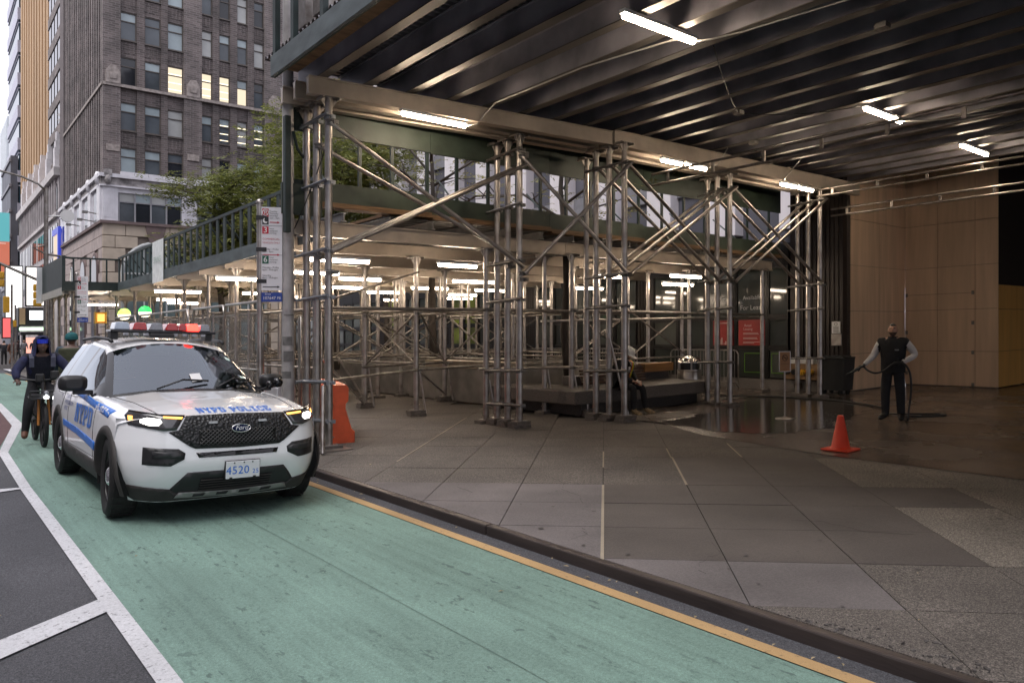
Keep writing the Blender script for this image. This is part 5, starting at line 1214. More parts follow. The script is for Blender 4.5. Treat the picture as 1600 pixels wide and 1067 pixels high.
# ---------------- people ----------------
def skinmat(n, c): return M(n, c, .5, 0, .06, 20)
SKIN = skinmat('skin', (.50, .29, .20)); SKIND = skinmat('dark skin', (.11, .06, .045))
def cloth(n, c, v=.2): return M('cloth '+n, c, .85, 0, v, 9, bump=.7, bscale=9)
def skin_mesh(J, B, Rd, root, sub=2):
    me = bpy.data.meshes.new('s'); names = list(J); ix = {k: i for i, k in enumerate(names)}
    me.from_pydata([J[k] for k in names], [(ix[a], ix[b]) for a, b in B], []); o = bpy.data.objects.new('s', me); S.collection.objects.link(o)
    md = o.modifiers.new('k', 'SKIN'); md.use_smooth_shade = True
    for k in names:
        sv = me.skin_vertices[0].data[ix[k]]; r = Rd[k]; sv.radius = r if isinstance(r, tuple) else (r, r); sv.use_root = (k == root)
    m2 = o.modifiers.new('d', 'SUBSURF'); m2.levels = sub; m2.render_levels = sub
    dg = bpy.context.evaluated_depsgraph_get(); dg.update(); e = bpy.data.meshes.new_from_object(o.evaluated_get(dg))
    V = [Vector(v.co) for v in e.vertices]; Fc = [tuple(p.vertices) for p in e.polygons]
    bpy.data.objects.remove(o); bpy.data.meshes.remove(me); bpy.data.meshes.remove(e); return V, Fc
def seg_d(p, a, b):
    ab = b-a; t = max(0, min(1, (p-a).dot(ab)/max(1e-9, ab.length_squared))); return (p-(a+ab*t)).length, t
def head(c, yaw, pitch, s=1.0, beard=True, hair=.25):
    """a head with brow, nose, lips, jaw and ears; returns verts, faces, kinds"""
    V = []; Fc = []; K = []; nu, nv = 28, 22; Rm = Euler((pitch, 0, yaw)).to_matrix()
    for j in range(nv+1):
        ph = math.pi*j/nv; z = math.cos(ph)
        for i in range(nu):
            th = 2*math.pi*i/nu; x, y = math.sin(ph)*math.sin(th), -math.sin(ph)*math.cos(th)
            w = 1-.24*max(0, -z)**1.3; px, py, pz = x*.076*w, y*.096*(1-.10*max(0, -z)), z*.118
            fr = max(0, -y)
            if y < 0:
                py -= .020*math.exp(-(x/.16)**2-((z+.10)/.16)**2)+.006*math.exp(-(x/.13)**2-((z-.15)/.25)**2)   # nose
                py -= .006*math.exp(-((z-.30)/.10)**2)*fr                                                         # brow
                py += .008*sum(math.exp(-((x-e)/.17)**2-((z-.14)/.10)**2) for e in (-.42, .42))                  # eye sockets
                py -= .006*math.exp(-(x/.28)**2-((z+.50)/.07)**2); py += .005*math.exp(-(x/.3)**2-((z+.42)/.03)**2)
                py -= .008*math.exp(-(x/.3)**2-((z+.86)/.16)**2)
            V.append(Vector((px, py, pz)))
    def kind(x, y, z):
        if z > .62-.0*y or (y > .05 and z > -.35) or (y > -.25 and z > .25 and abs(x) > .4): return 'hair'
        if y < 0 and abs(abs(x)-.42) < .14 and abs(z-.14) < .055: return 'eye'
        if y < -.1 and abs(z-.36) < .04 and .2 < abs(x) < .62: return 'hair'
        if beard and z < -.34 and y < .35 and not (abs(x) < .2 and abs(z+.46) < .05): return 'beard'
        if abs(x) < .25 and abs(z+.46) < .06 and y < 0: return 'lip'
        return 'skin'
    for j in range(nv):
        for i in range(nu):
            a = (j*nu+i, j*nu+(i+1) % nu, (j+1)*nu+(i+1) % nu, (j+1)*nu+i)
            ph = math.pi*(j+.5)/nv; th = 2*math.pi*(i+.5)/nu; Fc.append(a[::-1]); K.append(kind(math.sin(ph)*math.sin(th), -math.sin(ph)*math.cos(th), math.cos(ph)))
    for sg in (-1, 1):   # ears
        n0 = len(V); k = 8
        for q in range(3):
            for i in range(k):
                t = 2*math.pi*i/k; r = (.022, .026, .012)[q]; V.append(Vector((sg*(.068+.009*q), .008+r*.6*math.cos(t)+.004*q, -.005+r*1.2*math.sin(t))))
        for q in range(2):
            for i in range(k): Fc.append((n0+q*k+i, n0+q*k+(i+1) % k, n0+(q+1)*k+(i+1) % k, n0+(q+1)*k+i)); K.append('skin')
        Fc.append(tuple(n0+2*k+i for i in range(k))); K.append('skin')
    return [Rm @ (v*s)+Vector(c) for v in V], Fc, K
def hand(w, d, up, side, s=1.0, curl=.5):
    """palm, four unequal bent fingers and a thumb off the side; grown from the wrist"""
    d, up = Vector(d).normalized(), Vector(up).normalized(); sd_ = d.cross(up).normalized()*side; w = Vector(w); V = []; Fc = []
    def chain(pts, rs):
        J = {str(i): tuple(p) for i, p in enumerate(pts)}; v, f = skin_mesh(J, [(str(i), str(i+1)) for i in range(len(pts)-1)], {str(i): r for i, r in enumerate(rs)}, '0', 1)
        n0 = len(V); V.extend(v); Fc.extend(tuple(i+n0 for i in q) for q in f)
    chain([w-d*.02, w+d*.04*s, w+d*.085*s], [.026*s, (.036*s, .020*s), (.038*s, .018*s)])
    for k, (o, ln) in enumerate(((.028, .072), (.010, .080), (-.009, .075), (-.027, .058))):
        b = w+d*.07*s+sd_*o*s; k1 = b+(d*math.cos(curl*.6)-up*math.sin(curl*.6))*ln*.5*s+d*.015*s; k2 = k1+(d*math.cos(curl*1.7)-up*math.sin(curl*1.7))*ln*.35*s; k3 = k2+(d*math.cos(curl*2.6)-up*math.sin(curl*2.6))*ln*.25*s
        chain([b, k1, k2, k3], [.0105*s, .0098*s, .0088*s, .0075*s])
    b = w+d*.025*s+sd_*.022*s; chain([b, b+(sd_*.030+d*.025-up*.008)*s, b+(sd_*.040+d*.052-up*.022)*s], [.013*s, .0115*s, .009*s])
    return V, Fc
def person(loc, rzv, J, Rd, zones, label, mats, hd=(0, 0), beard=True, group=None, hands=None, head_s=1.0, sub=2, name='person', cat='person', headless=False):
    B = [('pelvis','spine'),('spine','chest'),('chest','neck'),('neck','skull'),('chest','shR'),('shR','elR'),('elR','wrR'),('chest','shL'),('shL','elL'),('elL','wrL'),
         ('pelvis','hipR'),('hipR','knR'),('knR','anR'),('anR','toR'),('pelvis','hipL'),('hipL','knL'),('knL','anL'),('anL','toL')]
    V, Fc = skin_mesh(J, B, Rd, 'pelvis', sub); keys = list(mats); Mi = {k: i for i, k in enumerate(keys)}; mi = []
    JV = {k: Vector(v) for k, v in J.items()}
    for f in Fc:
        c = sum((V[i] for i in f), Vector())/len(f); bd, bb, bt_ = 9, None, 0
        for a, b in B:
            d, t = seg_d(c, JV[a], JV[b])
            if d < bd: bd, bb, bt_ = d, (a, b), t
        mi.append(Mi[zones(bb, bt_, c)])
    def addm(v, f, k):
        n0 = len(V); V.extend(v); Fc.extend(tuple(i+n0 for i in q) for q in f); mi.extend(k)
    if not headless:
        hv, hf, hk = head(JV['skull']+Vector((0, -.012, .075*head_s)), hd[0], hd[1], head_s, beard)
        addm(hv, hf, [Mi.get(k, Mi['skin']) for k in hk])
    for h in (hands or []):
        v, f = hand(*h[:4], **h[5]); addm(v, f, [Mi[h[4]]]*len(f))
    t = MB(); t.v = [tuple(Vector(v)) for v in V]; t.f = Fc; t.sm = [True]*len(Fc)
    o = t.build(name, [mats[k] for k in keys], None, loc=(0, 0, 0), fix=False); o.data.polygons.foreach_set('material_index', mi)
    bm = bmesh.new(); bm.from_mesh(o.data); bmesh.ops.recalc_face_normals(bm, faces=bm.faces); bm.to_mesh(o.data); bm.free()
    o.location = loc; o.rotation_euler = (0, 0, rzv); WL[o.name] = Vector((0, 0, 0)); return tag(o, label, cat, group)
RAD = dict(pelvis=(.15,.115), spine=(.15,.12), chest=(.165,.125), neck=.058, skull=.05, shR=.075, elR=.05, wrR=.036, shL=.075, elL=.05, wrL=.036, hipR=.095, knR=.068, anR=.05, toR=.038, hipL=.095, knL=.068, anL=.05, toL=.038)
STAND = dict(pelvis=(0,0,.94), spine=(0,0,1.12), chest=(0,0,1.32), neck=(0,.01,1.47), skull=(0,0,1.54), shR=(-.19,.01,1.41), elR=(-.26,.03,1.14), wrR=(-.27,-.05,.90), shL=(.19,.01,1.41), elL=(.26,.03,1.14), wrL=(.27,-.05,.90),
    hipR=(-.09,0,.90), knR=(-.10,-.02,.50), anR=(-.11,.03,.09), toR=(-.13,-.16,.04), hipL=(.09,0,.90), knL=(.10,-.02,.50), anL=(.11,.03,.09), toL=(.13,-.16,.04))
def zone(top, sleeve, legs, shoes, hands_, low=.0):
    def z(b, t, c):
        s = b[0]+b[1]
        if 'an' in b[0] and 'to' in b[1] or (b[1][:2] == 'an' and t > .93): return shoes
        if b[0][:2] in ('hi', 'kn') or b[1][:2] == 'hi': return legs
        if b[1] == 'skull' : return 'skin'
        if b[1] == 'neck' and t > .9 and abs(c.x) < .075: return 'skin'
        if b[1][:2] == 'wr' and top == 'vest' and c.z > 1.10 and abs(c.x) < .21: return top
        if b[1][:2] == 'wr': return hands_ if t > .95 else sleeve
        if b[1][:2] == 'el': return sleeve if t > .12 and (abs(c.x) > .225 or top != 'vest') else top
        if b[1][:2] == 'sh': return top
        return top
    return z
HAIR = M('black hair', (.012, .010, .009), .6, 0, .2, 40); BEARD = M('dark stubble', (.10, .065, .05), .7, 0, .2, 40); EYE = M('dark eyes', (.01, .008, .007), .2, var=0); LIP = M('lips', (.26, .12, .10), .5, var=0)
base_m = lambda sk: dict(skin=sk, hair=HAIR, beard=BEARD, eye=EYE, lip=LIP)
# man hosing the floor
J = dict(STAND); J.update(pelvis=(.02,0,.94), chest=(0,.01,1.32), shR=(-.205,0,1.41), elR=(-.31,-.02,1.16), wrR=(-.44,-.20,.99), shL=(.205,.0,1.41), elL=(.36,.04,1.17), wrL=(.17,-.17,1.05), knR=(-.12,-.03,.5), anR=(-.125,.02,.10), toR=(-.20,-.15,.045), knL=(.12,-.02,.5), anL=(.125,.03,.10), toL=(.16,-.17,.045))
Rm_ = dict(RAD); Rm_.update(pelvis=(.165,.13), spine=(.175,.135), chest=(.185,.135), shR=.085, shL=.085, elR=.062, elL=.066, wrR=.042, wrL=.044, hipR=.105, hipL=.105, knR=.085, knL=.085, anR=.07, anL=.07, toR=.045, toL=.045)
mats = base_m(SKIN); mats.update(vest=cloth('black vest', (.012, .012, .014)), grey=cloth('pale grey sleeve', (.62, .60, .60), .1), trousers=cloth('dark trousers', (.02, .021, .025)), boot=M('black boots', (.010, .010, .010), .4), glove=M('dark glove', (.014, .014, .015), .7))
hm = person((13.53, 5.93, .008), math.radians(-76), J, Rm_, zone('vest', 'grey', 'trousers', 'boot', 'glove'), 'man in black vest and grey sleeves hosing down the plaza floor', mats, hd=(math.radians(8), math.radians(5)), hands=[((-.44,-.20,.99), (-.55,-.6,-.35), (0, -.3, 1), 1, 'glove', dict(curl=.8)), ((.17,-.17,1.05), (-.9,-.35,-.05), (0, -.5, .8), -1, 'glove', dict(curl=.7))])
MBc = MB()
rings = [[(.0+rx*math.cos(t), .005+ry*math.sin(t), z) for t in np.linspace(0, 2*math.pi, 22)] for z, rx, ry in ((.86, .198, .150), (.93, .20, .153), (1.1, .198, .15), (1.27, .212, .152), (1.38, .20, .135), (1.44, .168, .112), (1.475, .092, .088), (1.50, .076, .078))]
MBc.grid(rings); v_ = MBc.build('vest', mats['vest'], None, loc=(0, 0, 0)); v_.parent = hm
lg_ = MB(); text_on(lg_, 'CREW', (.085, -.152, 1.27), (1, 0, 0), (0, 0, 1), .03)
lg_.v = []; lg_.f = []; lg_.sm = []; lg_.box(.05, -.158, 1.268, .12, -.152, 1.276).box(.055, -.158, 1.256, .115, -.152, 1.262)
o = lg_.build('chest_print', M('grey thread', (.4, .4, .42), .7, var=0), None, loc=(0, 0, 0)); o.parent = hm
def rotp(p, loc, a): c, s = math.cos(a), math.sin(a); return (loc[0]+p[0]*c-p[1]*s, loc[1]+p[0]*s+p[1]*c, loc[2]+p[2])
ha = math.radians(-76); HP = lambda p: rotp(p, (13.53, 5.93, .008), ha)
hp = [HP(q) for q in ((-.54,-.33,.91), (-.50,-.27,.945), (-.44,-.21,.965), (-.36,-.24,.90), (-.24,-.27,.86), (-.10,-.26,.90), (.02,-.24,1.01), (.10,-.22,1.05), (.22,-.22,1.02), (.30,-.20,.85), (.31,-.18,.55), (.27,-.15,.2), (.25,-.12,.04))]
hp += [(14.1,5.95,.03), (14.45,5.72,.028), (14.8,5.55,.028), (14.95,5.72,.028), (14.75,5.95,.028), (14.2,6.25,.05), (14.6,6.5,.03), (15.27,6.9,.028), (15.9,7.6,.028), (16.25,8.5,.028), (16.3,9.4,.028), (16.1,10.1,.028), (15.3,11.3,.028), (14.9,12.0,.028)]
def smooth_path(P, n=6):
    P = [Vector(p) for p in P]; out = []
    for i in range(len(P)-1):
        a, b, c, d = P[max(i-1, 0)], P[i], P[i+1], P[min(i+2, len(P)-1)]
        for k in range(n):
            t = k/n; out.append(.5*((2*b)+(c-a)*t+(2*a-5*b+4*c-d)*t*t+(3*b-a-3*c+d)*t**3))
    return out+[P[-1]]
hose = thing('hose', (13.6, 6, 0), 'long black hose from the man\'s hand looping across the wet floor', 'hose')
MB().path(smooth_path(hp), .018, 7).build('hose_pipe', BLACK, hose); MB().tube(HP((-.60,-.40,.87)), HP((-.50,-.27,.945)), .024, 8, r2=.03).tube(HP((-.66,-.47,.84)), HP((-.60,-.40,.87)), .012, 8, r2=.02).build('nozzle', BLACK, hose)
# seated worker
JS = dict(pelvis=(0,.02,.64), spine=(0,-.01,.82), chest=(0,-.10,1.00), neck=(0,-.19,1.13), skull=(0,-.24,1.18), shR=(-.19,-.12,1.07), elR=(-.25,-.22,.83), wrR=(-.10,-.42,.72), shL=(.19,-.12,1.07), elL=(.24,-.24,.83), wrL=(.08,-.42,.72),
    hipR=(-.10,-.02,.62), knR=(-.14,-.46,.60), anR=(-.12,-.44,.13), toR=(-.14,-.64,.05), hipL=(.10,-.02,.62), knL=(.16,-.50,.60), anL=(.22,-.54,.13), toL=(.27,-.73,.05))
ms = base_m(SKIN); ms.update(jacket=cloth('black jacket', (.010, .010, .011)), trousers=cloth('black work trousers', (.012, .012, .014)), shoe=M('tan work shoes', (.24, .17, .09), .7, 0, .5, 30))
sl_ = (11.18, 10.40, -.05)
sw_ = person(sl_, math.radians(14), JS, {**RAD, 'hipR': .10, 'hipL': .10, 'knR': .08, 'knL': .08, 'anR': .058, 'anL': .058, 'toR': .046, 'toL': .046, 'elR': .06, 'elL': .06}, zone('jacket', 'jacket', 'trousers', 'shoe', 'skin'), 'worker in a white hard hat seated on the granite bench looking at a phone', ms, hd=(0, math.radians(38)), hands=[((-.10,-.42,.72), (.6,-.5,-.25), (0, .3, 1), 1, 'skin', dict(curl=.7)), ((.08,-.42,.72), (-.4,-.6,-.25), (0, .3, 1), -1, 'skin', dict(curl=.7))])
HATM = M('white hard hat', (.62, .61, .58), .35, 0, .1, 30)
hh = MB(); cH = Vector((0, -.265, 1.285)); Rh = Euler((math.radians(32), 0, 0)).to_matrix()
rg = [[cH+Rh @ Vector((.112*s*math.cos(t), .135*s*math.sin(t)-(.05 if k == 0 and math.sin(t) < 0 else 0)*abs(math.sin(t)), z)) for t in np.linspace(0, 2*math.pi, 24)] for k, (s, z) in enumerate(((1.13, -.004), (1.0, .0), (.99, .05), (.88, .09), (.6, .122), (.2, .135), (.01, .137)))]
hh.grid(rg); o = hh.build('hard_hat', HATM, None, loc=(0, 0, 0)); o.parent = sw_
st = MB()
for a in (.4, 1.2, 2.1, 2.8, -.5, -1.2): p = cH+Rh @ Vector((.115*math.cos(a), .138*math.sin(a), .035)); st.cbox(p, (.035, .035, .03))
o = st.build('hat_sticker', M('dark hat stickers', (.05, .05, .06), .5), None, loc=(0, 0, 0)); o.parent = sw_
HIVY = M('hi vis yellow', (.55, .62, .03), .6, var=0); HIVO = M('hi vis orange', (.75, .13, .03), .6, var=0)
for sg in (-1, 1):
    for k, mt in ((0, HIVO), (1, HIVY)):
        b = MB(); pts = [((sg*.125+sg*.022*k), y, z) for y, z in ((-.16, 1.135), (-.245, 1.09), (-.245, 1.0), (-.20, .88), (-.165, .76))]
        b.grid([[(p[0]-.03, p[1]-.055, p[2]), (p[0]+.03, p[1]-.055, p[2])] for p in pts], False); o = b.build('braces_strap', mt, None, loc=(0, 0, 0)); o.parent = sw_
o = MB().box(.03, -.262, .93, .10, -.252, 1.0).build('badge', WHITEP, None, loc=(0, 0, 0)); o.parent = sw_
ph_ = tag(MB().obox((0, -.49, .70), (1, 0, 0), (0, .8, .6), (0, -.6, .8), (.15, .075, .01)).build('phone', BLACK, None, loc=(0, 0, 0)), 'dark phone held in the seated worker\'s hands', 'phone'); ph_.location = sl_; ph_.rotation_euler.z = math.radians(14)
# cyclist on an orange electric bicycle
BX, BY = 1.57, 13.42
bk = thing('bicycle', (BX, BY, rz(BX)), 'black and orange electric bicycle with a front rack and lit lamp', 'bicycle')
def Bp(x, y, z): return (BX+x, BY+y, z+rz(BX))
def bwheel(y, x=0):
    m = MB(); m.path([Bp(x, y+.325*math.cos(t), .345+.325*math.sin(t)) for t in np.linspace(0, 2*math.pi, 30, endpoint=False)], .032, 8, True); w = m.build('wheel', RUBBER, bk, loc=Bp(x, y, .345))
    q = MB().tube(Bp(x-.04, y, .345), Bp(x+.04, y, .345), .06, 12); q.path([Bp(x, y+.285*math.cos(t), .345+.285*math.sin(t)) for t in np.linspace(0, 2*math.pi, 30, endpoint=False)], .014, 6, True)
    for k in range(5): t = 2*math.pi*k/5; q.obox(Bp(x, y+.165*math.cos(t), .345+.165*math.sin(t)), (1, 0, 0), (0, math.cos(t), math.sin(t)), (0, -math.sin(t), math.cos(t)), (.03, .26, .05))
    q.build('spokes', CBLK, w, loc=Bp(x, y, .345)); return w
bwheel(.34); bwheel(1.45)
ORG = M('orange bike paint', (.50, .19, .035), .35, 0, .1, 6)
MB().tube(Bp(.075, .34, .345), Bp(.06, .42, .80), .02).tube(Bp(-.075, .34, .345), Bp(-.06, .42, .80), .02).build('fork', ORG, bk)
MB().tube(Bp(0, .42, .82), Bp(0, .47, 1.02), .032).path([Bp(.0, .44, .86), Bp(0, .7, .48), Bp(0, .95, .42), Bp(0, 1.1, .6), Bp(0, 1.15, .88)], .035, 8).tube(Bp(.06, 1.45, .345), Bp(.03, .98, .42), .02).tube(Bp(-.06, 1.45, .345), Bp(-.03, .98, .42), .02).build('frame', CBLK, bk)
MB().path([Bp(-.36, .66, 1.08), Bp(-.26, .56, 1.07), Bp(-.1, .49, 1.05), Bp(.1, .49, 1.05), Bp(.26, .56, 1.07), Bp(.36, .66, 1.08)], .016, 8).build('handlebar', CBLK, bk)
MB().box(BX-.10, BY+1.0, .90+rz(BX), BX+.10, BY+1.28, .96+rz(BX)).build('saddle', CBLK, bk, bevel=.02)
rk = MB(); 
for x in (-.2, 0, .2): rk.tube(Bp(x, .1, .78), Bp(x, .44, .80), .012, 6)
for z, y in ((.78, .1), (.90, .08), (.80, .44)): rk.tube(Bp(-.21, y, z), Bp(.21, y, z), .013, 6)
rk.tube(Bp(-.21, .1, .78), Bp(-.21, .08, .90), .013, 6).tube(Bp(.21, .1, .78), Bp(.21, .08, .90), .013, 6).box(BX-.2, BY+.12, .79+rz(BX), BX+.2, BY+.40, .84+rz(BX)).build('front_rack', CBLK, bk)
for x, z, mt in ((.0, .80, emat('bike lamp', (.95, .97, 1), 5)), (0, .87, CLN)): MB().lathe(Bp(x, .06, z), [(0, -.03), (.03, -.02), (.035, 0), (.03, .02), (0, .03)], 10).build('lamp', mt, bk)
for sg in (-1, 1): MB().tube(Bp(sg*.03, .95, .40), Bp(sg*.12, .95+.15*sg, .40-.12*sg), .016).box(BX+sg*.17-.05, BY+.91+.15*sg, .385-.12*sg+rz(BX), BX+sg*.17+.05, BY+1.0+.15*sg, .415-.12*sg+rz(BX)).build('crank', CBLK, bk)
for q, zq in ((-.10, 1.02), (.10, 1.06)): MB().box(BX+q, BY+.43, zq+rz(BX), BX+q+.12, BY+.51, zq+.135+rz(BX)).build('phone_mount', CBLK, bk, bevel=.02)
JC = dict(pelvis=(0,.02,.98), spine=(0,-.06,1.15), chest=(0,-.16,1.32), neck=(0,-.22,1.46), skull=(0,-.26,1.52), shR=(-.21,-.17,1.40), elR=(-.37,-.30,1.20), wrR=(-.36,-.44,1.06), shL=(.21,-.17,1.40), elL=(.37,-.30,1.20), wrL=(.36,-.44,1.06),
    hipR=(-.10,0,.95), knR=(-.20,-.36,.62), anR=(-.24,-.28,.20), toR=(-.26,-.42,.13), hipL=(.10,0,.95), knL=(.16,-.38,.74), anL=(.15,-.18,.40), toL=(.16,-.34,.36))
mc = base_m(SKIND); mc.update(navy=cloth('navy jacket', (.013, .016, .055), .35), navy2=cloth('dark navy front', (.008, .009, .02)), jeans=cloth('black jeans', (.012, .012, .015)), shoe=M('brown shoes', (.12, .05, .03), .6))
cy_ = person((BX+.03, BY+1.08, rz(BX)), 0, JC, {**RAD, 'chest': (.19, .14), 'spine': (.18, .14), 'shR': .095, 'shL': .095, 'elR': .075, 'elL': .075, 'wrR': .05, 'wrL': .05, 'knR': .08, 'knL': .08, 'anR': .055, 'anL': .055, 'toR': .046, 'toL': .046}, zone('navy2', 'navy', 'jeans', 'shoe', 'skin'), 'cyclist in a navy hooded jacket with a bright blue headband riding beside the police car', mc, hands=[((-.36,-.44,1.06), (.1,-.9,-.2), (0, -.2, 1), 1, 'skin', dict(curl=.9)), ((.36,-.44,1.06), (-.1,-.9,-.2), (0, -.2, 1), -1, 'skin', dict(curl=.9))])
hd_ = MB(); c0 = Vector((0, -.255, 1.60))
rows_ = []
for k, (sc, z) in enumerate(((1.25, -.17), (1.12, -.10), (1.05, -.02), (1.08, .05), (.98, .10), (.72, .145), (.3, .165), (.01, .167))):
    rows_.append([c0+Vector((.115*sc*math.sin(t), .03+.13*sc*-math.cos(t)*-1 if False else .03+.125*sc*math.cos(t), z)) for t in np.linspace(-2.35, 2.35, 22)] if k < 5 else [c0+Vector((.115*sc*math.sin(t), .015+.135*sc*math.cos(t), z)) for t in np.linspace(-math.pi, math.pi, 22)])
hd_.grid(rows_); o = hd_.build('hood', mc['navy'], None, loc=(0, 0, 0)); o.parent = cy_
hb = MB(); hb.grid([[c0+Vector((.083*math.sin(t), -.012-.108*math.cos(t), z)) for t in np.linspace(-1.7, 1.7, 16)] for z in (.035, .06, .095, .105)]); o = hb.build('headband', M('bright blue knit', (.015, .04, .55), .8), None, loc=(0, 0, 0)); o.parent = cy_
for sg in (-1, 1):
    b = MB(); b.grid([[(sg*.15-.035, y, z), (sg*.15+.035, y, z)] for y, z in ((-.10, 1.475), (-.24, 1.47), (-.315, 1.40), (-.30, 1.25))], False); o = b.build('bag_strap', cloth('grey strap', (.07, .075, .11)), None, loc=(0, 0, 0)); o.parent = cy_
# driver
JD = dict(JS); JD.update(neck=(0,-.02,1.14), skull=(0,-.03,1.21), chest=(0,.0,1.0), spine=(0,.02,.82), shR=(-.19,0,1.08), shL=(.19,0,1.08), elR=(-.24,-.2,.9), elL=(.24,-.2,.9), wrR=(-.15,-.42,.98), wrL=(.15,-.42,.98))
md_ = base_m(SKIN); md_.update(uniform=cloth('navy uniform', (.012, .014, .03)))
dv = person((2.345+.38, 7.03+3.0, .08), 0, JD, RAD, zone('uniform', 'uniform', 'uniform', 'uniform', 'skin'), 'driver in dark uniform behind the police car windscreen', md_, beard=False, sub=1)
md2 = dict(md_); JD2 = dict(JD); JD2.update(wrR=(-.12,-.30,.72), wrL=(.12,-.30,.72), elR=(-.24,-.1,.85), elL=(.24,-.1,.85))
person((2.345-.38, 7.03+3.0, .10), 0, JD2, RAD, zone('uniform', 'uniform', 'uniform', 'uniform', 'skin'), 'passenger in dark uniform beside the driver of the police car', md2, beard=False, sub=1)
# people far up the avenue
def walker(loc, rzv, cols, label, ph=0, sc=1.0, bag=None):
    J = dict(STAND); s = .16*math.sin(ph)
    J.update(knR=(-.10, -.04-s, .5), anR=(-.10, .03-s*1.2, .09), toR=(-.11, -.14-s*1.2, .04), knL=(.10, -.04+s, .5), anL=(.10, .05+s*1.4, .10), toL=(.11, -.12+s*1.4, .04), wrR=(-.25, -.10+s, .92), wrL=(.25, -.10-s, .92))
    m = base_m(SKIN if cols[3] else SKIND); m.update(top=cloth('top '+label[:22], cols[0]), legs=cloth('legs '+label[:22], cols[1]), shoe=CBLK)
    R2 = dict(RAD); R2.update(chest=(.18, .14), spine=(.17, .14), elR=.065, elL=.065, shR=.085, shL=.085, knR=.08, knL=.08, anR=.06, anL=.06)
    p = person(loc, rzv, J, R2, zone('top', 'top', 'legs', 'shoe', 'skin'), label, m, sub=1, group='people crossing the avenue', beard=bool(cols[2]))
    p.scale = (sc, sc, sc)
    if bag:
        o = MB().box(-.17, .10, 1.0, .17, .30, 1.45).box(-.12, .301, 1.03, .12, .36, 1.22).build('backpack', cloth('olive backpack', bag), None, loc=(0, 0, 0), bevel=.04); o.parent = p
    return p
bpk = walker((2.35, 16.6, rz(2.35)), math.radians(165), ((.03, .05, .07), (.02, .02, .025), 0, 0), 'person seen from behind with an olive backpack and teal hat beyond the car', .8, 1.07, (.05, .055, .03))
o = MB().lathe((0, -.02, 1.60), [(.104, 0), (.108, .04), (.09, .10), (.05, .13), (0, .135)], 16).build('knit_hat', cloth('teal hat', (.01, .10, .11)), None, loc=(0, 0, 0)); o.parent = bpk
for x, y, a, c, l, ph in ((4.75,62.5,170,((.03,.03,.035),(.02,.02,.02),0,1),'person in a long black coat at the far crossing',.5), (5.15,62,40,((.12,.05,.03),(.22,.09,.03),1,1),'person in rust trousers beside the black coat at the far crossing',1.2), (7.4,78,10,((.22,.22,.23),(.18,.17,.15),1,1),'person in pale grey top and baggy trousers walking this way',2.2),
  (7.6,73,-15,((.02,.02,.025),(.05,.08,.16),0,1),'person in black jacket and blue jeans walking this way',1.0), (8.3,74,160,((.06,.06,.06),(.02,.02,.02),1,0),'broad person in charcoal walking away past the cyclist',.3), (4.0,60,20,((.3,.3,.3),(.03,.03,.04),0,1),'person in pale jacket at the left frame edge',1.7), (6.4,72,80,((.05,.03,.03),(.03,.03,.03),0,0),'small dark figure with a pushchair in the crossing',.9), (6.9,80,-30,((.2,.08,.08),(.04,.04,.06),0,1),'person in dull red among the far crowd',2.8)):
    walker((x, y, rz(x) if x < 3.9 else -.07), math.radians(a), c, l, ph)
# ---------------- street furniture ----------------
lp = thing('lamp_post', (4.42, 10.92, 0), 'thick grey street lamp post with old sticker marks behind the corner posts', 'lamp post')
POLEM = M('weathered grey pole', (.36, .345, .34), .5, .25, .3, 3.2, bump=.05)
MB().tube((4.42, 10.92, 0), (4.42, 10.92, 3.2), .10, 18, r2=.092).tube((4.42, 10.92, 3.2), (4.42, 10.92, 8.5), .092, 18, r2=.07).build('pole', POLEM, lp); MB().lathe((4.42, 10.92, 0), [(.2, 0), (.2, .12), (.15, .3), (.102, .5)], 16).build('pole_base', POLEM, lp)
for z, h_, a in ((1.55, .13, 0), (2.0, .02, .3), (1.3, .16, .2), (1.05, .1, -.2)): MB().grid([[(4.42+.1005*math.cos(t), 10.92+.1005*math.sin(t), q) for t in np.linspace(3.4+a, 5.0+a, 8)] for q in (z, z+h_)]).build('sticker_residue', M('torn sticker', (.15, .145, .14), .8, 0, .35, 9), lp)
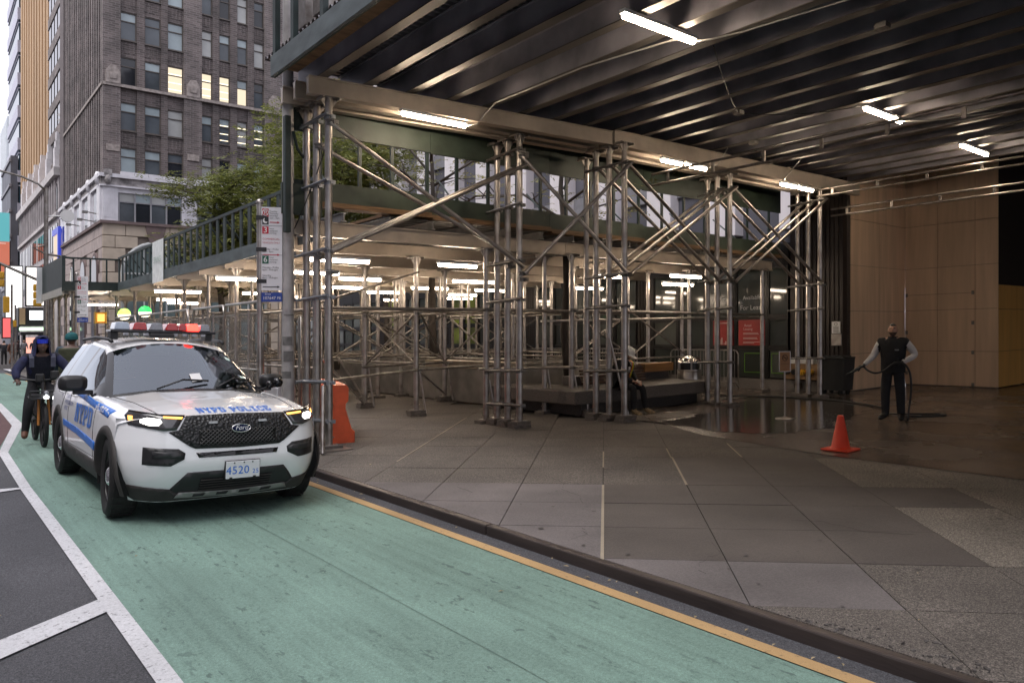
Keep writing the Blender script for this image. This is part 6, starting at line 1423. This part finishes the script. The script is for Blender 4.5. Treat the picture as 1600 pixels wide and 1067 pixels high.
def parking_sign(x, y, label, sz=1.0):
    t = thing('parking_sign', (x, y, 0), label, 'parking sign', 'parking signs on poles')
    MB().tube((x, y, 0), (x, y, 3.72), .042, 12).lathe((x, y, 3.72), [(.055, -.02), (.055, .01), (.03, .04), (0, .05)], 12).build('pole', STEEL, t)
    d = Vector((.94, -.34, 0)).normalized(); o = Vector((x, y-.055, 0))+d*.005; w = .30; nrm = d.cross(Vector((0, 0, 1)))
    def P(u, z, e=0):
        z = z+.28
        return o+d*u+Vector((0, 0, z))+nrm*e
    z0, z1 = 2.0, 3.36
    m = MB(); m.obox(P(w/2, (z0+z1)/2+.05), d, nrm, (0, 0, 1), (w, .006, z1-z0-.1)); face = m.build('sign_plate', M('sign white', (.70, .70, .73), .4, 0, .03, 3), t)
    MB().obox(P(w/2, z0+.0), d, nrm, (0, 0, 1), (w, .0065, .14)).build('blue_plate', M('sign blue', (.015, .05, .28), .4, var=0), t)
    R_, G_, K_ = M('sign red', (.45, .02, .04), .4, var=0), M('sign green', (.01, .10, .06), .4, var=0), M('sign black', (.01, .01, .012), .4, var=0)
    e0 = .006
    def rect(mt, u0, u1, a, b, name='sign_print'):
        m = MB().quad(P(u0, a, e0), P(u1, a, e0), P(u1, b, e0), P(u0, b, e0)); return m.build(name, mt, face, fix=False)
    rect(R_, .012, .105, 3.215, 3.335); rect(K_, .012, .105, 3.095, 3.213); rect(R_, .012, .105, 2.955, 3.065); rect(G_, .012, .105, 2.505, 2.625)
    def txt(mt, rows):
        m = MB()
        for s, u, z, h_, al in rows: text_on(m, s, P(u, z, e0+.002), d, (0, 0, 1), h_, 0, align=al)
        m.build('sign_lettering', mt, face, fix=False)
    wh = M('sign print white', (.75, .75, .75), .4, var=0)
    txt(wh, [('3', .058, 3.01, .12, 'CENTER'), ('6', .058, 2.565, .12, 'CENTER'), ('P', .058, 3.275, .085, 'CENTER'), ('107647', .02, 1.985, .062, 'LEFT'), ('Street', .05, 2.045, .035, 'LEFT'), ('PB', .225, 1.985, .05, 'LEFT')])
    txt(R_, [('COMMERCIAL', .015, 2.875, .040, 'LEFT'), ('VEHICLES ONLY', .015, 2.82, .035, 'LEFT')])
    txt(K_, [('Tuesday\nThursday\nSaturday\n2am - 3am', .115, 3.245, .034, 'LEFT'), ('hour\nmetered\nparking', .115, 3.0, .034, 'LEFT'), ('Monday - Friday\n6am - 6pm', .015, 2.705, .036, 'LEFT'), ('hour\nmetered\nparking', .115, 2.565, .034, 'LEFT'), ('Monday - Friday\n6pm - Midnight', .015, 2.43, .036, 'LEFT'), ('Saturday\n8am - Midnight', .015, 2.31, .036, 'LEFT')])
    for mt, z in ((R_, 3.13), (R_, 2.64), (K_, 2.155)):
        a = MB().quad(P(.12 if z > 3 else .02, z-.006, e0+.001), P(.24, z-.006, e0+.001), P(.24, z+.006, e0+.001), P(.12 if z > 3 else .02, z+.006, e0+.001)); a.add([P(.23, z-.018, e0+.001), P(.265, z, e0+.001), P(.23, z+.018, e0+.001)], [(0, 1, 2)]); a.build('sign_arrow', mt, face, fix=False)
    for z in (3.075, 2.635): rect(K_, .0, w, z, z+.005)
    ring = [P(.058+.042*math.cos(t), 3.275+.046*math.sin(t), .009) for t in np.linspace(0, 2*math.pi, 20, endpoint=False)]; MB().path(ring, .005, 5, True).tube(P(.03, 3.30, .009), P(.088, 3.25, .009), .004, 5).build('sign_print', wh, face)
    m = MB(); pts = [P(.058+.036*math.cos(t), 3.152+.04*math.sin(t), .008) for t in np.linspace(1.9, 5.6, 12)]+[P(.070+.028*math.cos(t), 3.165+.03*math.sin(t), .008) for t in np.linspace(5.2, 2.3, 10)]; m.add(pts, [tuple(range(len(pts)))]); m.build('sign_print', wh, face, fix=False)
    for z in (3.48, 3.0, 2.52): MB().obox(Vector((x, y-.01, z))+d*.02, d, nrm, (0, 0, 1), (.15, .10, .06)).build('sign_bracket', CBLK, t)
parking_sign(4.03, 11.05, 'nearer parking sign, tall white panel on a galvanised pole beside the lamp post')
parking_sign(3.88, 26.4, 'farther parking sign standing before the stepped end of the low shed')
# banner on the railing
bnr = thing('banner', (5.44, 23.1, 3.4), 'blank white banner draped over the green street railing', 'banner')
m = MB().grid([[(5.445+.008*math.sin(7*y), y, 3.3+1.22*k/8+.004*math.sin(3*k)) for y in np.linspace(22.5, 23.75, 8)] for k in range(9)]).build('banner_cloth', M('white banner cloth', (.8, .82, .82), .7), bnr)
m = MB(); text_on(m, 'SPRING', (5.425, 23.12, 3.95), (0, -1, 0), (0, 0, 1), .25); m.build('lettering', M('pale green print', (.42, .52, .47), .7, var=0), bnr, fix=False)
# water filled barriers
def barrier(x, y, a, mat, label):
    t = thing('water_barrier', (x, y, 0), label, 'barrier', 'plastic road barriers'); c, s = math.cos(a), math.sin(a)
    T = lambda u, v, z: (x+u*c-v*s, y+u*s+v*c, z)
    prof = [(-.24, .0), (-.24, .18), (-.19, .24), (-.10, .55), (-.10, .66), (-.145, .70), (-.145, .92), (-.11, .98), (.11, .98), (.145, .92), (.145, .70), (.10, .66), (.10, .55), (.19, .24), (.24, .18), (.24, .0)]
    rows_ = [[T(u, p[0]*k, p[1]*.93*(1-.02*(1-k))) for p in prof] for u, k in ((-.9, .9), (-.86, 1), (-.3, 1), (.3, 1), (.86, 1), (.9, .9))]
    m = MB().grid(rows_, False); m.add(rows_[0], [tuple(range(16))]); m.add(rows_[-1], [tuple(range(16))[::-1]]); m.build('barrier_body', mat, t, bevel=.018)
    for u in (-.55, 0, .55):
        for sg in (-1, 1): m = MB().add([T(u-.16, sg*.195, .26), T(u+.16, sg*.195, .26), T(u+.09, sg*.122, .54), T(u-.09, sg*.122, .54), T(u-.12, sg*.165, .28), T(u+.12, sg*.165, .28), T(u+.07, sg*.11, .52), T(u-.07, sg*.11, .52)], [(0,1,5,4),(1,2,6,5),(2,3,7,6),(3,0,4,7),(4,5,6,7)]); m.build('moulded_recess', mat, t)
    return t
BOR = M('orange plastic', (.62, .085, .02), .42, 0, .18, 5); BWH = M('white plastic', (.62, .62, .66), .45, 0, .1, 5)
barrier(5.42, 11.5, math.radians(72), BOR, 'scuffed orange plastic barrier beside the tall corner posts')
barrier(4.75, 12.3, math.radians(80), BWH, 'white plastic barrier just behind the nearest orange one')
barrier(4.55, 14.4, math.radians(88), BOR, 'orange plastic barrier furthest back, behind the lamp post')
# chain link fence panels along the kerb
def chain_panel(y0, y1, x, label):
    t = thing('fence_panel', (x, (y0+y1)/2, 0), label, 'fence panel', 'chain link fence panels along the kerb')
    MB().path([(x, y0, .05), (x, y0, 2.0), (x, y0+.03, 2.09), (x, y0+.1, 2.25), (x, y1-.1, 2.25), (x, y1-.03, 2.09), (x, y1, 2.0), (x, y1, .05)], .024, 8).tube((x, y0, .2), (x, y1, .2), .02, 8).tube((x, y0, 1.15), (x, y1, 1.15), .018, 8).build('fence_frame', STEEL, t)
    for k in (1, 2): MB().tube((x, y0+(y1-y0)*k/3, .1), (x, y0+(y1-y0)*k/3, 2.12), .022, 8).build('fence_bar', STEEL, t)
    m = MB(); w = .003; h_ = 1.9; n = int((y1-y0)/.075)
    for k in range(-int(h_/.075), n):
        for sg in (1, -1):
            ya = y0+.075*k if sg > 0 else y0+.075*k+h_; yb = ya+sg*h_; za, zb = .2, .2+h_
            lo, hi = y0, y1
            def cl(yq): return max(lo, min(hi, yq))
            a, b = cl(ya), cl(yb)
            if a == b: continue
            z_a = za+(a-ya)/sg; z_b = za+(b-ya)/sg; m.tube((x+.004*sg, a, z_a), (x+.004*sg, b, z_b), w, 3, caps=False)
    tag(m.build('chain_mesh', CLAMP, t, fix=False), kind='stuff'); MB().box(x-.25, y0-.05, 0, x+.25, y0+.05, .05).build('fence_foot', CLAMP, t); return t
for k, (a, b) in enumerate(((11.6, 13.5), (13.6, 15.6), (15.7, 17.8), (17.9, 20.2), (20.3, 22.8))):
    chain_panel(a, b, 4.28+.05*(k % 2), 'chain link fence panel number %s from the lamp post along the kerb' % ('one two three four five'.split()[k]))
MB_ = thing('fence_panel', (5.0, 11.9, 0), 'narrow chain link panel end on behind the orange barrier', 'fence panel')
MB().path([(4.78, 11.3, .05), (4.78, 11.3, 2.0), (5.1, 12.1, 2.0), (5.1, 12.1, .05)], .022, 8).build('fence_frame', STEEL, MB_)
# litter bin, crowd barriers, sign stand, cone, wheelie bin, standpipes
tc_ = thing('litter_bin', (14.33, 11.0, 0), 'round brushed steel litter bin with a domed top behind the bench', 'litter bin')
MB().lathe((14.33, 11, 0), [(.0, 0), (.27, .0), (.28, .02), (.28, .68), (.27, .70)], 24).build('bin_body', M('brushed steel', (.42, .39, .36), .3, .9, .15, 4, stretch=(8, 8, .3)), tc_)
MB().lathe((14.33, 11, 0), [(.275, .90), (.27, .95), (.22, 1.02), (.12, 1.055), (0, 1.06)], 24).build('bin_dome', M('polished dome', (.6, .57, .54), .2, 1, 0), tc_)
MB().lathe((14.33, 11, 0), [(.22, .70), (.22, .90)], 20).build('bin_mouth', BLACK, tc_)
MB().lathe((14.33, 11, 0), [(.28, .70), (.285, .72), (.28, .74)], 24).build('bin_rim', STEEL, tc_)
for a in (.6, 2.7, 4.0, 5.4): MB().tube((14.33+.26*math.cos(a), 11+.26*math.sin(a), .7), (14.33+.26*math.cos(a), 11+.26*math.sin(a), .92), .022, 6).build('bin_strut', STEEL, tc_)
def crowd(x, y0, y1, label):
    t = thing('crowd_barrier', (x, (y0+y1)/2, 0), label, 'crowd barrier', 'steel crowd barriers')
    MB().path([(x, y0, .18), (x, y0, .98), (x, y0+.05, 1.06), (x, y0+.12, 1.09), (x, y1-.12, 1.09), (x, y1-.05, 1.06), (x, y1, .98), (x, y1, .18)], .02, 8).tube((x, y0, .2), (x, y1, .2), .018, 8).build('barrier_frame', STEEL, t)
    y = y0+.12
    while y < y1-.05: MB().tube((x, y, .2), (x, y, 1.085), .008, 6).build('barrier_bar', STEEL, t); y += .115
    for y in (y0+.18, y1-.18): MB().path([(x-.28, y, .01), (x-.26, y, .05), (x-.1, y, .17), (x+.1, y, .17), (x+.26, y, .05), (x+.28, y, .01)], .018, 6).build('barrier_foot', STEEL, t)
crowd(17.75, 11.95, 14.3, 'steel crowd barrier in front of the red posters'); crowd(17.7, 15.6, 17.9, 'steel crowd barrier behind the seated worker'); crowd(17.5, 18.2, 20.4, 'steel crowd barrier deepest along the shop glass')
ns = thing('sign_stand', (12.51, 7.43, .008), 'small tan no smoking sign on a slim round based stand in the puddle', 'sign')
MB().lathe((12.51, 7.43, .01), [(0, 0), (.17, 0), (.17, .01), (.05, .03), (.018, .05)], 20).tube((12.51, 7.43, .03), (12.51, 7.43, .92), .014, 8).build('stand', STEEL, ns)
nd = Vector((.75, -.66, 0)); nn_ = nd.cross(Vector((0, 0, 1)))
so = Vector((12.51, 7.43, 1.07)); MB().obox(so, nd, nn_, (0, 0, 1), (.21, .02, .38)).build('sign_frame', STEEL, ns); MB().obox(so+nn_*.012, nd, nn_, (0, 0, 1), (.185, .004, .355)).build('sign_face', M('tan sign', (.34, .17, .07), .5, 0, .05), ns)
m = MB(); cc = so+nn_*.016+Vector((0, 0, .07)); m.path([cc+nd*.045*math.cos(t)+Vector((0, 0, .055*math.sin(t))) for t in np.linspace(0, 2*math.pi, 20, endpoint=False)], .006, 5, True).tube(cc+nd*-.03+Vector((0, 0, .035)), cc+nd*.03+Vector((0, 0, -.035)), .005, 5).obox(cc, nd, nn_, (0, 0, 1), (.06, .003, .01))
text_on(m, 'NO SMOKING', so+Vector((0, 0, -.04)), nd, (0, 0, 1), .024, .016); text_on(m, 'THANK YOU', so+Vector((0, 0, -.15)), nd, (0, 0, 1), .014, .016); m.build('sign_print', M('brown print', (.06, .03, .015), .5, var=0), ns, fix=False)
cn = thing('traffic_cone', (9.86, 5.02, .0), 'plain bright orange traffic cone on the plaza floor', 'traffic cone')
CON = M('cone orange', (.80, .06, .018), .45, 0, .06, 8)
MB().lathe((9.86, 5.02, .0), [(.15, .035), (.135, .04), (.12, .06), (.042, .47), (.036, .485), (.028, .47), (.028, .3)], 24).build('cone_body', CON, cn)
MB().prism([(9.67, 4.83), (10.05, 4.83), (10.05, 5.21), (9.67, 5.21)], .008, .036).build('cone_base', CON, cn, bevel=.012)
wb = thing('wheelie_bin', (17.95, 9.28, 0), 'dark grey plastic wheelie bin against the ribbed wall', 'wheelie bin')
BINM = M('dark grey plastic', (.022, .024, .026), .5, 0, .15, 6)
m = MB(); rr = [[(17.95+sx*(.24+.06*z), 9.22+sy*(.27+.05*z), z+.12) for sx, sy in ((-1,-1),(1,-1),(1,1),(-1,1),(-1,-1))] for z in (0, .05, .78)]
m.grid(rr, False); m.box(17.69, 8.95, .12, 18.2, 9.5, .14).build('bin_body', BINM, wb)
MB().box(17.62, 8.90, .90, 18.25, 9.56, .945).box(17.70, 8.98, .945, 18.2, 9.5, .975).build('bin_lid', BINM, wb, bevel=.015)
for sy in (9.02, 9.44): [MB().tube((q, sy, .07), (q, sy+.05, .07), .07, 14).build('bin_wheel', RUBBER, wb) for q in (17.76, 18.12)]
sp_ = thing('standpipe_cabinet', (18.2, 10.1, .3), 'tan standpipe cabinet with black and yellow hose caps on the wall', 'standpipe')
MB().box(18.05, 9.75, .33, 18.26, 10.75, .74).build('cabinet', M('tan cabinet', (.24, .145, .07), .5), sp_); MB().box(18.03, 9.9, .745, 18.26, 10.7, .86).build('cabinet_sign', WHITEP, sp_)
for y, mt in ((10.62, BLACK), (10.40, BLACK), (10.16, M('yellow cap', (.75, .42, .02), .4)), (9.97, MATS['yellow cap'])): MB().tube((17.93, y, .53), (18.05, y, .53), .075, 14).tube((17.9, y, .53), (17.93, y, .53), .035, 8).build('hose_cap', mt, sp_)
for y in (10.45, 9.75): MB().tube((18.24, y, .14), (18.28, y, .14), .11, 20).build('pipe_plate', M('bronze plate', (.10, .08, .06), .35, .7), sp_)
# subway lamps
for x, y, z, g, l in ((5.85, 29.6, 2.55, (.55, 1, .15), 'yellow green topped subway globe lamp'), (6.45, 29.2, 2.63, (.03, .9, .12), 'bright green topped subway globe lamp')):
    t = thing('subway_lamp', (x, y, 0), l, 'globe lamp'); MB().tube((x, y, 0), (x, y, z-.2), .045, 10).build('pole', CBLK, t)
    MB().lathe((x, y, z), [(.22, 0), (.20, .1), (.12, .19), (0, .22)], 18).build('globe_top', emat('globe green '+l[:6], g, 1.2), t); MB().lathe((x, y, z), [(0, -.21), (.12, -.18), (.2, -.1), (.22, -.003)], 18).build('globe_base', emat('globe cream', (1, .85, .6), 1.3), t)
# traffic signals and the avenue lamp
YEL = M('signal yellow', (.62, .33, .015), .45, 0, .08, 6)
def signal(x, y, z, label, n=3):
    t = thing('traffic_signal', (x, y, z), label, 'traffic signal', 'yellow traffic signals')
    for k in range(n):
        MB().cbox((x, y, z+.36*k), (.34, .26, .34)).build('signal_section', YEL, t, bevel=.04); MB().tube((x, y+.13, z+.36*k+.02), (x, y+.36, z+.36*k+.02), .15, 14, caps=False).build('signal_visor', YEL, t)
        MB().tube((x, y-.16, z+.36*k), (x, y-.13, z+.36*k), .13, 14).build('signal_back', YEL, t)
    MB().tube((x, y, z+.36*n-.2), (x, y, z+.36*n+.2), .04, 8).build('hanger', CBLK, t)
sp1 = thing('signal_mast', (4.75, 42, 0), 'grey mast arm carrying the yellow traffic signals', 'signal mast')
MB().tube((5.1, 42, -.2), (5.1, 42, 5.0), .11, 12).path([(5.1, 42, 4.3), (4.4, 42, 4.62), (3.0, 42, 5.3), (1.0, 42, 5.9), (-2, 42, 6.3)], .07, 8).build('mast', STEEL2, sp1)
signal(4.5, 41.8, 3.45, 'yellow signal hanging beside the white edge of the low shed'); signal(3.02, 41.8, 4.35, 'yellow signal on the mast arm at the left frame edge', 2)
def ped(x, y, z, label, s=.4):
    t = thing('pedestrian_signal', (x, y, z), label, 'pedestrian signal'); MB().cbox((x, y, z), (.32, .22, s)).build('signal_case', YEL, t, bevel=.03); MB().cbox((x+.02, y+.2, z), (.08, .2, s*.6)).build('signal_bracket', YEL, t); MB().tube((x+s*.3, y+.3, -1), (x+s*.3, y+.3, z+1.2), .06, 8).build('pole', STEEL2, t)
ped(4.07, 52, 3.75, 'large yellow pedestrian signal box on the far kerb', .95); ped(4.75, 56, 2.7, 'small yellow pedestrian signal low down before the red shop sign', .42)
h_ = thing('walk_signal', (5.1, 24.5, 2.3), 'orange lit stop hand signal under the end of the low shed', 'pedestrian signal')
MB().cbox((4.55, 26.5, 2.35), (.34, .2, .36)).build('signal_case', YEL, h_); MB().cbox((4.55, 26.39, 2.35), (.2, .02, .24)).build('signal_face', emat('orange hand', (1, .3, .06), 2.0), h_); MB().tube((4.75, 26.6, 0), (4.75, 26.6, 2.7), .05, 8).build('pole', STEEL2, h_)
al = thing('avenue_lamp', (4.5, 38.7, 0), 'tall slim avenue lamp pole with a long curved arm at the left', 'lamp post')
MB().tube((4.5, 38.7, -.2), (4.5, 38.7, 8.45), .12, 12, r2=.08).path([(4.5, 38.7, 8.3), (4.2, 38.7, 8.6), (3.6, 38.7, 8.85), (2.6, 38.7, 9.05), (1.5, 38.7, 9.1)], .045, 8).path([(4.5, 38.7, 5.9), (4.0, 38.7, 5.75), (4.5, 38.7, 5.5), (5.6, 38.7, 5.35)], .05, 8).build('pole', STEEL2, al); MB().lathe((1.1, 38.7, 9.05), [(0, -.1), (.2, -.05), (.25, .03), (.1, .1), (0, .12)], 14).build('lamp_head', STEEL2, al)
dc = thing('dish_antenna', (5.6, 38.6, 7.1), 'round white dish fixed on the avenue lamp pole', 'dish'); MB().tube((5.3, 38.6, 7.25), (5.3, 38.5, 7.25), .28, 18).tube((5.3, 38.6, 7.25), (4.55, 38.7, 7.2), .03, 6).build('dish', WHITEP, dc)
fl = thing('floor_lamp', (8.0, 19.3, .1), 'low warm floodlight on the pavement at the foot of the planter', 'floodlight')
MB().cbox((7.3, 17.9, .16), (.22, .12, .14)).build('lamp_case', CBLK, fl); MB().cbox((7.29, 17.83, .17), (.18, .02, .09)).build('lamp_face', emat('warm flood', (1, .62, .25), 9), fl)

m = MB()   # spray where the jet lands
for k in range(520):
    t = random.random()**.6; x, y = 10.9+1.9*t+random.gauss(0, .16), 6.15+.25*t+random.gauss(0, .22); z = .012+abs(random.gauss(0, .05+.06*(1-abs(t-.4)))); r = random.uniform(.0012, .003)
    m.add([(x, y, z+r), (x-r, y, z-r), (x+r, y-r, z-r), (x, y+r, z-r)], [(0, 1, 2), (0, 2, 3), (0, 3, 1), (1, 3, 2)])
tag(m.build('water_spray', M('water drops', (.75, .75, .75), .15, var=0, spec=.8)), kind='stuff')
# ---------------- lay the whole place on the sloping ground ----------------
# the avenue falls about 1.2 % away and the plaza rises about 1 %; uprights stay plumb
bpy.context.view_layer.update()
MWS = {o: o.matrix_world.copy() for o in S.objects if o.type not in ('CAMERA', 'LIGHT')}
sh = lambda v: SLX*v.x+SLY*v.y
done = set()
for o, mw in MWS.items():
    if o.type == 'MESH' and o.data not in done:
        done.add(o.data); n = len(o.data.vertices); co = np.empty(n*3); o.data.vertices.foreach_get('co', co); co = co.reshape(-1, 3)
        a, b = np.array(mw)[:3, :3], mw.translation
        if abs(a[2, 2]-1) < .01:
            w = co @ a.T; co[:, 2] += SLX*w[:, 0]+SLY*w[:, 1]; o.data.vertices.foreach_set('co', co.ravel()); o.data.update()
for o, mw in MWS.items():
    base = MWS[o.parent].translation if o.parent else Vector((0, 0, 0)); o.location.z += sh(mw.translation)-sh(base)
